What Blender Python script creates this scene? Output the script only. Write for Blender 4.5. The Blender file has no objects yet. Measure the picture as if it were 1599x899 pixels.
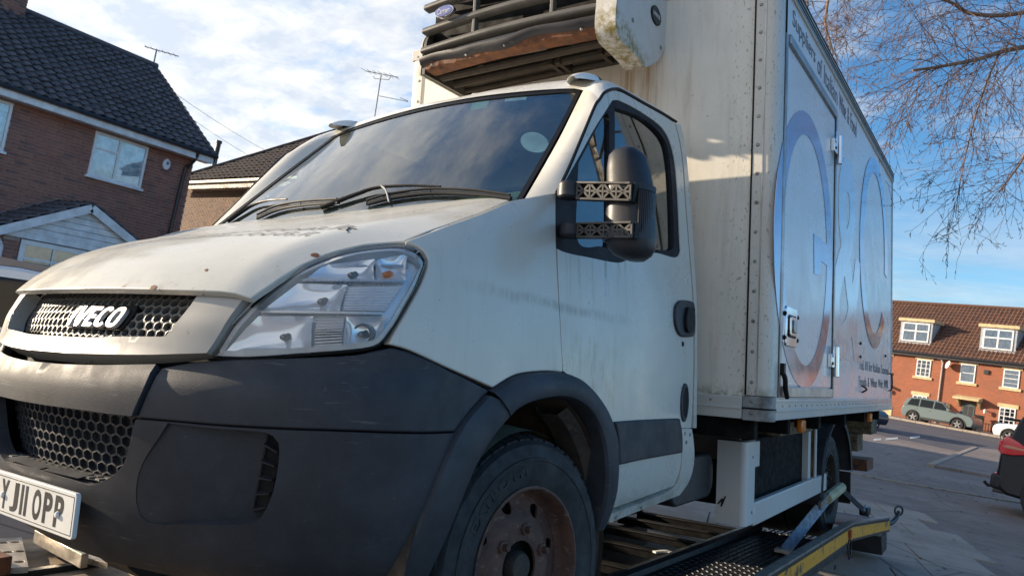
import bpy, bmesh, math, random
import numpy as np
from mathutils import Vector, Matrix
from mathutils.geometry import delaunay_2d_cdt
random.seed(7); rng = np.random.default_rng(7)
SC = bpy.context.scene
COL = SC.collection
V = np.array
# ------------------------------------------------------------------ camera
# The truck stands on a recovery bed, so it has its own frame (x = its left side, y = backwards, z = up from the
# wheels); TW turns it into the world frame (z = up). The camera looks up at the truck's front corner.
YAW, PITCH, ROLL, FPX = 0.60059228, 0.10758825, 0.06230214, 1141.94
CT = V([2.2, -0.975, 1.02])                    # camera in the truck frame
CAMH = 1.5                                     # camera height above the road
def _cam_axes():
    f = V([-math.sin(YAW)*math.cos(PITCH), math.cos(YAW)*math.cos(PITCH), math.sin(PITCH)])
    r0 = V([math.cos(YAW), math.sin(YAW), 0.]); u0 = np.cross(r0, f)
    r = r0*math.cos(ROLL)+u0*math.sin(ROLL); u = -r0*math.sin(ROLL)+u0*math.cos(ROLL)
    return np.array([r, u, f])
CM = _cam_axes()
_up = V([.10517, .03079, 1.]); _up /= np.linalg.norm(_up)
_xw = V([1., 0, 0])-_up*_up[0]; _xw /= np.linalg.norm(_xw)
TW = np.array([_xw, np.cross(_up, _xw), _up])  # truck -> world rotation
def T2W(p): return TW@(V(p, float)-CT)+V([0, 0, CAMH])
cam_d = bpy.data.cameras.new('camera'); cam = bpy.data.objects.new('camera', cam_d); COL.objects.link(cam)
cam_d.sensor_width = 36; cam_d.lens = 36*FPX/1599; cam_d.clip_start = .05; cam_d.clip_end = 3000
_R = (TW@CM.T)
cam.matrix_world = Matrix(((_R[0,0], _R[0,1], -_R[0,2], 0), (_R[1,0], _R[1,1], -_R[1,2], 0),
                           (_R[2,0], _R[2,1], -_R[2,2], CAMH), (0, 0, 0, 1)))
cam_d.dof.use_dof = True; cam_d.dof.focus_distance = 2.6; cam_d.dof.aperture_fstop = 9.0
SC.camera = cam
# ------------------------------------------------------------------ exposure, sky, sun
SC.view_settings.view_transform = 'Standard'; SC.view_settings.look = 'None'
SC.view_settings.exposure = 0.80; SC.view_settings.gamma = 1; SC.view_settings.use_curve_mapping = False
SUN = V([-.931, -.293, .217]); SUN /= np.linalg.norm(SUN)
SUN_EL = math.asin(SUN[2])
world = bpy.data.worlds.new('World'); SC.world = world; world.use_nodes = True
def build_sky():
    nt = world.node_tree; nt.nodes.clear(); N = nt.nodes.new; L = nt.links.new
    out = N('ShaderNodeOutputWorld')
    sky = N('ShaderNodeTexSky'); sky.sky_type = 'NISHITA'; sky.sun_disc = False
    sky.sun_elevation = SUN_EL; sky.sun_rotation = math.atan2(SUN[0], SUN[1])
    sky.altitude = 50; sky.air_density = 1.0; sky.dust_density = .35; sky.ozone_density = 3.0
    bg = N('ShaderNodeBackground'); bg.inputs[1].default_value = .15
    hs = N('ShaderNodeHueSaturation'); hs.inputs['Saturation'].default_value = 1.2; hs.inputs['Value'].default_value = .98
    L(sky.outputs[0], hs.inputs['Color']); L(hs.outputs[0], bg.inputs[0])
    tc = N('ShaderNodeTexCoord'); sep = N('ShaderNodeSeparateXYZ'); L(tc.outputs['Generated'], sep.inputs[0])
    def m(op, a, b=None, c=None):
        n = N('ShaderNodeMath'); n.operation = op
        for i, v in enumerate((a, b, c)):
            if v is None: continue
            if isinstance(v, (int, float)): n.inputs[i].default_value = v
            else: L(v, n.inputs[i])
        return n.outputs[0]
    zz = m('ADD', m('MAXIMUM', sep.outputs[2], 0.0), .16)
    comb = N('ShaderNodeCombineXYZ')
    L(m('DIVIDE', sep.outputs[0], zz), comb.inputs[0]); L(m('DIVIDE', sep.outputs[1], zz), comb.inputs[1])
    def noise(scale, det, rough, dist=0, vec=None, off=0):
        mp = N('ShaderNodeMapping'); mp.inputs['Location'].default_value = (off, off*.7, off*.3)
        mp.inputs['Rotation'].default_value = (0, 0, .5); mp.inputs['Scale'].default_value = (1, 1.35, 1)
        L(comb.outputs[0], mp.inputs[0])
        n = N('ShaderNodeTexNoise'); n.inputs['Scale'].default_value = scale; n.inputs['Detail'].default_value = det
        n.inputs['Roughness'].default_value = rough; n.inputs['Distortion'].default_value = dist
        L(mp.outputs[0], n.inputs['Vector']); return n.outputs['Fac']
    big = noise(.55, 3, .5, .2, off=3.1); small = noise(4.4, 6, .62, .30, off=1.7); wisp = noise(1.1, 7, .6, .8, off=8.3)
    # more cloud towards -x (the sun's side), open blue towards +x +y, thin bank low down
    side = m('ADD', m('MULTIPLY', sep.outputs[0], -.72), m('MULTIPLY', sep.outputs[1], -.42))
    cover = m('ADD', m('ADD', m('MULTIPLY', small, .95), m('MULTIPLY', big, .55)), m('MULTIPLY', side, .55))
    cover = m('ADD', cover, m('MULTIPLY', wisp, .25))
    hi = N('ShaderNodeMapRange'); hi.interpolation_type = 'SMOOTHSTEP'; hi.inputs['From Min'].default_value = .48; hi.inputs['From Max'].default_value = .90; hi.inputs['To Max'].default_value = .34; L(sep.outputs[2], hi.inputs[0])
    cover = m('SUBTRACT', cover, hi.outputs[0])
    mr = N('ShaderNodeMapRange'); mr.interpolation_type = 'SMOOTHSTEP'
    mr.inputs['From Min'].default_value = .66; mr.inputs['From Max'].default_value = 1.12
    L(cover, mr.inputs[0])
    low = N('ShaderNodeMapRange'); low.interpolation_type = 'SMOOTHSTEP'
    low.inputs['From Min'].default_value = .34; low.inputs['From Max'].default_value = .02
    L(sep.outputs[2], low.inputs[0])
    bank = N('ShaderNodeMapRange'); bank.interpolation_type = 'SMOOTHSTEP'
    bank.inputs['From Min'].default_value = .30; bank.inputs['From Max'].default_value = .72; L(wisp, bank.inputs[0])
    hz = N('ShaderNodeMapRange'); hz.interpolation_type = 'SMOOTHSTEP'; hz.inputs['From Min'].default_value = .16; hz.inputs['From Max'].default_value = .0; L(sep.outputs[2], hz.inputs[0])
    a = m('MAXIMUM', m('MULTIPLY', mr.outputs[0], .93), m('MAXIMUM', m('MULTIPLY', m('MULTIPLY', low.outputs[0], bank.outputs[0]), .85), m('MULTIPLY', hz.outputs[0], .8)))
    ramp = N('ShaderNodeValToRGB'); ramp.color_ramp.elements[0].position = .38; ramp.color_ramp.elements[1].position = .66
    ramp.color_ramp.elements[0].color = (.62, .67, .75, 1); ramp.color_ramp.elements[1].color = (1.0, .975, .93, 1)
    L(noise(4.6, 6, .62, .25, off=5.5), ramp.inputs[0])
    cb = N('ShaderNodeBackground'); L(ramp.outputs[0], cb.inputs[0])
    glow = m('MULTIPLY_ADD', m('MAXIMUM', m('ADD', m('MULTIPLY', sep.outputs[0], SUN[0]*.95), m('ADD', m('MULTIPLY', sep.outputs[1], SUN[1]*.95), m('MULTIPLY', sep.outputs[2], SUN[2]*.95))), 0.), .30, .54)
    L(glow, cb.inputs[1])
    mix = N('ShaderNodeMixShader'); L(a, mix.inputs[0]); L(bg.outputs[0], mix.inputs[1]); L(cb.outputs[0], mix.inputs[2])
    L(mix.outputs[0], out.inputs[0])
build_sky()
sun_d = bpy.data.lights.new('sun', 'SUN'); sun = bpy.data.objects.new('sun', sun_d); COL.objects.link(sun)
sun_d.energy = 5.0; sun_d.angle = math.radians(.53); sun_d.color = (1.0, .83, .62)
sun.rotation_euler = Vector(SUN).to_track_quat('Z', 'Y').to_euler(); sun.location = (-20, -4, 12)

# ------------------------------------------------------------------ pixel rays (photo pixels, 1599 wide) for measuring
def ray_t(p):
    return CM.T@V([(p[0]-799.5)/FPX, -(p[1]-449.5)/FPX, 1.])
def at(p, depth):                              # world point seen at a photo pixel, at a depth along the view axis
    return TW@ray_t(p)*depth+V([0, 0, CAMH])
def hit(p, g, t0=.4, t1=9., n=260):            # first crossing of g(P)=0 along a ray in the truck frame
    d = ray_t(p); ts = np.linspace(t0, t1, n); a = ts[0]; ga = g(CT+d*a)
    for t in ts[1:]:
        gb = g(CT+d*t)
        if ga > 0 >= gb:
            b = t
            for _ in range(40):
                mth = (a+b)/2
                if g(CT+d*mth) > 0: a = mth
                else: b = mth
            return CT+d*b
        a, ga = t, gb
    raise ValueError('no hit %s' % (p,))
def on_x(p, x):
    d = ray_t(p); return CT+d*((x-CT[0])/d[0])
def on_y(p, y):
    d = ray_t(p); return CT+d*((y-CT[1])/d[1])
def on_z(p, z):
    d = ray_t(p); return CT+d*((z-CT[2])/d[2])

# ------------------------------------------------------------------ materials
MATS = {}
class NT:
    def __init__(s, name):
        s.m = bpy.data.materials.new(name); s.m.use_nodes = True; s.t = s.m.node_tree
        s.b = s.t.nodes['Principled BSDF']; s.o = s.t.nodes['Material Output']; MATS[name] = s.m; s._c = None
    def n(s, typ): return s.t.nodes.new(typ)
    def l(s, a, b): s.t.links.new(a, b)
    def set(s, **k):
        for key, v in k.items():
            i = s.b.inputs[key.replace('_', ' ')]
            if hasattr(v, 'links') or isinstance(v, bpy.types.NodeSocket): s.l(v, i)
            else: i.default_value = (*v, 1) if isinstance(v, tuple) and len(v) == 3 else v
        return s
    def co(s, kind='Object'):
        if s._c is None: s._c = s.n('ShaderNodeTexCoord')
        return s._c.outputs[kind]
    def mapped(s, scale=(1, 1, 1), rot=(0, 0, 0), loc=(0, 0, 0), src=None):
        mp = s.n('ShaderNodeMapping'); mp.inputs['Scale'].default_value = scale; mp.inputs['Rotation'].default_value = rot
        mp.inputs['Location'].default_value = loc; s.l(src or s.co(), mp.inputs[0]); return mp.outputs[0]
    def noise(s, scale, detail=5, rough=.6, stretch=(1, 1, 1), dist=0, loc=(0, 0, 0), out='Fac'):
        n = s.n('ShaderNodeTexNoise'); n.inputs['Scale'].default_value = scale; n.inputs['Detail'].default_value = detail
        n.inputs['Roughness'].default_value = rough; n.inputs['Distortion'].default_value = dist
        s.l(s.mapped(stretch, loc=loc), n.inputs['Vector']); return n.outputs[out]
    def vor(s, scale, stretch=(1, 1, 1), feat='F1', out='Distance'):
        n = s.n('ShaderNodeTexVoronoi'); n.feature = feat; n.inputs['Scale'].default_value = scale
        s.l(s.mapped(stretch), n.inputs['Vector']); return n.outputs[out]
    def sep(s, src=None):
        q = s.n('ShaderNodeSeparateXYZ'); s.l(src or s.co(), q.inputs[0]); return q.outputs
    def mth(s, op, a, b=None, c=None):
        n = s.n('ShaderNodeMath'); n.operation = op
        for i, v in enumerate((a, b, c)):
            if v is None: continue
            if isinstance(v, (int, float)): n.inputs[i].default_value = v
            else: s.l(v, n.inputs[i])
        return n.outputs[0]
    def mr(s, x, a, b, c=0., d=1., smooth=True):
        n = s.n('ShaderNodeMapRange'); n.interpolation_type = 'SMOOTHSTEP' if smooth else 'LINEAR'
        n.inputs['From Min'].default_value = a; n.inputs['From Max'].default_value = b
        n.inputs['To Min'].default_value = c; n.inputs['To Max'].default_value = d
        s.l(x, n.inputs[0]); return n.outputs[0]
    def band(s, x, a, b, f):                    # 1 inside [a,b], soft edges f
        return s.mth('MULTIPLY', s.mr(x, a-f, a+f), s.mr(x, b+f, b-f))
    def mix(s, fac, a, b, mode='MIX'):
        n = s.n('ShaderNodeMix'); n.data_type = 'RGBA'; n.blend_type = mode
        for sock, v in ((n.inputs[0], fac), (n.inputs[6], a), (n.inputs[7], b)):
            if isinstance(v, (int, float)): sock.default_value = v
            elif isinstance(v, tuple): sock.default_value = (*v, 1) if len(v) == 3 else v
            else: s.l(v, sock)
        return n.outputs[2]
    def bump(s, h, strength=.3, dist=.01):
        n = s.n('ShaderNodeBump'); n.inputs['Strength'].default_value = strength; n.inputs['Distance'].default_value = dist
        s.l(h, n.inputs['Height']); s.l(n.outputs[0], s.b.inputs['Normal'])
    def rnd(s):                                 # one random number per piece, whether an object or a loose island
        g = s.n('ShaderNodeNewGeometry'); o = s.n('ShaderNodeObjectInfo')
        return s.mth('FRACT', s.mth('ADD', g.outputs['Random Per Island'], s.mth('MULTIPLY', o.outputs['Random'], 7.31)))
def simple(name, col, rough=.5, metal=0., var=.12, vscale=6., bump=0., bscale=60., spec=.5, coat=0.):
    k = NT(name)
    f = k.noise(vscale, 5, .65)
    dark = tuple(c*(1-var*2) for c in col); light = tuple(min(1, c*(1+var)) for c in col)
    k.set(Base_Color=k.mix(k.mr(f, .3, .7), dark, light), Metallic=metal, Specular_IOR_Level=spec)
    k.set(Roughness=k.mr(k.noise(vscale*2.3, 4), .3, .7, max(.02, rough*.85), min(1, rough*1.15)))
    if coat: k.set(Coat_Weight=coat, Coat_Roughness=.08)
    if bump: k.bump(k.noise(bscale, 3), bump, .004)
    return k.m
def paint_mat(name, base=(.72, .71, .67), kind='plain', rough=.3):
    k = NT(name); x, y, z = k.sep()
    grime = k.mr(k.noise(2.2, 8, .68), .42, .78)
    streak = k.mr(k.noise(9., 5, .7, (1.6, 3.2, .22)), .52, .80)
    c = k.mix(k.mth('MULTIPLY', grime, .35), base, (.50, .49, .42))
    c = k.mix(k.mth('MULTIPLY', streak, .30), c, (.36, .33, .25))
    spots = k.mr(k.noise(48., 2, .5), .735, .765)
    c = k.mix(k.mth('MULTIPLY', spots, .55), c, (.22, .17, .10))
    if kind == 'side':
        wob = k.mth('MULTIPLY', k.mth('SUBTRACT', k.noise(3., 3), .5), .05)
        zz = k.mth('ADD', z, wob)
        sm = k.band(k.mth('ADD', zz, k.mth('MULTIPLY', y, .018)), 1.232, 1.262, .012)
        sm = k.mth('MULTIPLY', sm, k.band(y, .70, 1.55, .26))
        sm = k.mth('MULTIPLY', sm, k.mr(k.noise(70., 4, .7, (1, 1, .15)), .30, .62))
        c = k.mix(k.mth('MULTIPLY', sm, .62), c, (.28, .23, .16))
        alg = k.mth('MULTIPLY', k.band(y, 1.10, 1.62, .06), k.mr(z, 1.12, 1.43))
        alg = k.mth('MULTIPLY', alg, k.mr(k.noise(16., 4, .7, (1, 2.2, .16)), .50, .74))
        c = k.mix(k.mth('MULTIPLY', alg, .75), c, (.20, .21, .09))
        arch = k.mth('MULTIPLY', k.band(y, 1.05, 1.50, .12), k.band(z, .84, 1.14, .07))
        arch = k.mth('MULTIPLY', arch, k.mr(k.noise(13., 6, .7, (1, 1.8, .6)), .44, .72))
        c = k.mix(k.mth('MULTIPLY', arch, .62), c, (.27, .28, .14))
        low = k.mth('MULTIPLY', k.mr(z, .62, .50), k.mr(k.noise(18., 6, .7), .35, .62))
        c = k.mix(k.mth('MULTIPLY', low, .55), c, (.26, .22, .15))
    if kind == 'hood':
        lip = k.mth('MULTIPLY', k.mr(z, 1.20, 1.150), k.mr(k.noise(20., 5, .7, (1, .5, 1)), .58, .66))
        c = k.mix(lip, c, (.20, .085, .03))
        dots = k.mr(k.noise(15., 3, .55, loc=(3, 1, 0)), .735, .75)
        c = k.mix(k.mth('MULTIPLY', dots, .9), c, (.25, .13, .05))
    if kind == 'roof':
        rt = k.mth('MULTIPLY', k.mr(k.noise(6., 6, .7), .5, .7), .5)
        c = k.mix(rt, c, (.42, .36, .24))
    if kind == 'box':
        speck = k.mr(k.noise(90., 2, .5, (1, 1, .45)), .62, .70)
        edge = k.mth('MULTIPLY', k.mr(x, .93, 1.15), speck)
        c = k.mix(k.mth('MULTIPLY', edge, .62), c, (.20, .18, .12))
        st = k.mr(k.noise(11., 6, .7, (1, 1, .10)), .50, .75)
        c = k.mix(k.mth('MULTIPLY', st, .38), c, (.42, .35, .22))
        rust = k.mth('MULTIPLY', k.band(x, .42, .66, .05), k.band(z, 2.15, 2.78, .14))
        rust = k.mth('MULTIPLY', rust, k.mr(k.noise(14., 5, .7, (1.5, 1, .07)), .40, .68))
        c = k.mix(k.mth('MULTIPLY', rust, .8), c, (.40, .22, .07))
        gr = k.mth('MULTIPLY', k.mr(z, 1.02, .93), k.mr(k.noise(24., 6, .7), .38, .6))
        c = k.mix(k.mth('MULTIPLY', gr, .8), c, (.13, .14, .06))
    k.set(Base_Color=c, Roughness=k.mr(k.noise(5., 6, .7), .3, .75, rough*.75, rough*1.6), Specular_IOR_Level=.5)
    if kind != 'box': k.set(Coat_Weight=.35, Coat_Roughness=.12)
    k.bump(k.noise(3.2, 3, .5), .05, .02)
    return k.m
def plastic_mat(name, base=(.027, .029, .035), rough=.56, scr=.5, spec=.38):
    k = NT(name)
    f = k.mr(k.noise(3., 7, .7), .35, .7)
    c = k.mix(f, base, tuple(b*1.5+.006 for b in base))
    c = k.mix(k.mth('MULTIPLY', k.mr(k.noise(1.7, 8, .72, dist=.6), .50, .72), .55*scr), c, (.075, .075, .077))
    s1 = k.mr(k.noise(26., 4, .6, (.35, .35, 4.5), dist=.4), .62, .69)
    s1 = k.mth('MULTIPLY', s1, k.mr(k.noise(2.3, 2), .44, .58))
    c = k.mix(k.mth('MULTIPLY', s1, scr), c, (.16, .16, .16))
    dust = k.mr(k.noise(60., 2), .70, .74)
    c = k.mix(k.mth('MULTIPLY', dust, .35*scr), c, (.18, .17, .15))
    k.set(Base_Color=c, Roughness=k.mr(k.noise(9., 5), .3, .7, rough*.85, rough*1.2), Specular_IOR_Level=spec)
    k.bump(k.noise(330., 2), .35, .0015)
    return k.m
def rust_mat(name, base=(.10, .045, .035), mixc=(.20, .10, .07), hi=(.33, .22, .15), rough=.75, metal=.1):
    k = NT(name)
    c = k.mix(k.mr(k.noise(14., 6, .7), .35, .65), base, mixc)
    c = k.mix(k.mth('MULTIPLY', k.mr(k.noise(26., 6, .7, (1, 1, 1.8)), .56, .68), .75), c, hi)
    c = k.mix(k.mr(k.noise(9., 5, .7, loc=(4, 4, 4)), .60, .70), c, (.03, .025, .028))
    k.set(Base_Color=c, Roughness=rough, Metallic=metal); k.bump(k.noise(90., 4), .35, .004)
    return k.m
def glass_mat(name, tint=(.62, .72, .68), f0=.055, mult=1.5, dirt=.0, rough=.0):
    k = NT(name); k.t.nodes.remove(k.b)
    tr = k.n('ShaderNodeBsdfTransparent'); tr.inputs[0].default_value = (*tint, 1)
    gl = k.n('ShaderNodeBsdfGlossy'); gl.inputs['Roughness'].default_value = rough; gl.inputs[0].default_value = (1, 1, 1, 1)
    fr = k.n('ShaderNodeFresnel'); fr.inputs[0].default_value = 1.5
    fac = k.mth('MINIMUM', k.mth('MULTIPLY', k.mth('ADD', fr.outputs[0], f0-.04), mult), 1.)
    mx = k.n('ShaderNodeMixShader'); k.l(fac, mx.inputs[0]); k.l(tr.outputs[0], mx.inputs[1]); k.l(gl.outputs[0], mx.inputs[2])
    if dirt:
        df = k.n('ShaderNodeBsdfDiffuse'); df.inputs[0].default_value = (.40, .45, .38, 1)
        d = k.mth('MULTIPLY_ADD', k.mr(k.noise(70., 4, .7), .45, .75), dirt*.7, dirt*.3)
        d = k.mth('MULTIPLY', d, k.mr(k.noise(3., 4), .3, .7, .35, 1.))
        m2 = k.n('ShaderNodeMixShader'); k.l(d, m2.inputs[0]); k.l(mx.outputs[0], m2.inputs[1]); k.l(df.outputs[0], m2.inputs[2]); mx = m2
    k.l(mx.outputs[0], k.o.inputs[0])
    return k.m
M = dict(
    paint=paint_mat('white_paint', (.63, .60, .525)), side=paint_mat('white_side_paint', (.61, .58, .505), kind='side'), hood=paint_mat('white_hood_paint', (.58, .56, .49), kind='hood'),
    roofp=paint_mat('white_roof_paint', kind='roof'), box=paint_mat('box_panel', (.80, .76, .67), 'box', .42),
    boxside=paint_mat('box_side_panel', (.74, .73, .72), 'plain', .30), surround=paint_mat('grille_surround_paint', (.36, .335, .295), 'plain', .34),
    plastic=plastic_mat('dark_plastic'), plastic2=plastic_mat('smooth_dark_plastic', (.022, .022, .026), .42, .25),
    grey=plastic_mat('grey_plastic', (.13, .125, .115), .4, .2), black=simple('black_rubber', (.012, .012, .013), .6),
    seal=simple('rubber_seal', (.010, .010, .011), .5, spec=.18), void=simple('dark_cavity', (.006, .006, .006), .9),
    chrome=simple('chrome', (.80, .81, .83), .12, 1., .05), satin=simple('satin_chrome', (.60, .60, .60), .26, .45, .03), bowl=simple('lamp_bowl', (.93, .95, .99), .13, .42, .02), rail=paint_mat('rail_paint', (.56, .545, .50), 'plain', .4), silver=simple('lamp_silver', (.92, .95, .99), .2, .18, .02), mattep=plastic_mat('matte_black_plastic', (.018, .018, .021), .6, .2, .12), alu=simple('dull_aluminium', (.40, .40, .40), .38, .9, .15),  # lamp_bowl, lamp_silver: sky reflection put into the base as faint blue
    steel=simple('worn_steel', (.30, .29, .27), .45, .8, .2, 12.), tyre=simple('tyre_rubber', (.022, .022, .023), .72, 0, .25, 9., .25, 160.),
    rust=rust_mat('rusty_wheel', (.078, .037, .028), (.125, .062, .042), (.22, .15, .10)), rust2=rust_mat('rusty_lip', (.10, .04, .022), (.20, .075, .03), (.05, .03, .022)),
    dirtmetal=rust_mat('dirty_chassis', (.030, .026, .022), (.055, .042, .03), (.09, .06, .035), .7, .2),
    liner=rust_mat('dirty_liner', (.035, .028, .022), (.07, .052, .036), (.12, .09, .06), .9, 0.),
    glass=glass_mat('windscreen_glass', (.80, .93, .86), .075, 1.3, .075), sideglass=glass_mat('side_glass', (.58, .66, .62), .07, 1.5, .02),
    lens=glass_mat('lamp_lens', (.97, .98, .99), .04, 1.1, .03), dash=simple('dashboard_plastic', (.13, .14, .14), .6),
    seat=simple('seat_fabric', (.07, .08, .10), .9, bump=.4, bscale=300.), trim=simple('grey_trim', (.36, .37, .36), .7),
    hivis=simple('pale_yellow_cloth', (.50, .55, .22), .8), amber=simple('amber_lens', (.80, .22, .02), .25, coat=.5),
    white=simple('white_plastic', (.74, .74, .72), .4), plate=simple('plate_white', (.74, .74, .71), .35, 0, .04),
    ink=simple('black_ink', (.012, .012, .014), .5), greyink=simple('grey_print', (.14, .13, .14), .5), hoodink=simple('faded_print', (.34, .33, .31), .6, 0, .4, 40.),
    badgeblue=simple('badge_blue', (.14, .17, .42), .35), green=simple('sticker_green', (.25, .55, .36), .5), sticker=simple('sticker_white', (.80, .86, .83), .5),
    foil=simple('blue_mirror_vinyl', (.36, .45, .62), .13, .85, .05), foil2=simple('pale_mirror_vinyl', (.66, .73, .80), .2, .6, .05), foil3=simple('grey_vinyl', (.50, .53, .58), .3, .5, .05),
    bed=simple('bed_black_paint', (.018, .018, .020), .42, 0, .3, 8., .2, 120.), tread=simple('treadplate_steel', (.030, .030, .033), .5, .3, .3, 9.),
    stud=simple('worn_treads', (.055, .055, .06), .55, .2, .25, 20.), tan=simple('sandy_deck', (.30, .22, .14), .85, 0, .25, 5., .3, 90.),
    strap=simple('grey_blue_webbing', (.26, .31, .38), .8, 0, .2, 30.), strapk=simple('black_webbing', (.02, .02, .022), .85), pale=simple('pale_yellow_rubber', (.48, .44, .27), .7),
    barblack=simple('flaking_black_and_shade', (.012, .012, .012), .8, 0, .3, 14., spec=.12), timber=simple('weathered_timber', (.17, .125, .07), .85, 0, .35, 14.), unitplastic=plastic_mat('louvre_plastic', (.10, .095, .085), .42, .3),
)
def yellow_mat():
    k = NT('yellow_rail_paint'); w = k.mr(k.noise(7., 7, .75), .52, .62)
    c = k.mix(w, (.78, .34, .012), (.10, .07, .04)); c = k.mix(k.mr(k.noise(30., 4), .62, .70), c, (.05, .04, .03))
    k.set(Base_Color=c, Roughness=.5); return k.m
M['yellow'] = yellow_mat()

# ------------------------------------------------------------------ mesh helpers
def tag(o, label=None, cat=None, group=None, kind=None):
    if label: o['label'] = label
    if cat: o['category'] = cat
    if group: o['group'] = group
    if kind: o['kind'] = kind
    return o
def empty(name, loc=(0, 0, 0), rot=None, label=None, cat=None, group=None):
    o = bpy.data.objects.new(name, None); COL.objects.link(o); o.empty_display_size = .2
    mt = rot.to_4x4() if rot is not None else Matrix.Identity(4); mt.translation = Vector(loc); o.matrix_world = mt
    return tag(o, label, cat, group)
def mesh(name, v, f, mat, parent=None, sharp=35., bevel=0., seg=2, kind=None, smooth=True):
    me = bpy.data.meshes.new(name); me.from_pydata([tuple(map(float, p)) for p in v], [], [tuple(int(i) for i in q) for q in f]); me.update()
    o = bpy.data.objects.new(name, me); COL.objects.link(o)
    for m_ in (mat if isinstance(mat, (list, tuple)) else [mat]): me.materials.append(m_)
    if smooth:
        me.polygons.foreach_set('use_smooth', [True]*len(me.polygons))
        if sharp < 179: me.set_sharp_from_angle(angle=math.radians(sharp))
    if parent is not None: o.parent = parent
    if bevel:
        b = o.modifiers.new('edge', 'BEVEL'); b.width = bevel; b.segments = seg; b.limit_method = 'ANGLE'; b.angle_limit = math.radians(40)
        b.harden_normals = False; b.use_clamp_overlap = True
    if kind: o['kind'] = kind
    return o
def mirror_x(o, parent=None):                  # the same panel on the truck's other side
    v = [(-p.co.x, p.co.y, p.co.z) for p in o.data.vertices]; f = [tuple(reversed(q.vertices)) for q in o.data.polygons]
    c = mesh(o.name.split('.')[0], v, f, o.data.materials[0], parent or o.parent)
    for md in o.modifiers:
        if md.type == 'BEVEL':
            b = c.modifiers.new('edge', 'BEVEL'); b.width = md.width; b.segments = md.segments; b.limit_method = 'ANGLE'; b.angle_limit = md.angle_limit
    return c
class MB:
    def __init__(s): s.v = []; s.f = []
    def add(s, v, f):
        k = len(s.v); s.v += [tuple(map(float, p)) for p in v]; s.f += [tuple(i+k for i in q) for q in f]; return s
    def box(s, lo, hi, fn=None):
        x0, y0, z0 = lo; x1, y1, z1 = hi
        v = [(x0, y0, z0), (x1, y0, z0), (x1, y1, z0), (x0, y1, z0), (x0, y0, z1), (x1, y0, z1), (x1, y1, z1), (x0, y1, z1)]
        if fn: v = [fn(*p) for p in v]
        return s.add(v, [(0, 3, 2, 1), (4, 5, 6, 7), (0, 1, 5, 4), (1, 2, 6, 5), (2, 3, 7, 6), (3, 0, 4, 7)])
    def bar(s, a, b, w, h, up=(0, 0, 1)):       # a straight bar of section w x h
        a, b = V(a, float), V(b, float); d = b-a; d /= np.linalg.norm(d); sd = np.cross(d, V(up, float)); sd /= np.linalg.norm(sd); u = np.cross(sd, d)
        v = [q+sd*i*w/2+u*j*h/2 for q in (a, b) for i, j in ((-1, -1), (1, -1), (1, 1), (-1, 1))]
        return s.add(v, [(0, 1, 2, 3), (7, 6, 5, 4), (0, 4, 5, 1), (1, 5, 6, 2), (2, 6, 7, 3), (3, 7, 4, 0)])
    def tube(s, pts, r, n=8, cap=True):
        pts = [V(p, float) for p in pts]; rs = r if isinstance(r, (list, tuple, np.ndarray)) else [r]*len(pts)
        base = len(s.v); ref = None
        for i, p in enumerate(pts):
            d = pts[min(i+1, len(pts)-1)]-pts[max(i-1, 0)]; d = d/(np.linalg.norm(d)+1e-12)
            if ref is None:
                ref = V([0, 0, 1.]) if abs(d[2]) < .9 else V([1., 0, 0])
            a = np.cross(d, ref); a /= (np.linalg.norm(a)+1e-12); b = np.cross(a, d); ref = b
            for k in range(n):
                t = 2*math.pi*k/n; s.v.append(tuple(p+(a*math.cos(t)+b*math.sin(t))*rs[i]))
        for i in range(len(pts)-1):
            for k in range(n):
                q = base+i*n; s.f.append((q+k, q+(k+1) % n, q+n+(k+1) % n, q+n+k))
        if cap:
            s.f.append(tuple(base+k for k in range(n))[::-1]); s.f.append(tuple(base+(len(pts)-1)*n+k for k in range(n)))
        return s
    def lathe(s, prof, c, axis, n=32, arc=None, close=False):   # prof = [(radius, distance along axis)]
        c = V(c, float); w = V(axis, float); w /= np.linalg.norm(w)
        a = np.cross(w, V([0, 0, 1.]) if abs(w[2]) < .9 else V([1., 0, 0])); a /= np.linalg.norm(a); b = np.cross(w, a)
        t0, t1 = arc or (0, 2*math.pi); full = arc is None; m_ = n if full else n+1; base = len(s.v); k = len(prof)
        for i in range(m_):
            t = t0+(t1-t0)*i/n; d = a*math.cos(t)+b*math.sin(t)
            for r, h in prof: s.v.append(tuple(c+d*r+w*h))
        for i in range(n):
            i2 = (i+1) % m_
            for j in range(k-1):
                s.f.append((base+i*k+j, base+i2*k+j, base+i2*k+j+1, base+i*k+j+1))
        return s
    def prism(s, poly, fn, d0, d1):             # 2D outline, fn(u,v,depth) -> point
        n = len(poly); v = [fn(u, w, d0) for u, w in poly]+[fn(u, w, d1) for u, w in poly]
        f = [tuple(range(n))[::-1], tuple(range(n, 2*n))]+[(i, (i+1) % n, n+(i+1) % n, n+i) for i in range(n)]
        return s.add(v, f)
    def grid(s, P, flip=False):                 # P[i][j] points
        r, c = len(P), len(P[0]); base = len(s.v)
        for row in P: s.v += [tuple(map(float, p)) for p in row]
        for i in range(r-1):
            for j in range(c-1):
                q = (base+i*c+j, base+i*c+j+1, base+(i+1)*c+j+1, base+(i+1)*c+j); s.f.append(q[::-1] if flip else q)
        return s
    def out(s, name, mat, parent=None, **k): return mesh(name, s.v, s.f, mat, parent, **k)
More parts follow.
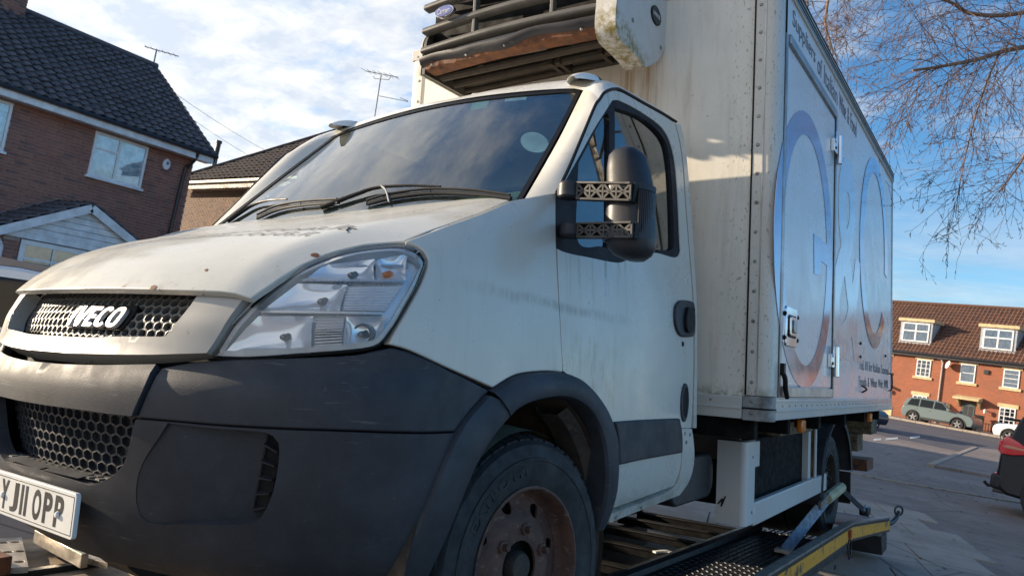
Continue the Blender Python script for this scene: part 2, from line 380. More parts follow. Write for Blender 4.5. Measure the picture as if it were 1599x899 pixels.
def crom(pts, n=8):                            # open Catmull-Rom through the points
    P = [V(p, float) for p in pts]
    if len(P) < 3: return [P[0]+(P[-1]-P[0])*i/n for i in range(n+1)]
    P = [2*P[0]-P[1]]+P+[2*P[-1]-P[-2]]; o = []
    for i in range(1, len(P)-2):
        a, b, c, d = P[i-1:i+3]
        for k in range(n):
            t = k/n; o.append(.5*((2*b)+(c-a)*t+(2*a-5*b+4*c-d)*t*t+(3*b-a-3*c+d)*t**3))
    o.append(P[-2]); return o
def resample(pts, step=None, n=None):
    P = np.array(pts, float); d = np.r_[0, np.cumsum(np.linalg.norm(np.diff(P, axis=0), axis=1))]
    if n is None: n = max(1, int(round(d[-1]/step)))
    t = np.linspace(0, d[-1], n+1); return [V([np.interp(q, d, P[:, k]) for k in range(P.shape[1])]) for q in t]
def outline(strokes, step):                    # closed outline from smooth strokes that meet at corners
    o = []
    for s_ in strokes:
        q = resample(crom(s_, 8), step); o += q[:-1] if np.linalg.norm(q[-1]-V(strokes[0][0])) < 1e9 else q
    r = []
    for p in o:
        if not r or np.linalg.norm(p-r[-1]) > step*.2: r.append(p)
    while np.linalg.norm(r[0]-r[-1]) < step*.2: r.pop()
    return r
def inside(P, poly):
    x, y = P[:, 0], P[:, 1]; c = np.zeros(len(P), bool); n = len(poly)
    for i in range(n):
        x0, y0 = poly[i]; x1, y1 = poly[(i+1) % n]
        if y0 == y1: continue
        cond = (y0 > y) != (y1 > y); c ^= cond & (x < (x1-x0)*(y-y0)/(y1-y0)+x0)
    return c
def fnormal(f, u, v, e=1e-3):
    a = V(f(u+e, v))-V(f(u-e, v)); b = V(f(u, v+e))-V(f(u, v-e)); n = np.cross(a, b); return n/(np.linalg.norm(n)+1e-12)
def patch(name, poly, f, mat, parent, step=.03, depth=.012, off=0., holes=(), offf=None, bevel=.0, sharp=35., kind=None, flip=False, seg=2):
    """A thick skin: the 2D outline (with holes) meshed on the surface f(u,v), edges turned inwards by depth."""
    loops = [[V(p, float) for p in poly]]+[[V(p, float) for p in h] for h in holes]
    pts, ed = [], []
    for lp in loops:
        k = len(pts); pts += [tuple(p) for p in lp]; ed += [(k+i, k+(i+1) % len(lp)) for i in range(len(lp))]
    A = np.array(loops[0]); lo, hi = A.min(0), A.max(0)
    nu, nv = int((hi[0]-lo[0])/step)+2, int((hi[1]-lo[1])/(step*.866))+2
    g = np.array([(lo[0]+(i+.5*(j % 2))*step, lo[1]+j*step*.866) for i in range(nu) for j in range(nv)])
    ok = inside(g, loops[0])
    for h in loops[1:]: ok &= ~inside(g, h)
    g = g[ok]; B = np.array(pts)
    if len(g):
        keep = np.array([np.min(np.hypot(B[:, 0]-q[0], B[:, 1]-q[1])) > step*.55 for q in g]); g = g[keep]
    allp = [Vector(p) for p in pts]+[Vector(q) for q in g]
    r = delaunay_2d_cdt(allp, ed, [], 0, 1e-7); vv = np.array([tuple(p) for p in r[0]]); tri = r[2]
    cen = np.array([vv[list(t)].mean(0) for t in tri]); ok = inside(cen, loops[0])
    for h in loops[1:]: ok &= ~inside(cen, h)
    tri = [t for t, o_ in zip(tri, ok) if o_]
    tri = [t if np.cross(vv[t[1]]-vv[t[0]], vv[t[2]]-vv[t[0]]) > 0 else t[::-1] for t in tri]
    nm = [fnormal(f, *p)*(-1 if flip else 1) for p in vv]
    P = [V(f(*p))+n*(off+(offf(*p) if offf else 0)) for p, n in zip(vv, nm)]
    if flip: tri = [t[::-1] for t in tri]
    cnt = {}
    for t in tri:
        for i in range(3): cnt[(t[i], t[(i+1) % 3])] = 1
    be = [e for e in cnt if (e[1], e[0]) not in cnt]
    F = [tuple(t) for t in tri]
    if depth:
        mp = {}
        for e in be:
            for i in e:
                if i not in mp: mp[i] = len(P); P.append(P[i]-nm[i]*depth)
        F += [(e[1], e[0], mp[e[0]], mp[e[1]]) for e in be]
    used = sorted({i for q in F for i in q}); ren = {i: k for k, i in enumerate(used)}
    return mesh(name, [P[i] for i in used], [tuple(ren[i] for i in q) for q in F], mat, parent, sharp=sharp, bevel=bevel, kind=kind, seg=seg)
def strip(name, A, B, mat, parent, prof, lip=0., lipdir=(-1, 0, 0), n=40, bevel=0.):
    """A band between two 3D lines, prof = [(0..1 across, bulge along the band's normal)], optional return lip."""
    A, B = resample(A, n=n), resample(B, n=n); rows = []
    for i in range(n+1):
        t = A[min(i+1, n)]-A[max(i-1, 0)]; w = B[i]-A[i]; nn = np.cross(t, w); nn /= np.linalg.norm(nn)
        if nn[0] < 0: nn = -nn
        row = [A[i]+w*k+nn*h for k, h in prof]
        if lip: row = [row[0]+V(lipdir)*lip*.4]+row+[row[-1]+V(lipdir)*lip]
        rows.append(row)
    mb = MB().grid(rows); o = mb.out(name, mat, parent, bevel=bevel); return o
_tc = {}
def text_geo(s, size=1., shear=0., extr=0., bev=0., offs=0., align='LEFT', space=1.):
    key = (s, size, shear, extr, bev, offs, align, space)
    if key in _tc: return _tc[key]
    cu = bpy.data.curves.new('lettering', 'FONT'); cu.body = s; cu.size = size; cu.shear = shear; cu.extrude = extr; cu.bevel_depth = bev
    cu.offset = offs; cu.align_x = align; cu.space_character = space; cu.resolution_u = 4
    o = bpy.data.objects.new('lettering', cu); COL.objects.link(o); bpy.context.view_layer.update()
    me = bpy.data.meshes.new_from_object(o.evaluated_get(bpy.context.evaluated_depsgraph_get()))
    v = [tuple(p.co) for p in me.vertices]; f = [tuple(p.vertices) for p in me.polygons]
    bpy.data.objects.remove(o); bpy.data.curves.remove(cu); bpy.data.meshes.remove(me); _tc[key] = (v, f); return v, f
def text_on(name, s, fn, mat, parent, fit=None, **k):   # fn(u,v,w) -> point, fit = (width, height) of the words
    v, f = text_geo(s, **k); a = np.array(v); lo, hi = a.min(0), a.max(0)
    sx, sy = (fit[0]/(hi[0]-lo[0]), fit[1]/(hi[1]-lo[1])) if fit else (1, 1)
    return mesh(name, [fn((p[0]-lo[0])*sx, (p[1]-lo[1])*sy, p[2]) for p in v], f, mat, parent, sharp=30)
def bolts(mb, pts, axis, r=.008, h=.005, n=8):
    for p in pts: mb.lathe([(0, h), (r*.7, h), (r, h*.5), (r, 0)], p, axis, n)
    return mb
# ================================================================== THE TRUCK (truck frame)
truck = empty('box_truck', T2W((0, 0, 0)), Matrix(TW.tolist()), 'white refrigerated box truck with rusty front wheel and blue letters on its box side', 'truck')
T = truck
def smooth01(t): t = min(1, max(0, t)); return t*t*(3-2*t)
# -- nose: bumper, grille and lamp surface, (s across the front and round the corner, z)
_NZ = [.38, .42, .47, .53, .62, .72, .80, .85, .90, .94, .965, .99, 1.03, 1.08, 1.15, 1.20, 1.25, 1.30, 1.36, 1.42]
_NY = [.20, .14, .07, .03, .005, -.01, -.022, -.03, -.032, -.026, -.005, .012, .022, .035, .075, .115, .158, .215, .33, .47]
_LZ, _LV = [.4, 1.03, 1.12, 1.2, 1.3, 1.42], [.50, .50, .44, .36, .28, .24]
_AZ, _AV = [.38, .5, .65, .8, 1.06, 1.2, 1.3, 1.42], [.93, .97, .992, 1.0, 1.0, .975, .955, .93]
_GZ = np.linspace(.30, 1.5, 241)
def _sm(a, b, w): k = np.exp(-.5*(np.arange(-3*w, 3*w+1)/w)**2); k /= k.sum(); return np.convolve(np.pad(np.interp(_GZ, a, b), 3*w, mode='edge'), k, 'valid')
_G0, _GL, _GA = _sm(_NZ, _NY, 2), _sm(_LZ, _LV, 5), _sm(_AZ, _AV, 5)
def n0(z): return float(np.interp(z, _GZ, _G0))
def nL(z): return float(np.interp(z, _GZ, _GL))
def nA(z): return float(np.interp(z, _GZ, _GA))
SM = 1.1
def nose(s, z):
    sg = -1 if s < 0 else 1; s = abs(s); y0, L, a = n0(z), nL(z), nA(z)
    if s > SM: return V([sg*a, y0+L+s-SM, z])
    ph = s/SM*math.pi/2; return V([sg*a*math.sin(ph), y0+L*(1-math.cos(ph)), z])
def nose_g(P):
    x, y, z = P; y0, L, a = n0(z), nL(z), nA(z)
    if y >= y0+L: return abs(x)-a
    return (x/a)**2+((L-(y-y0))/L)**2-1
def nose_uv(P):
    x, y, z = P; y0, L, a = n0(z), nL(z), nA(z)
    if y >= y0+L: return V([math.copysign(SM+y-y0-L, x), z])
    return V([math.atan2(x/a, (L-(y-y0))/L)*SM/(math.pi/2), z])
def NP(*px): return [nose_uv(hit(p, nose_g)) for p in px]
# -- side: fender, doors and window plane, (y, z) -> x
_SZ = np.linspace(.4, 2.5, 85); _SX = np.convolve(np.pad(np.interp(_SZ, [.4, .8, 1.11, 1.35, 1.53, 1.84, 2.05, 2.24, 2.31, 2.5], [1.0, 1.0, 1.0, .985, .965, .935, .912, .878, .855, .78]), 3, mode='edge'), np.ones(7)/7, 'valid')
def zline(y): return 1.325+(y-.412)*.468
def side_x(y, z):
    x = float(np.interp(z, _SZ, _SX))-.35*max(0, .75-y)**2
    if z < .72: x -= .05*((.72-z)/.2)**2*.6
    if y < 1.02 and z > 1.1:
        x -= .05*math.exp(-max(0, zline(y)-z)/.03)*(1-smooth01((y-.85)/.17))
    return x
def side(y, z): return V([side_x(y, z), y, z])
def side_g(P): return P[0]-side_x(P[1], P[2])
def SP(*px): return [hit(p, side_g)[1:] for p in px]
# -- hood: (x, y) -> z
_HY = [-.05, .02, .05, .10, .16, .24, .34, .46, .60, .75, .94, 1.10]
_HZ = [1.10, 1.150, 1.185, 1.235, 1.278, 1.322, 1.362, 1.402, 1.446, 1.497, 1.575, 1.64]
def hood_z(x, y):
    x = abs(x); ye = y-.23*x*x*(1-smooth01((y-.1)/.5)); z = float(np.interp(ye, _HY, _HZ))
    xc = .60+.16*smooth01((y-.15)/.7); d = max(0, x-xc)
    z -= (.30-.20*smooth01((y-.25)/.6))*(d*d/(d+.015))
    return z-.012*x*x
def hood(x, y): return V([x, y, hood_z(x, y)])
def hood_g(P): return P[2]-hood_z(P[0], P[1])
def HP(*px): return [hit(p, hood_g)[:2] for p in px]
# -- windscreen: (x, z) -> y
def ws(x, z): return V([x, .943+.981*(z-1.6)+.12*x*x, z])

ASY = .945
def mir(poly): return [V([-p[0]*ASY, p[1]]) for p in poly][::-1]
def both(half):                                # right half of a symmetric outline, starting and ending on the middle line
    h = [V(p) for p in half]; return h+[V([-p[0]*ASY, p[1]]) for p in h[::-1] if abs(p[0]) > 1e-4]

def shrink(loop, d):
    P = np.array(loop); n = len(P); o = []
    for i in range(n):
        t = P[(i+1) % n]-P[i-1]; nn = V([-t[1], t[0]]); nn /= np.linalg.norm(nn)+1e-9
        if inside((P[i]+nn*.004)[None], P)[0]: o.append(P[i]+nn*d)
        else: o.append(P[i]-nn*d)
    return o
# black inner shell added to put shade into every gap
mb = MB()
for k in (0,):
    rows = []
    for z in np.linspace(.50, 1.22, 16):
        rows.append([nose(s, z)+V([0, .085, 0])*1.0*V([1, 1, 1])-V([math.copysign(.06, s) if abs(s) > .5 else 0, 0, 0]) for s in np.linspace(-1.25, 1.25, 40)])
    mb.grid(rows, flip=False)
mb.out('gap_shade_shell', M['void'], T)

# ---- bumper
edge_r_ = NP((211, 649), (231, 603.5), (248, 571.5))
band_top = NP((17, 561.5), (58, 568), (116, 572), (173, 573), (248, 571.5)); band_bot = NP((58, 629.5), (116, 637), (173, 645), (211, 649))
zt0 = band_top[1][1]; zb0 = band_bot[0][1]
half = [V([0, .844])]+resample(crom([V([.06, .844]), V([.142, .845]), V([.245, .844]), edge_r_[0]]), .03)
edge_r = NP((211, 649), (231, 603.5), (248, 571.5)); half += resample(crom(edge_r), .02)[1:]
zt0 = .949; half += resample(crom([edge_r[-1], V([.213, .957]), V([.12, .951]), V([.06, zt0])]), .03)[1:]+[V([0, zt0])]
patch('bumper_band', both(half), nose, M['plastic'], T, step=.03, off=.010, depth=.03, bevel=.003)
hl_low = [(320, 557.5), (387, 563), (470, 559.5), (545, 554.5), (588, 547), (606, 541)]
top_edge = NP((252, 573.5), (320, 563), (440, 559), (545, 555), (590, 547), (612, 543))
fl_line_px = [(612, 543), (640, 551), (700, 578), (757, 606), (764, 611)]
fl = NP(*fl_line_px); seam = NP((757.7, 616), (719.8, 660), (712, 672))
bot = NP((214, 652), (280, 658), (340, 663), (430, 668), (560, 672.5), (711, 673.5))
crease_z = lambda s: .935+.01*s
def up_off(s, z):
    return 0.
pl = outline([bot, [bot[-1], seam[2], seam[1], seam[0], fl[-1]], fl[::-1], top_edge[::-1], [top_edge[0], V([ (top_edge[0][0]+bot[0][0])/2+.012, .92]), bot[0]]], .02)
for sgn in (1, -1):
    pp = pl if sgn > 0 else mir(pl)
    patch('bumper_corner', pp, nose, M['plastic'], T, step=.022, depth=.03, offf=(lambda s, z: up_off(abs(s), z)), bevel=.005, seg=3)
# lower bumper with the middle intake and the recessed lamp blanks
seam_b = NP((212, 654.5), (280, 660), (340, 665.5), (430, 670.5), (560, 675), (709, 676))
arch = NP((712, 676), (698, 716), (674, 796), (656, 855), (645, 899))
archb = resample(crom(arch), .03); q = archb[-1]-archb[-6]; q = q/np.linalg.norm(q)
arch_end = V([archb[-1][0]+q[0]*.03, .455]); archb.append(arch_end)
intake = NP((209, 655), (203, 690), (194, 722), (178, 741), (155, 753), (140, 757)); lip = NP((140, 757), (90, 742), (45, 727), (10, 715))
zlip = lip[-1][1]
half = [V([0, .435]), V([.35, .435]), V([.62, .44]), V([.85, .45]), arch_end]+archb[::-1][1:]+resample(crom(seam_b[::-1]), .03)[1:]+resample(crom(intake), .02)[1:]+resample(crom(lip), .03)[1:]+[V([0, zlip])]
R_px = NP((262, 660), (330, 668), (410, 674), (428, 682), (436, 697), (433, 735), (424, 775), (408, 806), (390, 818), (300, 818), (225, 811), (216, 740))
rec = np.array(outline([R_px+[R_px[0]]], .02))
def seg_dist(p, poly):
    a = poly; b = np.roll(poly, -1, 0); ab = b-a; t = np.clip(((p-a)*ab).sum(1)/(ab*ab).sum(1), 0, 1); return np.sqrt((((a+ab*t[:, None])-p)**2).sum(1)).min()
rs1 = rec[:, 0].max(); rs0 = rec[:, 0].min()
def low_off(s, z):
    p = V([abs(s), z])
    if not inside(p[None], rec)[0]: return 0.
    d = seg_dist(p, rec); return -.085*smooth01(d/.013)*smooth01((p[0]-rs0)/(rs1-rs0)*1.15)
rec_l = [V(p) for p in rec]
lower = patch('lower_bumper', both(half), nose, M['plastic'], T, step=.03, depth=.04, holes=[rec_l, mir(rec_l)], bevel=.0035, sharp=40)
def rdep(s): return .0015+.0485*smooth01((abs(s)-rs0)/(rs1-rs0)*1.1)
for sg in (1, -1):
    rl = rec_l if sg > 0 else mir(rec_l)
    rp_ = patch('lamp_blank', rl, nose, M['plastic'], T, step=.03, depth=0, offf=lambda s, z: -rdep(s))
    n_ = len(rl); P = [[V(nose(*p))+fnormal(nose, *p)*d for d in (-.001, -rdep(p[0])*.5, -rdep(p[0])-.002)] for p in rl+[rl[0]]]
    MB().grid(P).out('blank_wall', M['plastic'], rp_, sharp=60)
# vent slats at the outer end of each recess
vA, vB = NP((421, 684), (397, 806)), NP((432, 692), (409, 803))
for sg in (1, -1):
    g = MB()
    def vp(a, b, d): 
        sA = vA[0]+(vA[1]-vA[0])*b; sB = vB[0]+(vB[1]-vB[0])*b; s_, z_ = sA+(sB-sA)*a
        p = nose(s_, z_)+fnormal(nose, s_, z_)*d; return V([p[0]*sg, p[1], p[2]])
    g.add([vp(-1.1, 0, -.042), vp(1, 0, -.040), vp(1, 1, -.040), vp(-1.1, 1, -.042)], [(0, 1, 2, 3)]); vent = g.out('bumper_vent', M['void'], T)
    for k in range(5):
        b0, b1 = (k+.75)/5.1, (k+.85)/5.1
        g = MB(); v = [vp(a, b, d) for d in (-.041, -.018) for a, b in ((-1.05, b0), (.95, b0), (.95, b1), (-1.05, b1))]
        g.add(v, [(0, 1, 2, 3), (4, 5, 6, 7), (0, 1, 5, 4), (1, 2, 6, 5), (2, 3, 7, 6), (3, 0, 4, 7)]); g.out('slat', M['plastic2'], vent)
    g = MB(); g.add([vp(-1.3, 0, -.046), vp(-1.1, 0, -.034), vp(-1.1, 1, -.034), vp(-1.3, 1, -.046)], [(0, 1, 2, 3)]); g.out('vent_edge', M['plastic2'], vent)
# honeycomb builder on a mapped rectangle
def honeycomb(name, f, u0, u1, v0, v1, r, wall, dep, mat, keep, parent, off=0.):
    g = MB(); dx = r*math.sqrt(3); dy = r*1.5; j = 0; v = v0
    while v <= v1+r:
        u = u0+(dx/2 if j % 2 else 0)
        while u <= u1+dx:
            if keep(u, v):
                n = fnormal(f, u, v); ring = []
                for rr, d in ((r*1.0, 0), (r-wall, .001), (r-wall*1.25, -dep)):
                    for k in range(6):
                        t = math.pi/6+k*math.pi/3; a, b = u+rr*math.cos(t), v+rr*math.sin(t)
                        ring.append(V(f(a, b))+n*(d+off))
                g.add(ring, [(k, (k+1) % 6, 6+(k+1) % 6, 6+k) for k in range(6)]+[(6+k, 6+(k+1) % 6, 12+(k+1) % 6, 12+k) for k in range(6)])
            u += dx
        v += dy; j += 1
    return g.out(name, mat, parent, sharp=25)
inner = NP((322, 461), (296, 496), (268, 529)); innb = NP((268, 529), (200, 529), (120, 528), (62, 524))
zgb = innb[2][1]; inner_h = resample(crom([V([0, zgb-.002]), V([.12, zgb-.001])]+innb[:2][::-1]), .03)+resample(crom(inner[::-1]), .02)[1:]
topg = NP((322, 461), (250, 453), (188, 452)); ztg = topg[-1][1]
inner_h += resample(crom(topg+[V([.03, ztg+.001])]), .03)[1:]
inner_poly = both([V([0, zgb-.002])]+inner_h+[V([0, ztg+.001])]); ip = np.array([tuple(p) for p in inner_poly])
def gk(u, v): return inside(V([[u, v]]), ip)[0]
def grille_f(s, z): return nose(s, z)+V([0, .030, 0])
honeycomb('grille_mesh', grille_f, -.62, .62,   .985, 1.19, .0140, .0030, .013, M['grey'], lambda u, v: inside(V([[u, v]]), ip*V([1.03, 1.0]))[0], T)
g = MB(); g.grid([[nose(s, z)+V([0, .052, 0]) for s in np.linspace(-.66, .66, 24)] for z in np.linspace(.97, 1.19, 6)]); g.out('grille_backing', M['void'], T)
# painted surround
o_r = NP((391, 467), (362, 506), (331, 555)); o_b = NP((331, 555), (260, 559.5), (200, 561), (110, 559), (50, 553)); zo = o_b[3][1]
oh = [V([0, zo+.001]), V([.06, zo+.001])]+resample(crom([o_b[3], o_b[2], o_b[1], o_b[0]]), .03)+resample(crom(o_r[::-1]), .02)[1:]
o_t = NP((391, 467), (350, 461), (323, 457)); oh += resample(crom(o_t), .02)[1:]
oh += [p+V([0, .004]) for p in inner_h[::-1] if False]
outer = oh+[V([inner_h[-1][0]*0+topg[0][0], topg[0][1]+.004])]+[p for p in reversed(inner_h) if p[1] < topg[0][1]-.003 or p[0] > .99]+[V([0, zgb-.002])]
ring_half = [V([0, zo+.001])]+oh[1:]
rise = [p for p in inner_h if p[1] <= topg[0][1]+.0005 and not (p[1] > ztg-.002 and p[0] < topg[0][0]-.02)]
ring_half = oh+rise[::-1]+[V([0, zgb-.002])]
def sur_off(s, z):
    d = seg_dist(V([abs(s), z]), ip); return .022-.016*smooth01((.03-d)/.03)
patch('grille_surround', both(ring_half), nose, M['surround'], T, step=.018, depth=.045, offf=sur_off, bevel=.007, seg=3)
# lower intake mesh and step
def intake_f(s, z): return nose(s, z)+V([0, .075, 0])
IK = np.array([tuple(p) for p in intake]); smax = IK[0][0]
honeycomb('intake_mesh', intake_f, -.40, .40, .66, .835, .0175, .0032, .014, M['plastic'], lambda u, v: abs(u) < np.interp(v, IK[::-1, 1], IK[::-1, 0])+.01, T)
g = MB(); g.grid([[nose(s, z)+V([0, .10, 0]) for s in np.linspace(-.5, .5, 20)] for z in (.62, .74, .86)]); g.out('intake_backing', M['void'], T)
g = MB(); g.grid([[nose(s, zlip-.0005)+V([0, d, 0]) for s in np.linspace(-.40, .40, 24)] for d in (.012, .11)]); step = g.out('intake_step', M['plastic'], T)
g = MB()
for s in np.linspace(-.33, .33, 23):
    for j in range(2):
        p = nose(s, zlip)+V([0, .028+j*.022, -.003]); g.box((p[0]-.010, p[1]-.008, p[2]), (p[0]+.010, p[1]+.008, p[2]+.006))
g.out('step_grip', M['grey'], step)
g = MB(); g.grid([[nose(s, .846)+V([0, d, 0]) for s in np.linspace(-.40, .40, 24)] for d in (.006, .11)], flip=True); g.out('intake_ceiling', M['plastic2'], T)

# ---- number plate
def pl_f(u, v, w): return V([u, -.012-w+.00, .524+v])
def plate_y(x, z): return n0(.58)+.18*0
g = MB()
c = .012; W2, H = .262, .113
def rr(x0, x1, y0, y1, r, n=5):
    o = []
    for cx, cy, t in ((x1-r, y0+r, -90), (x1-r, y1-r, 0), (x0+r, y1-r, 90), (x0+r, y0+r, 180)):
        o += [(cx+r*math.cos(math.radians(t+90*i/n)), cy+r*math.sin(math.radians(t+90*i/n))) for i in range(n+1)]
    return o
g.prism(rr(-W2, W2, 0, H, .01), pl_f, -.008, .004); plate = g.out('number_plate', M['plate'], T, bevel=.0012)
x = -.262+.262-.187
X0 = on_y((4.9, 745.4), -.016)[0]; cx = X0
for ch, w in (('Y', .05), ('J', .05), ('1', .014), ('1', .014), (' ', .022), ('O', .05), ('P', .05), ('P', .05)):
    if ch == ' ': cx += w; continue
    if ch == '1': mesh('plate_character', *(lambda b: (b.v, b.f))(MB().box((cx, -.0168, .541), (cx+.014, -.0158, .620))), M['ink'], plate)
    else:
        def cf(u, v, w_, c0=cx): return V([c0+u, -.0162-w_*.3, .541+v])
        text_on('plate_character', ch, cf, M['ink'], plate, fit=(w-.004, .079), offs=.028, extr=.002)
    cx += w+.011
g = MB()
for sx in (-.245, .245): pass
for a_, b_ in (((-.252, .532), (.252, .534)), ((-.252, .626), (.252, .628)), ((-.254, .532), (-.252, .628)), ((.252, .532), (.254, .628))):
    g.box((a_[0], -.0166, a_[1]), (b_[0], -.0158, b_[1]))
g.out('plate_border', M['ink'], plate)
for p in (on_y((90, 803), -.017), on_y((5, 772), -.017)):
    g = MB().lathe([(0, .007), (.006, .006), (.009, .001), (.009, 0)], p, (0, -1, 0), 14); g.out('plate_screw', M['white'], plate)

# ---- badge letters, each cut from its own outline
gb = lambda P: nose_g(P+V([0, .022, 0]))
b0 = hit((85, 507), gb); b1 = hit((186, 474), gb); bz0, bh = b0[2], .060; bx0, bx1 = b0[0], b1[0]
def badge_f(d): 
    def f(u, v):
        x = bx0+(u+.20*v)*(bx1-bx0)/4.02; z = bz0+v*bh; s = math.asin(max(-1, min(1, x/nA(z))))*SM/(math.pi/2); return nose(s, z)-V([0, d, 0])
    return f
def sup(cx, cy, rx, ry, t0, t1, n=24): return [V([cx+rx*math.copysign(abs(math.cos(t))**.75, math.cos(t)), cy+ry*math.copysign(abs(math.sin(t))**.75, math.sin(t))]) for t in np.linspace(t0, t1, n)]
def offs_poly(P, d): return shrink(P, -d)
LET = [[V(p) for p in ((0, 0), (.30, 0), (.30, 1), (0, 1))], [V(p) for p in ((.38, 1), (.68, 1), (.87, .36), (1.06, 1), (1.36, 1), (1.02, 0), (.72, 0))],
       [V(p) for p in ((1.40, 0), (2.12, 0), (2.12, .22), (1.70, .22), (1.70, .40), (2.05, .40), (2.05, .60), (1.70, .60), (1.70, .78), (2.12, .78), (2.12, 1), (1.40, 1))],
       sup(2.62, .5, .42, .5, .62, 2*math.pi-.62)+sup(2.66, .5, .16, .29, .75, 2*math.pi-.75)[::-1], sup(3.50, .5, .44, .5, 0, 2*math.pi, 33)[:-1]]
HOL = [(), (), (), (), (sup(3.50, .5, .17, .28, 0, 2*math.pi, 25)[:-1],)]
badge = patch('badge_backing', resample([V(p) for p in ((-.10, -.10), (1.3, -.10), (4.0, -.10), (4.16, .3), (4.16, .8), (4.0, 1.10), (.3, 1.10), (-.10, 1.10), (-.10, -.10))], .12)[:-1], badge_f(-.022), M['seal'], T, step=.3, depth=.03, bevel=.004)
for q_, h_ in zip(LET, HOL):
    patch('badge_letter', resample(q_+[q_[0]], .10)[:-1] if len(q_) < 20 else q_, badge_f(-.007), M['satin'], badge, step=.4, depth=.011, holes=h_, bevel=.0016, sharp=30)

# ---- hood
lip_px = NP  # (outline in plan)
hl_top_px = [(391, 466), (437, 434), (477.6, 410.5), (522.6, 392.5), (567.6, 382), (612.7, 378), (630, 377)]
h_side = HP(*hl_top_px); h_fen = HP((630, 377), (700, 350), (760, 328), (795, 312.5))
def lipy(x): return .032+.232*x*x
x_l = h_side[0][0]; y_l = h_side[0][1]
lipc = [V([x, min(lipy(x), 9)+(y_l-lipy(x_l))*(x/x_l)**4]) for x in np.linspace(0, x_l, 16)]
rear = [h_fen[-1], V([.70, .985]), V([.4, 1.0]), V([0, 1.02])]
half = lipc+resample(crom(h_side), .02)[1:]+resample(crom(h_fen), .03)[1:]+resample(crom(rear), .04)[1:]
hoodo = patch('hood', both(half), hood, M['hood'], T, step=.032, depth=.018, bevel=.005, sharp=50, seg=3)
# faded lettering on the hood
def hood_txt(y, xr, w, h, s):
    def f(u, v, ww): 
        xx = xr-w+u; yy = y+v; return hood(xx, yy)+V([0, -.0008, .0016])
    return f
for s, px, w, h in (('Fine Italian Foods.It', (544, 358), 1.02, .058), ('www.FineItalianFoods.it', (490, 367), 1.0, .05)):
    hx, hy = HP(px)[0]; text_on('hood_lettering', s, hood_txt(hy-.01, hx, w, h, s), M['hoodink'], hoodo, fit=(w, h), shear=.3)
hx, hy = HP((548, 358))[0]
mb = MB()
for (a0, b0_), (a1, b1_) in (((540, 361), (546, 356)), ((546, 356), (556, 358)), ((540, 361), (544, 363))):
    mb.bar(V(hood(*HP((a0, b0_))[0]))+V([0, 0, .001]), V(hood(*HP((a1, b1_))[0]))+V([0, 0, .001]), .006, .002)
mb.out('hood_flake', M['ink'], hoodo)
# bare rust spot at the lamp corner
for px, r in (((492, 399), .010), ((240, 449), .009), ((322, 422), .005)):
    hx, hy = HP(px)[0]; g = MB(); ring = [hood(hx, hy)+V([0, 0, .0016])]+[hood(hx+r*math.cos(t)*rng.uniform(.7, 1.3)*1.3, hy+r*math.sin(t)*rng.uniform(.6, 1.1)*.8)+V([0, 0, .0012]) for t in np.linspace(0, 2*math.pi, 14)[:-1]]
    g.add(ring, [(0, i, i % 13+1) for i in range(1, 14)]); g.out('rust_spot', M['rust2'], hoodo)

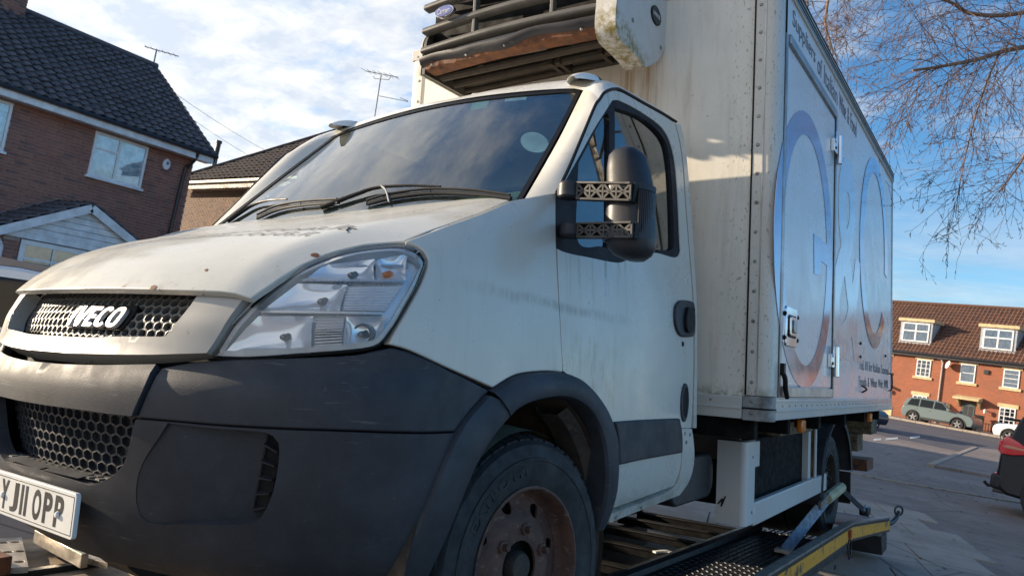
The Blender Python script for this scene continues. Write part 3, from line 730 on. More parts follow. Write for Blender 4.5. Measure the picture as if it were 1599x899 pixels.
# ---- headlights
HLO = [(326.8, 555.7), (353.8, 514), (396.5, 467.5), (437, 436), (477.6, 412.6), (522.6, 394.6), (567.6, 384.5), (612.7, 380), (635, 381), (653, 388), (663, 400), (664.5, 413), (653, 444), (635, 478), (612.7, 516), (597, 536.6), (579, 545), (545, 549.5), (477.6, 554), (387.5, 559.5), (335, 558)]
hlp = NP(*HLO); hl_loop = resample(crom(hlp+[hlp[0]], 6), .015)[:-1]
hc = np.mean(hl_loop, axis=0)
def hl_f(sg):
    return (lambda s, z: nose(s*sg, z)) 
def hl_pt(sg, s, z, d):
    p = nose(s*(1 if sg > 0 else ASY), z)+fnormal(nose, s, z)*d; return V([p[0]*sg, p[1], p[2]])
for sg in (1, -1):
    lp = hl_loop if sg > 0 else mir(hl_loop)
    hl = patch('headlight', lp, nose, M['seal'], T, step=.03, off=-.012, depth=.02, holes=[(shrink(hl_loop, .006) if sg > 0 else mir(shrink(hl_loop, .006)))])
    l2 = shrink(hl_loop, .0025); l3 = shrink(hl_loop, .014)
    patch('lens', l2 if sg > 0 else mir(l2), nose, M['lens'], hl, step=.03, off=.004, depth=.014, bevel=.004)
    # chrome rim strip just inside the lens
    rim_o = np.array(shrink(hl_loop, .007)); rim_i = np.array(shrink(hl_loop, .020)); g = MB(); n = len(rim_o)
    P = [[hl_pt(sg, *rim_o[i % n], -.010), hl_pt(sg, *rim_i[i % n], -.006), hl_pt(sg, *rim_i[i % n], -.026)] for i in range(n+1)]
    g.grid(P); g.out('lamp_rim', M['white'], hl)
    bowl = shrink(hl_loop, .014)
    if sg > 0 or True:
        patch('lamp_housing', bowl if sg > 0 else mir(bowl), nose, M['silver'], hl, step=.03, off=-.034, depth=-.022)
    # ledges and reflectors
    uv = lambda px: NP(px)[0]
    def ledge(pa, pb, d0=-.036, d1=-.008, th=.006):
        a, b = uv(pa), uv(pb); g = MB(); n = 12; P = []
        for i in range(n+1):
            s, z = a+(b-a)*i/n; P.append([hl_pt(sg, s, z-th/2, d0), hl_pt(sg, s, z-th/2, d1), hl_pt(sg, s, z+th/2, d1), hl_pt(sg, s, z+th/2, d0)])
        g.grid(P); g.out('lamp_ledge', M['satin'], hl)
    ledge((405, 484), (597, 488)); ledge((470, 434), (632, 437)); ledge((530, 405), (640, 408), d1=-.02)
    for k_i, (p0, p1, p2, p3, bp_) in enumerate((((462, 438), (541, 441), (407, 482), (529, 483), (500, 463)), ((400, 490), (487, 491), (345, 550), (483, 550), (440, 524)), ((540, 492), (604, 493), (536, 545), (592, 540), (568, 520)), ((505, 408), (584, 399), (474, 432), (584, 434), (548, 420)), ((588, 400), (640, 390), (588, 434), (636, 435), (606, 420)))):
        a, b, c_, d_ = map(uv, (p0, p1, p2, p3)); g = MB(); P = []
        for i in range(13):
            row = []
            for j in range(11):
                x_, y_ = i/12, j/10; q_ = (a*(1-x_)+b*x_)*(1-y_)+(c_*(1-x_)+d_*x_)*y_
                row.append(hl_pt(sg, *q_, -.012-.020*(math.sin(math.pi*x_)*math.sin(math.pi*y_))**.6))
            P.append(row)
        g.grid(P); rf = g.out('reflector', M['bowl'], hl, sharp=180)
        bc = hl_pt(sg, *uv(bp_), -.030); bd = V([.25*sg, -.95, 0]); bd /= np.linalg.norm(bd)
        MB().lathe([(0, .022), (.006, .020), (.009, .012), (.009, 0), (.013, -.004)], bc, bd, 14).out('bulb', M['amber'] if k_i == 4 else M['steel'], rf)
        if k_i == 2: MB().lathe([(.022, .010), (.026, .014), (.028, .008), (.028, -.01)], bc, bd, 24).out('projector_ring', M['steel'], rf)
    for (p0, p1, p2, p3, n, mt) in (((540, 441), (630, 442), (532, 482), (602, 484), 9, 'bowl'), ((490, 491), (536, 491), (486, 546), (532, 543), 11, 'chrome')):
        a, b, c_, d_ = map(uv, (p0, p1, p2, p3))
        for k in range(n):
            s0, s1 = a+(c_-a)*k/n, b+(d_-b)*k/n; s2, s3 = a+(c_-a)*(k+1)/n, b+(d_-b)*(k+1)/n; g = MB(); P = []
            for i in range(7):
                q0, q1 = s0+(s1-s0)*i/6, s2+(s3-s2)*i/6; P.append([hl_pt(sg, *(q0+(q1-q0)*t), -.029+.010*math.sin(math.pi*t)) for t in (0, .2, .4, .6, .8, 1)])
            g.grid(P); g.out('lamp_rib', M[mt], hl, sharp=180)

# ---- fender, door, cab corner
fen_top = SP((633, 376.5), (700, 352), (760, 330), (797, 313.5))
f1 = SP((797, 313.5), (835, 306.5), (866, 301.5)); seam_d = SP((868, 302), (869, 395), (873, 470), (877, 540), (879.5, 579))
flare_o = [(762, 610), (769.7, 606), (799.7, 588), (823.6, 582), (855.6, 580), (879.6, 582), (903.5, 592), (927.5, 616), (947.4, 647.8), (959.4, 687.8), (960.6, 727.7), (957.4, 763.6), (945, 800), (936, 818)]
fo = SP(*flare_o)
fen_bot = SP((879, 581), (855.6, 579), (823.6, 581), (799.7, 587), (769.7, 605)); fen_b2 = SP((769.7, 605), (700, 574.5), (640, 547), (608, 537.5))
fen_lamp = SP((608, 537.5), (618, 517), (640, 478), (658, 444), (669, 413), (667, 399), (656, 385), (633, 376.5))
fpoly = outline([fen_top, f1, seam_d, fen_bot, fen_b2, fen_lamp], .02)
fender = patch('front_wing', fpoly, side, M['side'], T, step=.03, depth=.03, bevel=.004, seg=3); mirror_x(fender)
# door skin: front seam, window opening edge, rear edge, sill
win_o = [(956, 157), (969, 158), (1005, 177.5), (1036, 202.5), (1051, 238), (1058, 300), (1061.5, 376), (1062, 394), (1053, 402), (1020, 394.5), (985, 404), (964, 410), (920, 402), (877, 392), (849, 371.5), (849, 356), (869, 300), (879, 289), (905, 243), (930, 198)]
wo = SP(*win_o); wo_loop = resample(crom(wo+[wo[0]], 6), .02)[:-1]
seam_up = SP((879.5, 579), (877, 540), (873.5, 470), (870.5, 395), (872, 300), (890, 262), (912, 210), (931, 166), (940, 152), (950, 144.5), (961, 142), (974, 146))
seam_r = SP((974, 146), (1004.6, 163.5), (1033.5, 179.5), (1053, 192)); rear_d = SP((1053, 192), (1063, 235), (1070, 320), (1078, 420), (1082, 480), (1083, 560), (1081, 640), (1079, 668))
sill = SP((1062, 760), (1010, 783), (975, 797), (948, 808))
rear_low = SP((1064, 668), (1064, 705), (1061, 735), (1052, 758))
fo_r = SP((945, 797), (957.6, 763.6), (961, 727.7), (960, 687.8), (948.2, 647.8), (928, 615.5), (904, 591.3), (880.3, 581.2))
zs_ = sill[0][1]
dpoly = outline([seam_up, seam_r, rear_d, [rear_d[-1], rear_low[0]], rear_low, [rear_low[-1], fo_r[0]], fo_r], .02)
door = patch('cab_door', dpoly, side, M['side'], T, step=.03, depth=.03, holes=[[p for p in wo_loop]], bevel=.004, seg=3)
door2 = mirror_x(door)
cpoly = outline([SP((1064, 669), (1079, 669)), SP((1079, 669), (1082, 690), (1082, 725), (1074, 752), (1060, 772)), SP((1060, 772), (1010, 791), (950, 815)), SP((950, 815), (946, 803)), SP((946, 803), (1000, 784), (1050, 761), (1061, 737), (1064, 705), (1064, 669))], .02)
corner = patch('cab_sill', cpoly, side, M['side'], T, step=.03, depth=.04, off=.004, bevel=.006, seg=3); mirror_x(corner)
g = bolts(MB(), [side(*SP(p)[0])+V([.004, 0, 0]) for p in ((1068, 676), (1076, 678), (1070, 690), (960, 806), (1000, 790))], (1, 0, 0), .009, .004); g.out('sill_screw', M['steel'], corner)
# pillar behind the door
ppoly = outline([SP((1056, 193), (1066, 235), (1073, 320), (1081, 420), (1085, 480), (1086, 560), (1084, 668)), SP((1084, 668), (1089, 668)), SP((1089, 668), (1090, 560), (1089.5, 480), (1086, 410), (1079, 310), (1072, 235), (1064, 194)), SP((1064, 194), (1056, 193))], .02)
pil = patch('cab_corner_panel', ppoly, side, M['side'], T, step=.03, depth=.10, off=-.004, bevel=.006, seg=3); mirror_x(pil)
# black window surround with mirror triangle
q1 = [(905, 254), (948.5, 176), (953, 222), (953, 297), (952, 379), (938, 384), (904, 378), (903, 300)]
q2 = [(961, 167), (1005, 184.5), (1035.5, 212.6), (1046, 243), (1051, 300), (1053.5, 378), (1051, 388), (1042, 391), (1000, 386), (961, 381), (961.5, 300), (961.5, 230)]
h1 = resample(crom(SP(*q1, q1[0]), 4), .02)[:-1]; h2 = resample(crom(SP(*q2, q2[0]), 4), .02)[:-1]
surr = patch('window_surround', wo_loop, side, M['mattep'], T, step=.03, depth=.03, off=-.004, holes=[h1, h2], bevel=.004); mirror_x(surr)
glass_poly = [p for p in wo_loop]
sg_ = patch('quarter_glass', resample(crom(SP((899, 258), (951, 168), (956, 230), (956, 384), (940, 388), (899, 382), (899, 258)), 3), .03)[:-1], side, M['sideglass'], T, step=.05, off=-.016, depth=0); mirror_x(sg_)
sg_ = patch('door_glass', resample(crom(SP((957, 160), (1008, 180), (1040, 210), (1051, 243), (1057, 300), (1058, 384), (1050, 394), (1000, 391), (957, 386), (957, 160)), 3), .03)[:-1], side, M['sideglass'], T, step=.05, off=-.018, depth=0); mirror_x(sg_)
# protective moulding on the door
mp_ = outline([SP((957, 658), (1000, 655), (1058, 652.5)), SP((1058, 652.5), (1062, 680), (1062, 706)), SP((1062, 706), (1005, 716), (963, 725)), SP((963, 725), (962, 690), (957, 658))], .02)
mo = patch('door_moulding', mp_, side, M['grey'], T, step=.05, depth=.02, off=.014, bevel=.008, seg=3)
mo.data.materials[0] = M['plastic']; mirror_x(mo)
# handle, lock, fuel flap
hp = outline([SP((1052, 478), (1060, 469), (1078, 471), (1082, 482), (1082, 520), (1074, 526), (1060, 524), (1053, 510), (1051, 492), (1052, 478))], .01)
hd = patch('door_handle', hp, side, M['plastic2'], door, step=.02, off=.012, depth=.02, bevel=.006, seg=3)
hp2 = outline([SP((1067, 480), (1075, 481), (1077, 500), (1074, 518), (1066, 517), (1064, 498), (1067, 480))], .01)
patch('handle_grip', hp2, side, M['seal'], T, step=.02, off=.026, depth=.014, bevel=.004).parent = door
lk = side(*SP((1066, 537))[0]); MB().lathe([(0, .004), (.009, .004), (.012, .0), (.012, -.01)], lk, (1, 0, 0), 16).out('door_lock', M['seal'], door)
c_ = SP((1068, 628))[0]; el = [V([c_[0]+.045*math.cos(t), c_[1]+.085*math.sin(t)]) for t in np.linspace(0, 2*math.pi, 29)[:-1]]
ei = [V([c_[0]+.004+.033*math.cos(t), c_[1]+.066*math.sin(t)]) for t in np.linspace(0, 2*math.pi, 25)[:-1]]
fu = patch('fuel_pocket', el, side, M['plastic2'], T, step=.03, off=.008, depth=.02, holes=[ei], bevel=.004)
fi = patch('fuel_cap', ei, side, M['seal'], fu, step=.03, off=.004, depth=0)
# flares
FO = [side(*p) for p in fo]; fi_px = [(784, 650), (793, 640), (806, 632), (823.6, 625), (855.6, 619), (879.6, 621.5), (903.5, 634), (920, 657), (931.5, 691.8), (935.8, 731.7), (934.5, 763.6), (928, 800), (921, 820)]
FI = [side(*p) for p in SP(*fi_px)]
strip('arch_flare', crom(FO), crom(FI), M['plastic'], T, [(0, .004), (.06, .020), (.3, .034), (.7, .040), (.93, .034), (1, .024)], lip=.09)
FO2px = [(757.7, 616), (719.8, 660), (691.9, 715.7), (659.9, 795.6), (634, 845), (608, 899)]; FI2px = [(795.7, 638), (771.7, 664), (747.8, 696), (727.8, 731.7), (703.8, 787.6), (683.9, 835.5), (658, 893)]
A = [nose(*p) for p in NP(*FO2px)]; B = [side(*p) for p in SP(*FI2px)]
A.append(A[-1]+(A[-1]-A[-2])*.6); B.append(B[-1]+(B[-1]-B[-2])*.5)
strip('bumper_arch_flare', crom(A), crom(B), M['plastic'], T, [(0, .002), (.05, .014), (.3, .026), (.75, .034), (.95, .03), (1, .022)], lip=.10)
for ob in [o for o in T.children if o.name.startswith(('arch_flare', 'bumper_arch_flare'))]: mirror_x(ob)

# ---- windscreen, pillars, roof
wp = outline([[V([-.862, 1.545]), V([0, 1.50]), V([.862, 1.545])], [V([.862, 1.545]), V([.80, 1.90]), V([.742, 2.165])], [V([.742, 2.165]), V([.72, 2.185]), V([.60, 2.203]), V([0, 2.232]), V([-.60, 2.203]), V([-.72, 2.185]), V([-.742, 2.165])], [V([-.742, 2.165]), V([-.80, 1.90]), V([-.862, 1.545])]], .03)
wi = shrink(wp, .019)
ring = patch('windscreen_seal', wp, ws, M['seal'], T, step=.05, depth=.02, off=-.002, holes=[wi], bevel=.004)
wsg = patch('windscreen', shrink(wp, .014), ws, M['glass'], T, step=.04, depth=0, off=-.006)
# pillar + roof half as a Coons patch
zr = lambda y: float(np.interp(y, [1.4, 1.55, 1.7, 1.9, 2.1, 2.36], [2.15, 2.245, 2.315, 2.35, 2.36, 2.36]))
seam_out = [side(*p) for p in SP((869.5, 301), (888.5, 262), (910.5, 210), (929, 166), (936, 156))]
gut = [side(*p) for p in SP((936, 156), (945, 144), (960, 139), (973.5, 143), (1004.6, 160.5), (1033.5, 176.5), (1056, 190.5))]
ws_edge = [ws(x, z) for x, z in ((.874, 1.54), (.845, 1.72), (.812, 1.90), (.775, 2.06), (.750, 2.172))]
def coons(c0, c1, d0, d1, nu, nv, bulge=0., bd=(0, 0, 1)):  # c0,c1 along u; d0,d1 along v
    c0, c1, d0, d1 = resample(c0, n=nu), resample(c1, n=nu), resample(d0, n=nv), resample(d1, n=nv); P = []
    for j in range(nv+1):
        v = j/nv; row = []
        for i in range(nu+1):
            u = i/nu
            p = (1-v)*c0[i]+v*c1[i]+(1-u)*d0[j]+u*d1[j]-((1-u)*(1-v)*c0[0]+u*(1-v)*c0[-1]+(1-u)*v*c1[0]+u*v*c1[-1])
            row.append(p+V(bd)*bulge*16*u*(1-u)*v*(1-v))
        P.append(row)
    return P
top_e = [ws(x, z) for x, z in ((0, 2.240), (.2, 2.237), (.4, 2.226), (.60, 2.210), (.72, 2.192), (.750, 2.172))]
conn = crom([ws_edge[-1], (ws_edge[-1]+seam_out[-1])/2+V([.006, -.01, .012]), seam_out[-1]])
yr = gut[-1][1]; zs = gut[-1][2]; xs = gut[-1][0]
rear_prof = [V([xs*t, yr+.0, zs+(2.362-zs)*(1-t**2.6)**(1/2.2)]) for t in np.linspace(0, 1, 24)]
mid = crom([ws(0, 2.240), V([0, 1.66, 2.292]), V([0, 1.85, 2.335]), V([0, 2.1, 2.36]), rear_prof[0]])
front = resample(crom(top_e), n=18)+resample(conn, n=6)[1:]
for sg in (1, -1):
    P = coons(crom(ws_edge), crom(seam_out), [ws_edge[0], seam_out[0]], conn, 24, 6, .010, (.6, -.6, .3))
    Q = coons(front, rear_prof, mid, crom(gut), 26, 22, .012)
    mx = lambda P: [[V([p[0]*sg, p[1], p[2]]) for p in r] for r in P]
    MB().grid(mx(P), flip=sg > 0).out('windscreen_pillar', M['paint'], T, sharp=60)
    MB().grid(mx(Q), flip=sg < 0).out('cab_roof', M['roofp'], T, sharp=60)
    g = MB().tube([V([p[0]*sg, p[1], p[2]]) for p in crom(seam_out+gut[1:])], .0065, 6); g.out('door_seal', M['seal'], T)
# cab back wall and interior
g = MB(); P = [V([x*1, yr-.004, z]) for x, z in [(side_x(2.3, z)-.012, z) for z in np.linspace(.55, zs, 14)]]
poly = [(p[0], p[2]) for p in P]+[(p[0], p[2]) for p in rear_prof[::-1]]; poly = poly+[(-a, b) for a, b in poly[::-1]]
g.prism(poly, lambda u, w, d: V([u, yr+d, w]), -.012, -.002); g.out('cab_back_wall', M['paint'], T)
g = MB().grid([[V([x, yr-.03, z]) for x in np.linspace(-.92, .92, 6)] for z in (.6, 1.5, 2.0)]); g.out('cab_lining', M['trim'], T)
g = MB().add([V([s*.93 if z < 1.5 else s*(.93-(z-1.5)*.28), y, z]) for s in (-1,) for y, z in ((.9, .6), (2.3, .6), (2.3, 2.2), (1.75, 2.2), (.95, 1.5))], [(0, 1, 2, 3, 4)]); g.out('far_door_lining', M['dash'], T)
g = MB(); P = []
for x in np.linspace(-.86, .86, 20):
    P.append([V([x, y+.10*x*x, z+.02*math.cos(x*4)]) for y, z in ((.86, 1.50), (1.00, 1.555), (1.12, 1.56), (1.24, 1.545), (1.32, 1.48), (1.36, 1.20), (1.36, .8))])
g.grid(P); g.out('dashboard', M['dash'], T)
for cx_, w in ((-.45, .5), (.30, .85)):
    g = MB(); g.box((cx_-w/2, 1.55, .95), (cx_+w/2, 2.05, 1.12)); g.box((cx_-w/2, 1.98, 1.1), (cx_+w/2, 2.14, 1.72), lambda x, y, z: (x, y+(z-1.1)*.18, z))
    st = g.out('seat', M['seat'], T, bevel=.05, seg=3)
    for hx_ in ((cx_,) if w < .6 else (cx_-.21, cx_+.21)):
        MB().box((hx_-.13, 2.10, 1.76), (hx_+.13, 2.19, 1.95)).out('headrest', M['seat'], st, bevel=.04, seg=3)
g = MB(); cw = V([-.45, 1.42, 1.50]); ax = V([0, -.75, .66]); e1 = V([1., 0, 0]); e2 = np.cross(ax, e1)
g.tube([cw+(e1*math.cos(t)+e2*math.sin(t))*.21 for t in np.linspace(0, 2*math.pi, 33)], .016, 8, cap=False); g.bar(cw-e1*.2, cw+e1*.2, .05, .02); g.out('steering_wheel', M['plastic2'], T)
g = MB(); g.box((.30, 1.02, 1.555), (.80, 1.26, 1.60), lambda x, y, z: (x, y+.1*x*x, z+(x-.3)*.07)); g.out('folded_jacket', M['hivis'], T, bevel=.02)
# stickers on the glass
def ws_quad(name, pts, mat, d=-.008):
    def g_(P): return P[1]-(.943+.981*(P[2]-1.6)+.12*P[0]**2)
    v = [hit(p, lambda P: -g_(P)) + V([0, .012, 0]) for p in pts]
    n = len(v); mesh(name, v, [tuple(range(n))], mat, T)
ws_quad('green_sticker', [(735, 160), (762, 155.5), (757, 167), (731, 171)], M['green'])
ws_quad('white_sticker', [(787, 151), (821, 148), (819, 154.5), (785, 157.5)], M['sticker'])
ws_quad('round_sticker', [(815+6*0+22*math.cos(t)+17, 221-16*math.sin(t)+3*math.cos(t)) for t in np.linspace(0, 2*math.pi, 20)[:-1]], M['sticker'])
# roof marker lamps
for sg in (1, -1):
    p = V([.72*sg, 1.64, 2.243]); q = V([.0, .26, .045]); P = []
    for t in np.linspace(0, 1, 15):
        r = math.sin(math.pi*(.03+.94*t))**.55; P.append([p+q*(t-.45)+V([math.cos(a)*.062*r, 0, math.sin(a)*.046*r-.012]) for a in np.linspace(0, math.pi, 13)])
    front_ = MB().grid(P[:8]).out('marker_lamp', M['white'], T, sharp=180); MB().grid(P[7:]).out('marker_base', M['seal'], front_, sharp=180)
# cowl, wipers
g = MB().grid([[V([x, y+.12*x*x, z]) for x in np.linspace(-.86, .86, 24)] for y, z in ((.90, 1.50), (.955, 1.545), (1.0, 1.55))]); g.out('cowl_panel', M['plastic2'], T)
def wsp(px, off=.03):
    gg = lambda P: -(P[1]-(.943+.981*(P[2]-1.6)+.12*P[0]**2)); h_ = hit(px, gg); return h_+V([0, -.714, .70])*off
def wiper(base, arm, blade):
    g = MB(); A = [wsp(p, o) for p, o in arm]; g.tube(crom(A, 6), list(np.linspace(.010, .004, 6*(len(A)-1)+1)), 7); w = g.out('wiper_arm', M['seal'], T)
    g = MB(); B = [wsp(p, o*.6) for p, o in blade]; g.tube(crom(B, 6), .0055, 6)
    C2 = [wsp((p[0]+1.5, p[1]+7), .006) for p, o in blade]; g.tube(crom(C2, 6), .005, 6)
    D2 = [(a*.35+b*.65) for a, b in zip(B, C2)]
    for i in range(0, len(B), 2): g.bar(D2[i], C2[i], .010, .010)
    g.tube(crom(D2, 6), .004, 5)
    g.out('wiper_blade', M['black'], w); return w
w1 = wiper(None, [((503, 326), .006), ((560, 306), .010), ((592, 297), .012), ((640, 294), .012), ((690, 295), .010)], [((573, 314), .006), ((612, 304), .010), ((672, 297), .010), ((740, 299), .010), ((797, 306), .006)])
w2 = wiper(None, [((356, 347), .004), ((395, 323), .008), ((420, 316), .010), ((450, 314), .010)], [((402, 336), .006), ((432, 323), .008), ((470, 316), .008), ((527, 312), .006)])
g = MB().tube(crom([wsp((597, 295), .015), wsp((605, 302), .015), wsp((609, 318), .008)], 6), .004, 6); g.out('washer_hose', M['trim'], T)

# ---- front wheel (turned a little) and arch liner
def wheel(name_t, c, axis, rt, rr_, width, rust=True, detail=True, text=None):
    c = V(c, float); ax = V(axis, float); ax /= np.linalg.norm(ax); side_n = 64
    u = V([0, 0, 1.])-ax*ax[2]; u /= np.linalg.norm(u); w_ = np.cross(u, ax)
    g = MB()
    k = rt
    prof = [(rr_, -.012), (rr_*1.02, .004), (rr_*1.10, .010), (rr_+.35*(rt-rr_), .016), (rr_+.52*(rt-rr_), .017), (rr_+.53*(rt-rr_), .020), (rr_+.58*(rt-rr_), .020), (rr_+.59*(rt-rr_), .016), (rt*.93, .006), (rt*.965, -.010), (rt*.985, -.030), (rt, -.06), (rt, -width*.5), (rt, -width+.06), (rt*.96, -width+.01), (rr_, -width)]
    g.lathe(prof, c, ax, side_n); ty = g.out(name_t, M['tyre'], T, sharp=30)
    if detail:
        g = MB()
        for i in range(76):
            t = 2*math.pi*(i+(.18 if i % 2 else 0))/76; d = u*math.cos(t)+w_*math.sin(t); tg = np.cross(ax, d)
            a, b = c+d*(rt*.972)+ax*-.008, c+d*(rt*1.006)-ax*.062
            g.bar(a-d*.004, b-d*.002, rt*.058, .012, up=tg*0+d)
            a, b = c+d*(rt*1.0)-ax*.085, c+d*(rt*1.0)-ax*(width*.46)
            g.bar(a, b, rt*.060, .014, up=d)
        g.out('tyre_tread', M['tyre'], ty)
    if text:
        tv_, tf_ = text_geo(text, 1., 0, .03, 0, .02); a_ = np.array(tv_); lo_, hi_ = a_.min(0), a_.max(0)
        def tfun(p):
            fr_ = (p[0]-lo_[0])/(hi_[0]-lo_[0]); rad = rr_+(rt-rr_)*(.26+.20*(p[1]-lo_[1])/(hi_[1]-lo_[1])); t = math.radians(62-60*fr_)
            d = w_*0+u*math.cos(t)-(-w_ if False else w_)*math.sin(t)*(1 if WS > 0 else -1); return c+d*rad+ax*(.0165+(.0014 if p[2] > 0 else -.002))
        mesh('tyre_lettering', [tfun(p) for p in tv_], tf_, M['tyre'], ty, sharp=30)
    rim = rr_
    rp = [(rim*1.0, -.012), (rim*1.025, .004), (rim*1.03, .010), (rim*.995, .012), (rim*.965, .002), (rim*.955, -.03), (rim*.93, -.050), (rim*.90, -.058)]
    rm = MB().lathe(rp, c, ax, 48).out('wheel_rim', M['rust'] if rust else M['dirtmetal'], ty)
    def disc(a, b):
        r = math.hypot(a, b)/rim; d = float(np.interp(r, [0, .36, .40, .56, .60, .70, .80, .91], [-.030, -.030, -.030, -.028, -.030, -.052, -.062, -.060]))
        return c+(w_*a+u*b)+ax*d
    circ = lambda r, n, cx0=0, cy0=0: [V([cx0+r*math.cos(t), cy0+r*math.sin(t)]) for t in np.linspace(0, 2*math.pi, n+1)[:-1]]
    holes = [circ(rim*.095, 14, rim*.77*math.cos(t), rim*.77*math.sin(t)) for t in np.linspace(0, 2*math.pi, 9)[:-1]+.2]+[circ(rim*.33, 28)]
    patch('wheel_disc', circ(rim*.915, 56), disc, M['rust'] if rust else M['dirtmetal'], ty, step=rim*.10, depth=.008, holes=holes, flip=(np.dot(np.cross(w_, u), ax) < 0), sharp=40)
    MB().lathe([(0, -.085), (rim*.9, -.085)], c, ax, 32).out('wheel_cavity', M['void'], ty)
    g = MB()
    for t in np.linspace(0, 2*math.pi, 7)[:-1]+.35:
        p = c+(w_*math.cos(t)+u*math.sin(t))*rim*.47-ax*.030; MB().lathe([(0, .030), (.010, .030), (.012, .012), (.019, .010), (.021, 0)], p, ax, 6).out('wheel_nut', M['rust'] if rust else M['dirtmetal'], ty, sharp=25)
    pass
    MB().lathe([(0, -.018), (rim*.17, -.020), (rim*.20, -.032), (rim*.20, -.085)], c, ax, 24).out('hub_cap', M['dirtmetal'], ty)
    return ty
k_ = 1.1
WC = V([-1.1224, 1.7969, -.5563])*k_+CT; wax = V([math.cos(.1066), -math.sin(.1066), .045])
WS = 1
wheel('front_wheel', WC, wax, .403, .242, .24, True, True, 'EXTRO HT')
g = MB().lathe([(.405, 0), (.405, -.24), (.24, -.24)], V([-.97, WC[1], WC[2]])+V([0, 0, 0]), (-1, 0, 0), 32); g.out('far_front_wheel', M['tyre'], T)
ac = V([0, .945, .43])
g = MB(); rows = []
for t in np.linspace(math.radians(-25), math.radians(205), 32):
    d = V([0, -math.cos(t), math.sin(t)]); rows.append([ac+d*(.535+.012*math.sin(t*9)*(x < .8))+V([x, 0, 0]) for x in (.985, .90, .80, .72, .62, .45)])
g.grid(rows); lin = g.out('arch_liner', M['liner'], T)
g = MB()
for t0, t1, x0, x1 in ((math.radians(118), math.radians(200), .84, .97),):
    rows = [[ac+V([0, -math.cos(t), math.sin(t)])*r+V([x, 0, 0]) for r, x in ((.53, x0), (.50, x0+.02), (.50, x1-.03), (.53, x1))] for t in np.linspace(t0, t1, 18)]
    g.grid(rows)
g.out('liner_flange', M['liner'], lin)
g = MB(); g.box((.30, .45, .35), (.46, 1.5, 1.25)); g.out('inner_wing', M['liner'], T)
rows = [[V([x, WC[1]-math.cos(t)*r, WC[2]+math.sin(t)*r]) for x, r in ((.93, .415), (.80, .428), (.70, .43))] for t in np.linspace(math.radians(50), math.radians(112), 14)]
MB().grid(rows).out('tyre_guard', simple('pale_dusty_edge', (.20, .19, .13), .8), T)
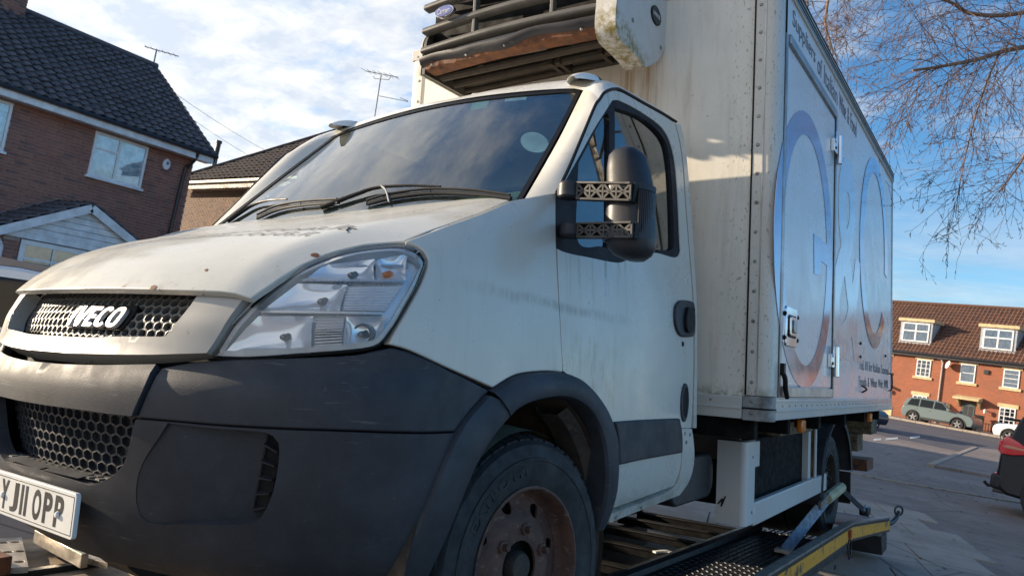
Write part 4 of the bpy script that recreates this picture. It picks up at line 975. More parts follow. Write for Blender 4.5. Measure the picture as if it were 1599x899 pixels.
# ================================================================== MIRROR
def build_mirror():
    yp = 1.11
    lv = [(232, 966, 994), (236, 955, 1001), (244, 948, 1008), (262, 945, 1013), (285, 944.5, 1019), (300, 944, 1021), (330, 943, 1023), (350, 942, 1024.5), (372, 941.5, 1025.5), (388, 946, 1023), (398, 955, 1015), (404, 970, 1000)]
    rows = []
    for y_, l_, r_ in lv:
        a, b = on_y((l_, y_), yp), on_y((r_, y_), yp); c = (a+b)/2; w = (b[0]-a[0])/2*.86; dp = .09*min(1, (w/.085))**.7; row = []
        for t in np.linspace(0, 2*math.pi, 33)[:-1]:
            cx_, sy_ = math.cos(t), math.sin(t); e = lambda q, n: math.copysign(abs(q)**(2/n), q)
            row.append(V([c[0]+w*e(cx_, 2.7), yp+.02+(dp if sy_ < 0 else .05)*e(sy_, 2.3), c[2]]))
        rows.append(row+[row[0]])
    g = MB().grid(rows[::-1]); k = len(g.v); g.v.append(tuple(np.mean(rows[0][:-1], axis=0)+V([0, 0, .006]))); g.v.append(tuple(np.mean(rows[-1][:-1], axis=0)-V([0, 0, .004])))
    n = 33; top0 = (len(rows)-1)*n
    for i in range(32): g.f.append((top0+i, top0+i+1, k)); g.f.append((i+1, i, k+1))
    m = g.out('door_mirror', M['plastic2'], T, sharp=50)
    a, b = on_y((946, 310), yp), on_y((1022, 310), yp); z1, z0 = on_y((985, 240), yp)[2], on_y((985, 398), yp)[2]
    MB().box((a[0]+.012, yp+.055, z0+.03), (b[0]-.05, yp+.060, z1-.05)).out('mirror_glass', M['chrome'], m, bevel=.01)
    # slotted band round the middle
    zt, zb = on_y((1000, 297), yp)[2], on_y((1000, 372), yp)[2]
    for k in range(9):
        t = 2*math.pi-.10-.09*k; e = lambda q, n: math.copysign(abs(q)**(2/n), q); w = (b[0]-a[0])/2*.86+.004
        x, yy = (a[0]+b[0])/2+w*e(math.cos(t), 2.7), yp+.02+.094*e(math.sin(t), 2.3)
        MB().box((x-.0022, yy-.004, zb+.012), (x+.0022, yy+.02, zt-.010)).out('mirror_rib', M['plastic2'], m)
    for zz in (zt, zb):
        g = MB(); c = on_y((983, 300), yp)
        pts = []
        for t in np.linspace(math.pi*1.08, math.pi*2.0, 18):
            w = (b[0]-a[0])/2*.86+.004; e = lambda q, n: math.copysign(abs(q)**(2/n), q); pts.append(V([(a[0]+b[0])/2+w*e(math.cos(t), 2.7), yp+.02+.094*e(math.sin(t), 2.3), zz]))
        for p, q in zip(pts, pts[1:]): g.bar(p, q, .008, .018)
        g.out('mirror_band', M['plastic2'], m)
    for (u0, u1, w0, w1, l0, l1) in (((886, 298), (990, 300), 283, 314, 905, 984), ((888, 360), (992, 359), 347, 373, 915, 988)):
        A = on_x(u0, 1.0); B = on_y(u1, yp-.08); h = (on_x((u0[0], w0), 1.0)-on_x((u0[0], w1), 1.0))[2]*1.02
        g = MB(); g.tube([A+V([.005, .0, -h*.42]), A+V([.005, 0, h*.42])], .036, 16); g.bar(A+V([-.03, .01, 0]), A+V([.03, 0, 0]), .05, h*.8); ar = g.out('mirror_arm', M['plastic2'], m, bevel=.008)
        MB().bar(A+V([.02, .014, 0]), B+V([0, .014, 0]), .022, h*.88).out('arm_core', M['seal'], m)
        d = B-A; L = np.linalg.norm(d); d /= L; f = np.cross(d, V([0, 0, 1.])); f = f if f[1] < 0 else -f
        P = lambda t, z: A+d*(.045+(L-.055)*t)+V([0, 0, h*z])+f*.004
        g = MB()
        for z in (-.40, .40): g.bar(P(0, z), P(1, z), .016, .006)
        for t in np.linspace(0, 1, 5): g.bar(P(t, -.4), P(t, .4), .007, .006, up=d)
        nX = 4
        for i in range(nX):
            t0, t1 = i/nX, (i+1)/nX
            g.bar(P(t0, -.38), P(t1, .38), .007, .006, up=f); g.bar(P(t0, .38), P(t1, -.38), .007, .006, up=f); g.bar(P(t0, 0), P(t1, 0), .007, .006, up=f)
        g.out('arm_lattice', M['unitgrey'], m)
M['unitgrey'] = simple('faded_grey_plastic', (.070, .066, .062), .7)
build_mirror()
# ================================================================== BOX BODY
BX0, BX1, BY0, BY1, BZ0, BZ1 = -1.172, 1.27, 2.575, 6.82, .845, 3.128
PX = 1.157
def bx(name, lo, hi, mat, parent=T, bevel=.004, **k): return MB().box(lo, hi).out(name, mat, parent, bevel=bevel, **k)
bx('box_front_wall', (BX0+.09, BY0, BZ0+.1), (PX, BY0+.05, BZ1-.03), M['box'], bevel=.0)
g = MB()
for x in (.955,): g.box((x, BY0-.0015, BZ0+.11), (x+.002, BY0, BZ1-.05))
bx('box_side_wall', (BX1-.05, BY0+.10, BZ0+.105), (BX1, BY1-.03, BZ1-.10), M['boxside'], bevel=0)
bx('box_far_wall', (BX0, BY0+.06, BZ0+.10), (BX0+.05, BY1, BZ1-.04), M['box'], bevel=0)
bx('box_roof', (BX0+.01, BY0+.02, BZ1-.04), (BX1-.01, BY1, BZ1), M['roofp']); bx('box_floor', (BX0+.02, BY0+.03, BZ0+.03), (BX1-.02, BY1, BZ0+.10), M['dirtmetal'])
bx('box_rear_wall', (BX0+.05, BY1-.04, BZ0+.1), (BX1-.05, BY1, BZ1-.04), M['box'], bevel=0)
# corner posts with rivets
def corner_post(x0, x1, sgn):
    pts = [(x0, BY0-.008)] + [(x1-.05*sgn+.05*sgn*math.sin(t), BY0-.008+.05-.05*math.cos(t)) for t in np.linspace(0, math.pi/2, 8)] + [(x1, BY0+.115), (x1-.03*sgn, BY0+.115), (x0, BY0+.06)]
    g = MB().prism(pts if sgn > 0 else pts[::-1], lambda u, w, d: V([u, w, d]), BZ0+.112, BZ1-.07); return g.out('corner_post', M['postp'], T, bevel=.003)
M['postp'] = paint_mat('corner_post_paint', (.66, .63, .56), 'box', .35)
cp = corner_post(PX+.002, BX1+.004, 1); cp2 = corner_post(BX0+.105, BX0-.004, -1)
for par, xs_ in ((cp, (PX+.028,)), (cp2, (BX0+.075,))):
    for xx in xs_:
        for z in np.arange(1.02, 3.05, .145): bolts(MB(), [(xx, BY0-.008, z)], (0, -1, 0), .009, .005).out('rivet', M['steel'], par)
bx('post_strip', (PX+.050, BY0-.012, BZ0+.115), (PX+.056, BY0-.006, BZ1-.08), M['alu'], cp, 0)
bx('post_strip', (PX-.004, BY0-.010, BZ0+.115), (PX+.004, BY0-.002, BZ1-.08), M['seal'], cp, 0)
MB().tube([(BX1+.006, BY0+.12, BZ0+.11), (BX1+.006, BY0+.12, BZ1-.09)], .006, 6).out('edge_seal', M['seal'], cp)
# bottom and top rails
for nm, lo, hi in (('bottom_rail', (BX0, BY0-.012, BZ0), (PX-.014, BY0+.05, BZ0+.105)), ('bottom_rail', (BX1-.055, BY0+.072, BZ0), (BX1+.008, BY1, BZ0+.105))):
    r = bx(nm, lo, hi, M['rail'], bevel=.004)
    if lo[0] < 0:
        bx('rail_lip', (lo[0], lo[1]-.006, BZ0+.045), (hi[0], lo[1]+.002, BZ0+.055), M['rail'], r, .002)
        for x in np.arange(-1.1, 1.05, .11): bolts(MB(), [(x, lo[1], BZ0+.08)], (0, -1, 0), .006, .004).out('rivet', M['steel'], r)
    else:
        bx('rail_lip', (hi[0]-.002, lo[1], BZ0+.040), (hi[0]+.007, hi[1], BZ0+.050), M['rail'], r, .002); bx('rail_lip', (hi[0]-.002, lo[1], BZ0+.085), (hi[0]+.005, hi[1], BZ0+.092), M['rail'], r, .002)
        for y in np.arange(BY0+.2, BY1, .13): bolts(MB(), [(hi[0], y, BZ0+.068)], (1, 0, 0), .005, .003).out('rivet', M['steel'], r)
M['cap'] = simple('grey_corner_cap', (.30, .30, .29), .55, .2, .3, 9.)
pts = [(PX-.012, BY0-.014)]+[(BX1-.04+.05*math.sin(t), BY0-.014+.05-.05*math.cos(t)) for t in np.linspace(0, math.pi/2, 7)]+[(BX1+.010, BY0+.070), (BX1-.06, BY0+.070), (PX-.012, BY0+.06)]
cap = MB().prism(pts, lambda u, w, d: V([u, w, d]), BZ0-.006, BZ0+.110).out('corner_cap', M['cap'], T, bevel=.004)
MB().prism([(p[0]*1, p[1]) for p in pts], lambda u, w, d: V([u+(.003 if u > 1.2 else 0), w-(.003 if w < 2.7 else 0), d]), BZ0+.048, BZ0+.056).out('cap_groove', M['seal'], cap)
for z in (BZ0+.03, BZ0+.085): bolts(MB(), [(PX+.03, BY0-.014, z)], (0, -1, 0), .009, .005).out('rivet', M['steel'], cap)
tr = bx('top_rail', (BX1-.06, BY0, BZ1-.10), (BX1+.012, BY1, BZ1), M['postp'])
for k, (z, h_, m_) in enumerate(((.072, .014, 'seal'), (.046, .010, 'seal'), (.018, .012, 'seal'), (.086, .008, 'alu'))): bx('rail_groove', (BX1+.010, BY0+.01, BZ1-z-h_/2), (BX1+.0155, BY1-.002, BZ1-z+h_/2), M[m_], tr, 0)
tf = bx('top_rail', (BX0, BY0-.012, BZ1-.072), (BX1-.062, BY0+.05, BZ1), M['postp'])
for x in np.arange(-1.12, -.6, .06): bolts(MB(), [(x, BY0-.012, BZ1-.05)], (0, -1, 0), .007, .004).out('rivet', M['steel'], tf)
bx('rear_frame_post', (BX1-.055, BY1-.028, BZ0+.107), (BX1+.006, BY1+.02, BZ1-.102), M['alu'])
# side door
DY0, DY1, DZ0, DZ1 = 2.745, 3.965, .955, 2.755
bx('door_frame_post', (BX1-.01, DY0-.055, DZ0-.0), (BX1+.012, DY0-.02, DZ1+.04), M['alu']); bx('door_frame_post', (BX1-.01, DY0-.018, DZ0), (BX1+.008, DY0-.002, DZ1+.02), M['seal'])
bx('door_frame_post', (BX1-.01, DY1+.002, DZ0), (BX1+.008, DY1+.014, DZ1+.02), M['seal'], bevel=0); bx('door_frame_post', (BX1-.01, DY1+.016, DZ0), (BX1+.014, DY1+.045, DZ1+.035), M['alu'])
bx('door_frame_head', (BX1-.01, DY0, DZ1), (BX1+.020, DY1, DZ1+.05), M['alu']); bx('door_frame_sill', (BX1-.01, DY0, DZ0-.0), (BX1+.016, DY1, DZ0+.055), M['alu'])
bd = bx('box_door', (BX1-.04, DY0, DZ0+.060), (BX1+.005, DY1, DZ1-.006), M['boxside'], bevel=.003)
for z in (2.548, 1.185):
    g = MB(); g.box((BX1+.006, DY1-.12, z-.045), (BX1+.030, DY1-.03, z+.04)); g.tube([(BX1+.034, DY1+.012, z-.10), (BX1+.034, DY1+.012, z+.09)], .017, 10); g.box((BX1+.014, DY1+.02, z-.05), (BX1+.03, DY1+.07, z+.045)); g.box((BX1+.03, DY1-.10, z+.02), (BX1+.036, DY1-.05, z+.09))
    hg = g.out('hinge', M['chrome'], bd, bevel=.004)
    bolts(MB(), [(BX1+.030, DY1-.09, z-.02)], (1, 0, 0), .010, .006).out('hinge_bolt', M['seal'], hg)
hy, hz = 2.905, 1.31
g = MB(); g.prism(rr(hy-.115, hy+.115, hz-.10, hz+.10, .02), lambda u, w, d: V([BX1+d, u, w]), .004, .014); pn = g.out('latch_plate', M['chrome'], bd, bevel=.003)
MB().prism(rr(hy-.075, hy+.08, hz-.055, hz+.06, .012), lambda u, w, d: V([BX1+d, u, w]), .0142, .016).out('latch_recess', M['seal'], pn)
MB().prism(rr(hy-.066, hy+.045, hz-.047, hz+.050, .010), lambda u, w, d: V([BX1+d, u, w]), .0165, .026).out('latch_handle', M['chrome'], pn, bevel=.003)
MB().box((BX1+.027, hy-.03, hz-.030), (BX1+.034, hy+.03, hz+.034)).out('latch_grip', M['alu'], pn, bevel=.003)
for a in (-.13, .13):
    for b in (-.06, .06): bolts(MB(), [(BX1+.006, hy+a, hz+b)], (1, 0, 0), .012, .012).out('latch_screw', M['seal'], pn)
g = MB(); g.tube(crom([(BX1+.012, 2.715, 1.09), (BX1+.03, 2.72, 1.05), (BX1+.03, 2.735, 1.0), (BX1+.03, 2.77, .955)]), .012, 8); g.box((BX1+.004, 2.70, 1.07), (BX1+.03, 2.735, 1.12)); g.out('door_catch', M['seal'], T)
# lettering on the side
def sidef(d): return lambda u, w, e=0: V([BX1+d+e, u, w])
def ring_poly(name, cy, cz, ry, rz, wy, wz, t0, t1, mat, d, thick=.0015, par=T, n=60, k=1.):
    g = MB(); P = []
    for t in np.linspace(t0, t1, n):
        c_, s_ = math.cos(t), math.sin(t); P.append([V([BX1+d, cy+ry*c_, cz+rz*s_]), V([BX1+d+thick, cy+ry*c_, cz+rz*s_]), V([BX1+d+thick, cy+(ry-wy)*c_, cz+(rz-wz)*s_]), V([BX1+d, cy+(ry-wy)*c_, cz+(rz-wz)*s_])])
    g.grid(P); return g.out(name, mat, par, sharp=30)
R_ = math.radians
pc = 3.24
logo = ring_poly('big_letter', 3.245, 1.768, .70, .765, .175, .125, R_(-352), R_(4), M['foil'], .0062)
MB().prism([(3.40, 1.89), (3.905, 1.89), (3.905, 1.76), (3.60, 1.76), (3.59, 1.67), (3.43, 1.66)], sidef(0), .0062, .0078).out('letter_bar', M['foil'], logo)
tv_, tf_ = text_geo('&', 1., 0, .001, 0, .018); a_ = np.array(tv_); lo_, hi_ = a_.min(0), a_.max(0)
amp = mesh('big_letter', [V([BX1+.0012+(.0012 if p[2] > 0 else 0), 3.99+(p[0]-lo_[0])/(hi_[0]-lo_[0])*1.12, 1.20+(p[1]-lo_[1])/(hi_[1]-lo_[1])*1.42]) for p in tv_], tf_, M['foil2'], T, sharp=30)
ring_poly('big_letter', 5.74, 2.16, .76, .80, .19, .125, R_(-8), R_(318), M['foil'], .003)
def words(name, txt, y0, z0, W, h, mat):
    ws_ = txt.split(); tot = len(txt)*1.0; y = y0
    for w in ws_:
        L_ = W*len(w)/tot; low_ = not any(c in 'SIWFTdfklbt&' for c in w)
        text_on(name, w, lambda u, v, e, y=y: V([BX1+.0012+e*.3, y+u, z0+v]), mat, T, fit=(L_, h), extr=.002); y += W*(len(w)+1)/tot
words('printed_word', 'Suppliers of Italian Wine & Food', 2.84, 2.872, 1.95, .118, M['greyink'])
for k, s_ in enumerate(('Tel. 01 for Italian Seasonal', 'Foods & Wines Web: www.')): words('printed_word', s_, 5.02, 1.165-.125*k, 1.6, .075, M['greyink'])
for (y, z, h_) in ((6.62, 1.10, .16), (5.16, 1.02, .05)):
    g = MB().tube(crom([(BX1+.002, y, z-h_/2), (BX1+.03, y, z-h_/2+.02), (BX1+.03, y, z+h_/2-.02), (BX1+.002, y, z+h_/2)]), .007, 6); g.out('grab_handle', M['seal'], T)
for y, z in ((5.05, 1.36), (5.05, 1.26), (6.4, 1.33)): bolts(MB(), [(BX1, y, z)], (1, 0, 0), .012, .012).out('side_stud', M['seal'], T)
# marker lamps
for px in ((1252, 664), (1358, 651)):
    p = on_x(px, 1.20); g = MB().box((1.18, p[1]-.045, p[2]-.04), (1.215, p[1]+.045, p[2]+.035)); lm = g.out('side_marker', M['amber'], T, bevel=.01)
    MB().box((1.16, p[1]-.03, p[2]+.02), (1.185, p[1]+.03, BZ0+.0)).out('marker_bracket', M['dirtmetal'], lm)
# ================================================================== COOLING UNIT over the cab
UX0, UX1, UY = -.625, .565, 2.055
unit = MB()
cap_px = [(961, 0), (959, 25), (960, 45), (966, 62), (980, 76), (995, 92), (1004, 105), (1016, 102), (1028, 92), (1038, 75), (1043, 40), (1046, -20), (1040, -60), (1000, -60), (965, -40)]
capp = [on_x(p, .665)[1:] for p in cap_px]; capp = [V([min(p[0], BY0-.002), p[1]]) for p in capp]; capl = resample(crom(capp+[capp[0]], 5), .02)[:-1]
def capf(x0): return lambda u, v: V([x0, u, v])
ec = patch('unit_end_cap', capl, capf(.672), M['capw'] if 'capw' in M else M['paint'], T, step=.05, depth=.11, bevel=.02, seg=3)
k = NT('unit_cap_paint'); x_, y_, z_ = k.sep()
c = k.mix(k.mr(k.noise(3., 6, .7), .4, .75), (.62, .60, .56), (.50, .47, .40))
edge = k.mth('MULTIPLY', k.mr(k.mth('ADD', z_, k.mth('MULTIPLY', y_, .35)), 3.50, 3.39), k.mr(k.noise(24., 6, .75), .36, .66))
c = k.mix(edge, c, (.20, .16, .03)); c = k.mix(k.mth('MULTIPLY', k.mr(k.noise(40., 4), .66, .74), .6), c, (.16, .10, .04)); k.set(Base_Color=c, Roughness=.45); M['capw'] = k.m
ec.data.materials[0] = M['capw']
capl2 = [V([BY0-.002-(BY0-.002-p[0])*.82, max(p[1], 2.685)]) for p in capl]; capl2 = [p for i, p in enumerate(capl2) if np.linalg.norm(p-capl2[i-1]) > .004]
for x_e, d_e, m_e in ((UX0-.004, .02, 'unitplastic'), (UX0-.026, .012, 'capw')): lc = patch('unit_end_cap', capl2, capf(x_e), M[m_e], T, step=.05, depth=d_e, bevel=.005, flip=True)
for px in ((988, 32), (1032, 75)):
    p = on_x(px, .673); bolts(MB(), [p], (1, 0, 0), .012, .004).out('cap_screw', M['steel'], ec)
p = on_x((1024, 25), .674); el = lambda r: [(p[1]+.062*r*math.cos(t), p[2]+.050*r*math.sin(t)) for t in np.linspace(0, 2*math.pi, 30)[:-1]]
bo = MB().prism(el(1), lambda u, w, d: V([d, u, w]), .672, .678).out('unit_badge', M['seal'], ec)
MB().prism(el(.88), lambda u, w, d: V([d, u, w]), .6782, .6788).out('badge_face', M['unitgrey'], bo)
text_on('badge_text', 'XARIOS', lambda u, v, w: V([.6795+w*.3, p[1]-.044+u, p[2]-.008+v]), M['white'], ec, fit=(.088, .022), offs=.02, extr=.001)
def uz(px): return on_y(px, UY)[2]
zs0 = [uz((672, y)) for y in (-18, 8, 44, 74)]
slat_h = .040
body = bx('unit_core', (UX0+.01, UY+.10, zs0[3]-.02), (UX1-.01, BY0-.002, 3.5), M['void'], bevel=0)
ux = lambda t: UX0+(UX1-UX0)*t
def bow(x): t = (x-UX0)/(UX1-UX0); return -.035*math.sin(math.pi*min(1, max(0, t)))+.0
for z in zs0+[zs0[0]+.13, zs0[0]+.25]:
    P = []
    for t in np.linspace(0, 1, 28):
        x = ux(t); y = UY+bow(x); P.append([V([x, y+.05, z-slat_h*.55]), V([x, y+.004, z-slat_h*.5]), V([x, y-.004, z-slat_h*.2]), V([x, y+.006, z+slat_h*.35]), V([x, y+.03, z+slat_h*.5]), V([x, y+.07, z+slat_h*.5])])
    MB().grid(P).out('louvre', M['unitplastic'], T, sharp=60)
for px in ((737, 60), (858, 40)):
    x = on_y(px, UY-.02)[0]; MB().box((x-.010, UY+bow(x)+.012, zs0[3]-.02), (x+.010, UY+bow(x)+.05, 3.45)).out('louvre_bracket', M['unitplastic'], T, bevel=.003)
# lower fascia, wavy bent edge, rust lip, cavity
P = []; zf = zs0[3]-.022
def wob(t): return .012*math.sin(t*9.5+.6)+.007*math.sin(t*21)
for t in np.linspace(0, 1, 40):
    x = ux(t); y = UY+bow(x); w = wob(t); zz = zf-.018*0; P.append([V([x, y+.03, zf-.022]), V([x, y+.006, zf-.030]), V([x, y-.006, zf-.036+w*.5]), V([x, y-.006, zf-.052+w*.7]), V([x, y+.006, zf-.075+w]), V([x, y+.03, zf-.088+w])])
MB().grid(P, flip=True).out('unit_fascia', M['plastic2'], T, sharp=60)
P = []
for t in np.linspace(.02, .99, 60):
    x = ux(t); y = UY+bow(x); w = wob(t); j = .008*rng.uniform(-1, 1); P.append([V([x, y+.018, zf-.070+w]), V([x, y+.026, zf-.098+w*.4+j]), V([x, y+.055, zf-.100+j*.5]), V([x, y+.12, zf-.10])])
MB().grid(P, flip=True).out('unit_rust_lip', M['rust2'], T, sharp=60)
g = MB(); g.grid([[V([ux(t), y, z]) for t in np.linspace(0, 1, 8)] for y, z in ((UY+.12, zf-.10), (UY+.20, zf-.03), (UY+.36, zf-.05), (BY0-.003, zf-.06))], flip=False); g.out('unit_underside', M['dirtmetal'], T, sharp=20)
for (y, z, r) in ((UY+.17, zf-.085, .030), (UY+.29, zf-.085, .026), (UY+.40, zf-.09, .016)):
    MB().tube([(ux(.03), y, z), (ux(.97), y, z)], r, 10).out('unit_pipe', M['dirtmetal'], T)
for t in (.08, .30, .52, .90):
    x = ux(t); bolts(MB(), [(x, UY+bow(x)+.012, zf-.084)], (0, -.3, -1), .007, .010).out('unit_bolt', M['trim'], T)
for t in (.62, .66, .88): MB().box((ux(t)-.012, UY+.25, zf-.11), (ux(t)+.012, UY+.40, zf-.06)).out('unit_bracket', M['dirtmetal'], T)
MB().tube(crom([(ux(.99), UY+.02, zf-.06), (ux(1.0), UY+.10, zf-.10), (ux(1.01), UY+.22, zf-.12), (ux(1.0), UY+.36, zf-.10)]), .014, 8).out('unit_hose', M['liner'], T)
p = on_y((698, 21), UY-.03); bp_ = lambda r: [(p[0]+.062*r*math.cos(t), p[2]+.030*r*math.sin(t)) for t in np.linspace(0, 2*math.pi, 32)[:-1]]
yb = UY+bow(p[0])-.035
b1 = MB().prism(bp_(1.12), lambda u, w, d: V([u, yb-d, w]), -.02, .006).out('unit_badge', M['chrome'], T, bevel=.002)
MB().prism(bp_(1.0), lambda u, w, d: V([u, yb-d, w]), .0062, .009).out('badge_face', M['badgeblue'], b1)
text_on('badge_text', 'Carrier', lambda u, v, w: V([p[0]-.046+u, yb-.0098-w*.2, p[2]-.016+v]), M['white'], b1, fit=(.092, .032), shear=.3, extr=.001)
# ================================================================== UNDERSIDE
for s in (-.42, .36): bx('chassis_rail', (s, 1.4, .52), (s+.07, 7.15, .72), M['dirtmetal'])
for y in (2.65, 3.3, 4.1, 5.0, 5.9, 6.7): bx('floor_bearer', (BX0+.05, y, .745), (BX1-.09, y+.06, BZ0+.03), M['barblack'])  # bearers painted black in place of the shade under the box
bx('equipment_box', (.40, 3.35, .30), (.98, 4.62, .70), M['barblack'], bevel=.01)
bx('far_equipment_box', (-1.0, 3.35, .30), (-.45, 4.62, .70), M['bed'], bevel=.01)
g = MB().tube([(.28, 2.62, .555), (.70, 2.62, .555)], .0, 3); 
a0 = on_y((1112, 690), 3.0); bx('step_panel', (.30, 3.16, .58), (a0[0]+.10, 3.20, .80), simple('brown_grey_panel', (.16, .125, .105), .7), bevel=.005)
tk = MB(); tk.prism(rr(2.40, 3.0, .40, .63, .09, 6), lambda u, w, d: V([d, u, w]), .20, .87); tk.out('fuel_tank', M['plastic2'], T, bevel=.012)

# side guard
x0 = on_y((1119, 760), 2.99)[0]
g = MB(); pp = [(x0, 2.985), (1.02, 2.985)]+[(1.02+.03*math.sin(t), 3.015-.03*math.cos(t)) for t in np.linspace(0, math.pi/2, 6)]+[(1.05, 3.145), (1.045, 3.145), (1.04, 3.02), (1.015, 2.99), (x0, 2.99)]
sgp = MB().prism(pp, lambda u, w, d: V([u, w, d]), .268, .702).out('guard_post', M['guard'] if 'guard' in M else M['paint'], T, bevel=.0)
M['guard'] = paint_mat('guard_paint', (.58, .57, .54), 'plain', .45); sgp.data.materials[0] = M['guard']
bx('guard_bracket', (1.0, 3.147, .56), (1.045, 3.25, .70), M['guard'], sgp)
MB().prism(pp, lambda u, w, d: V([u, w, d]), .7025, .712).out('post_top', M['bed'], sgp)
bolts(MB(), [(1.05, 3.10, z) for z in (.33,)], (1, 0, 0), .008, .004).out('post_bolt', M['steel'], sgp); bolts(MB(), [(1.05, 3.10, .62)], (1, 0, 0), .008, .004).out('post_bolt', M['steel'], sgp)
g = MB()
for a, b in (((1121, 786), (1128, 778)), ((1128, 778), (1126, 790)), ((1126, 790), (1133, 774))):
    g.bar(on_y(a, 2.983), on_y(b, 2.983), .008, .002, up=(0, 1, 0))
g.out('scuff_mark', M['ink'], sgp)
bx('guard_rail', (1.012, 3.148, .250), (1.052, 5.045, .375), M['guard'], bevel=.008)
MB().box((.98, 4.56, .28), (1.02, 4.64, .72)).out('guard_hanger', M['guard'], T)
# rear wheels, mudguards, tail
RW = V([1.0, 5.40, .25])
rwt = wheel('rear_wheel', RW, (1, 0, .0), .408, .242, .26, False, False); 
bx('rear_axle', (-.95, 5.33, .17), (.78, 5.47, .33), M['dirtmetal'], bevel=.03)
for x in (.73, -.72): MB().lathe([(.24, 0), (.40, 0), (.408, -.05), (.408, -.22), (.24, -.25)], (x, 5.40, .25), (1, 0, 0), 40).out('inner_rear_wheel', M['tyre'], T)
MB().lathe([(.24, 0), (.40, 0), (.408, .05), (.408, .25)], (-1.0, 5.40, .25), (1, 0, 0), 40).out('far_rear_wheel', M['tyre'], T)
P = []
for t in np.linspace(R_(8), R_(188), 36):
    d = V([0, math.cos(t)*1.12, math.sin(t)]); c_ = V([0, 5.47, .235]); r = .545
    P.append([c_+d*(r-.03)+V([1.06, 0, 0]), c_+d*r+V([1.065, 0, 0]), c_+d*(r+.012)+V([1.05, 0, 0]), c_+d*(r+.012)+V([.55, 0, 0]), c_+d*r+V([.55, 0, 0]), c_+d*(r-.006)+V([1.04, 0, 0])])
MB().grid(P).out('mudguard', M['plastic'], T, sharp=40)
bx('mud_flap', (.56, 6.075, .03), (1.05, 6.085, .30), M['black'])
bx('mudguard_plate', (.90, 4.70, .30), (1.03, 4.715, .76), M['timberp'] if 'timberp' in M else M['timber']); bx('plate_edge', (1.03, 4.69, .26), (1.045, 4.725, .77), M['guard'])
bx('cross_beam', (.40, 3.75, .70), (1.03, 4.66, .78), M['timber'])
bx('tail_beam', (.40, 6.72, .60), (1.12, 7.06, .76), M['timber'], bevel=.006); bx('tail_block', (.70, 6.60, .44), (1.02, 6.90, .597), M['timber'], bevel=.006)
bx('tail_bar', (.55, 6.62, .265), (1.10, 7.0, .37), M['rust2'], bevel=.006)
bx('tail_lift', (-1.1, 6.83, .70), (1.1, 6.98, .86), M['bed'])
# ================================================================== RECOVERY BED (same tilt as the truck)
bed = empty('recovery_bed', T2W((0, 3.0, -.07)), Matrix(TW.tolist()), 'black treadplate recovery bed with yellow painted side rail under the white box truck', 'vehicle bed')
BO = V([0, 3.0, -.07])
def dz(y): return -.036*(y-1.0)
def Dk(x, y, h=0.): return V([x, y, dz(y)+h])-BO
def bedbox(name, lo, hi, mat, parent=bed, bevel=.004, **k): return MB().box(lo, hi, lambda x, y, z: Dk(x, y, z)).out(name, mat, parent, bevel=bevel, **k)
KY = 5.22
bedbox('runway', (.52, -1.2, -.05), (1.17, KY, -.006), M['tread']); bedbox('runway', (-1.25, 1.62, -.05), (-.55, KY, -.006), M['tread']); bedbox('timber_floor', (-1.95, -1.1, -.05), (-.45, 1.6, -.006), M['tan'])
# raised studs of the treadplate
g = MB()
for i, y in enumerate(np.arange(1.6, KY+.45, .042)):
    for j, x in enumerate(np.arange(.56, 1.15, .042)):
        a = .010; s = 1 if (i+j) % 2 else -1
        h = 0 if y < KY else -(y-KY)*.0
        q = [V([x-a*1.25, y-a*1.25*s, 0]), V([x+a*.45, y-a*.45*s-0*a, 0]), V([x+a*1.25, y+a*1.25*s, 0]), V([x-a*.45, y+a*.45*s, 0])]
        b = [Dk(p[0], p[1], -.006+h) for p in q]; tp = [Dk(x+(p[0]-x)*.55, y+(p[1]-y)*.55, -.0005+h) for p in q]
        g.add(b+tp, [(4, 5, 6, 7), (0, 1, 5, 4), (1, 2, 6, 5), (2, 3, 7, 6), (3, 0, 4, 7)])
g.out('tread_studs', M['stud'], bed, kind='stuff', smooth=False)
# inner edge tube and outer rail
MB().tube([Dk(.50, y, .012) for y in (-1.2, 2, KY)], .045, 10).out('edge_tube', M['bed'], bed)
MB().tube([Dk(-.53, y, .012) for y in (-1.2, 2, KY)], .045, 10).out('edge_tube', M['bed'], bed)
e1, k1, s1 = on_x((1389, 809), 1.20), on_x((1331, 818), 1.20), on_x((1200, 899), 1.20)
RL = [Dk(1.20, -1.2, .02), Dk(1.20, 1.0, .02), s1-BO, (s1+k1)/2-BO+V([0, 0, 0.0]), k1-BO, e1-BO]
def railb(name, off0, off1, x0, x1, mat, pr=bed):
    P = [[p+V([x0, 0, off0]), p+V([x1, 0, off0]), p+V([x1, 0, off1]), p+V([x0, 0, off1]), p+V([x0, 0, off0])] for p in RL]
    g = MB().grid(P); n = len(P)*5; g.f += [(0, 1, 2, 3)[::-1], (n-5, n-4, n-3, n-2)]; return g.out(name, mat, pr, sharp=30)
rail = railb('side_rail', -.125, 0., -.045, 0, M['bed'])
railb('yellow_stripe', -.105, -.022, -.004, .004, M['yellow'], rail); railb('rail_cap', .001, .014, -.05, .006, M['steel'], rail)
bedbox('side_gusset', (1.10, 3.3, -.6), (1.16, 3.6, -.06), M['bed'])
P0 = e1-BO
MB().box(tuple(P0+V([-.60, -.06, -.05])), tuple(P0+V([-.0, -.0, -.012]))).out('tail_plate', M['tread'], bed)
MB().add([k1-BO+V([-.68, 0, -.02]), k1-BO+V([-.02, 0, -.02]), e1-BO+V([-.02, 0, -.02]), e1-BO+V([-.68, 0, -.02])], [(0, 1, 2, 3)]).out('tail_runway', M['tread'], bed)
MB().box(tuple(P0+V([-.55, -.35, -.30])), tuple(P0+V([-.02, -.02, -.13]))).out('tail_box', M['bed'], bed, bevel=.01)
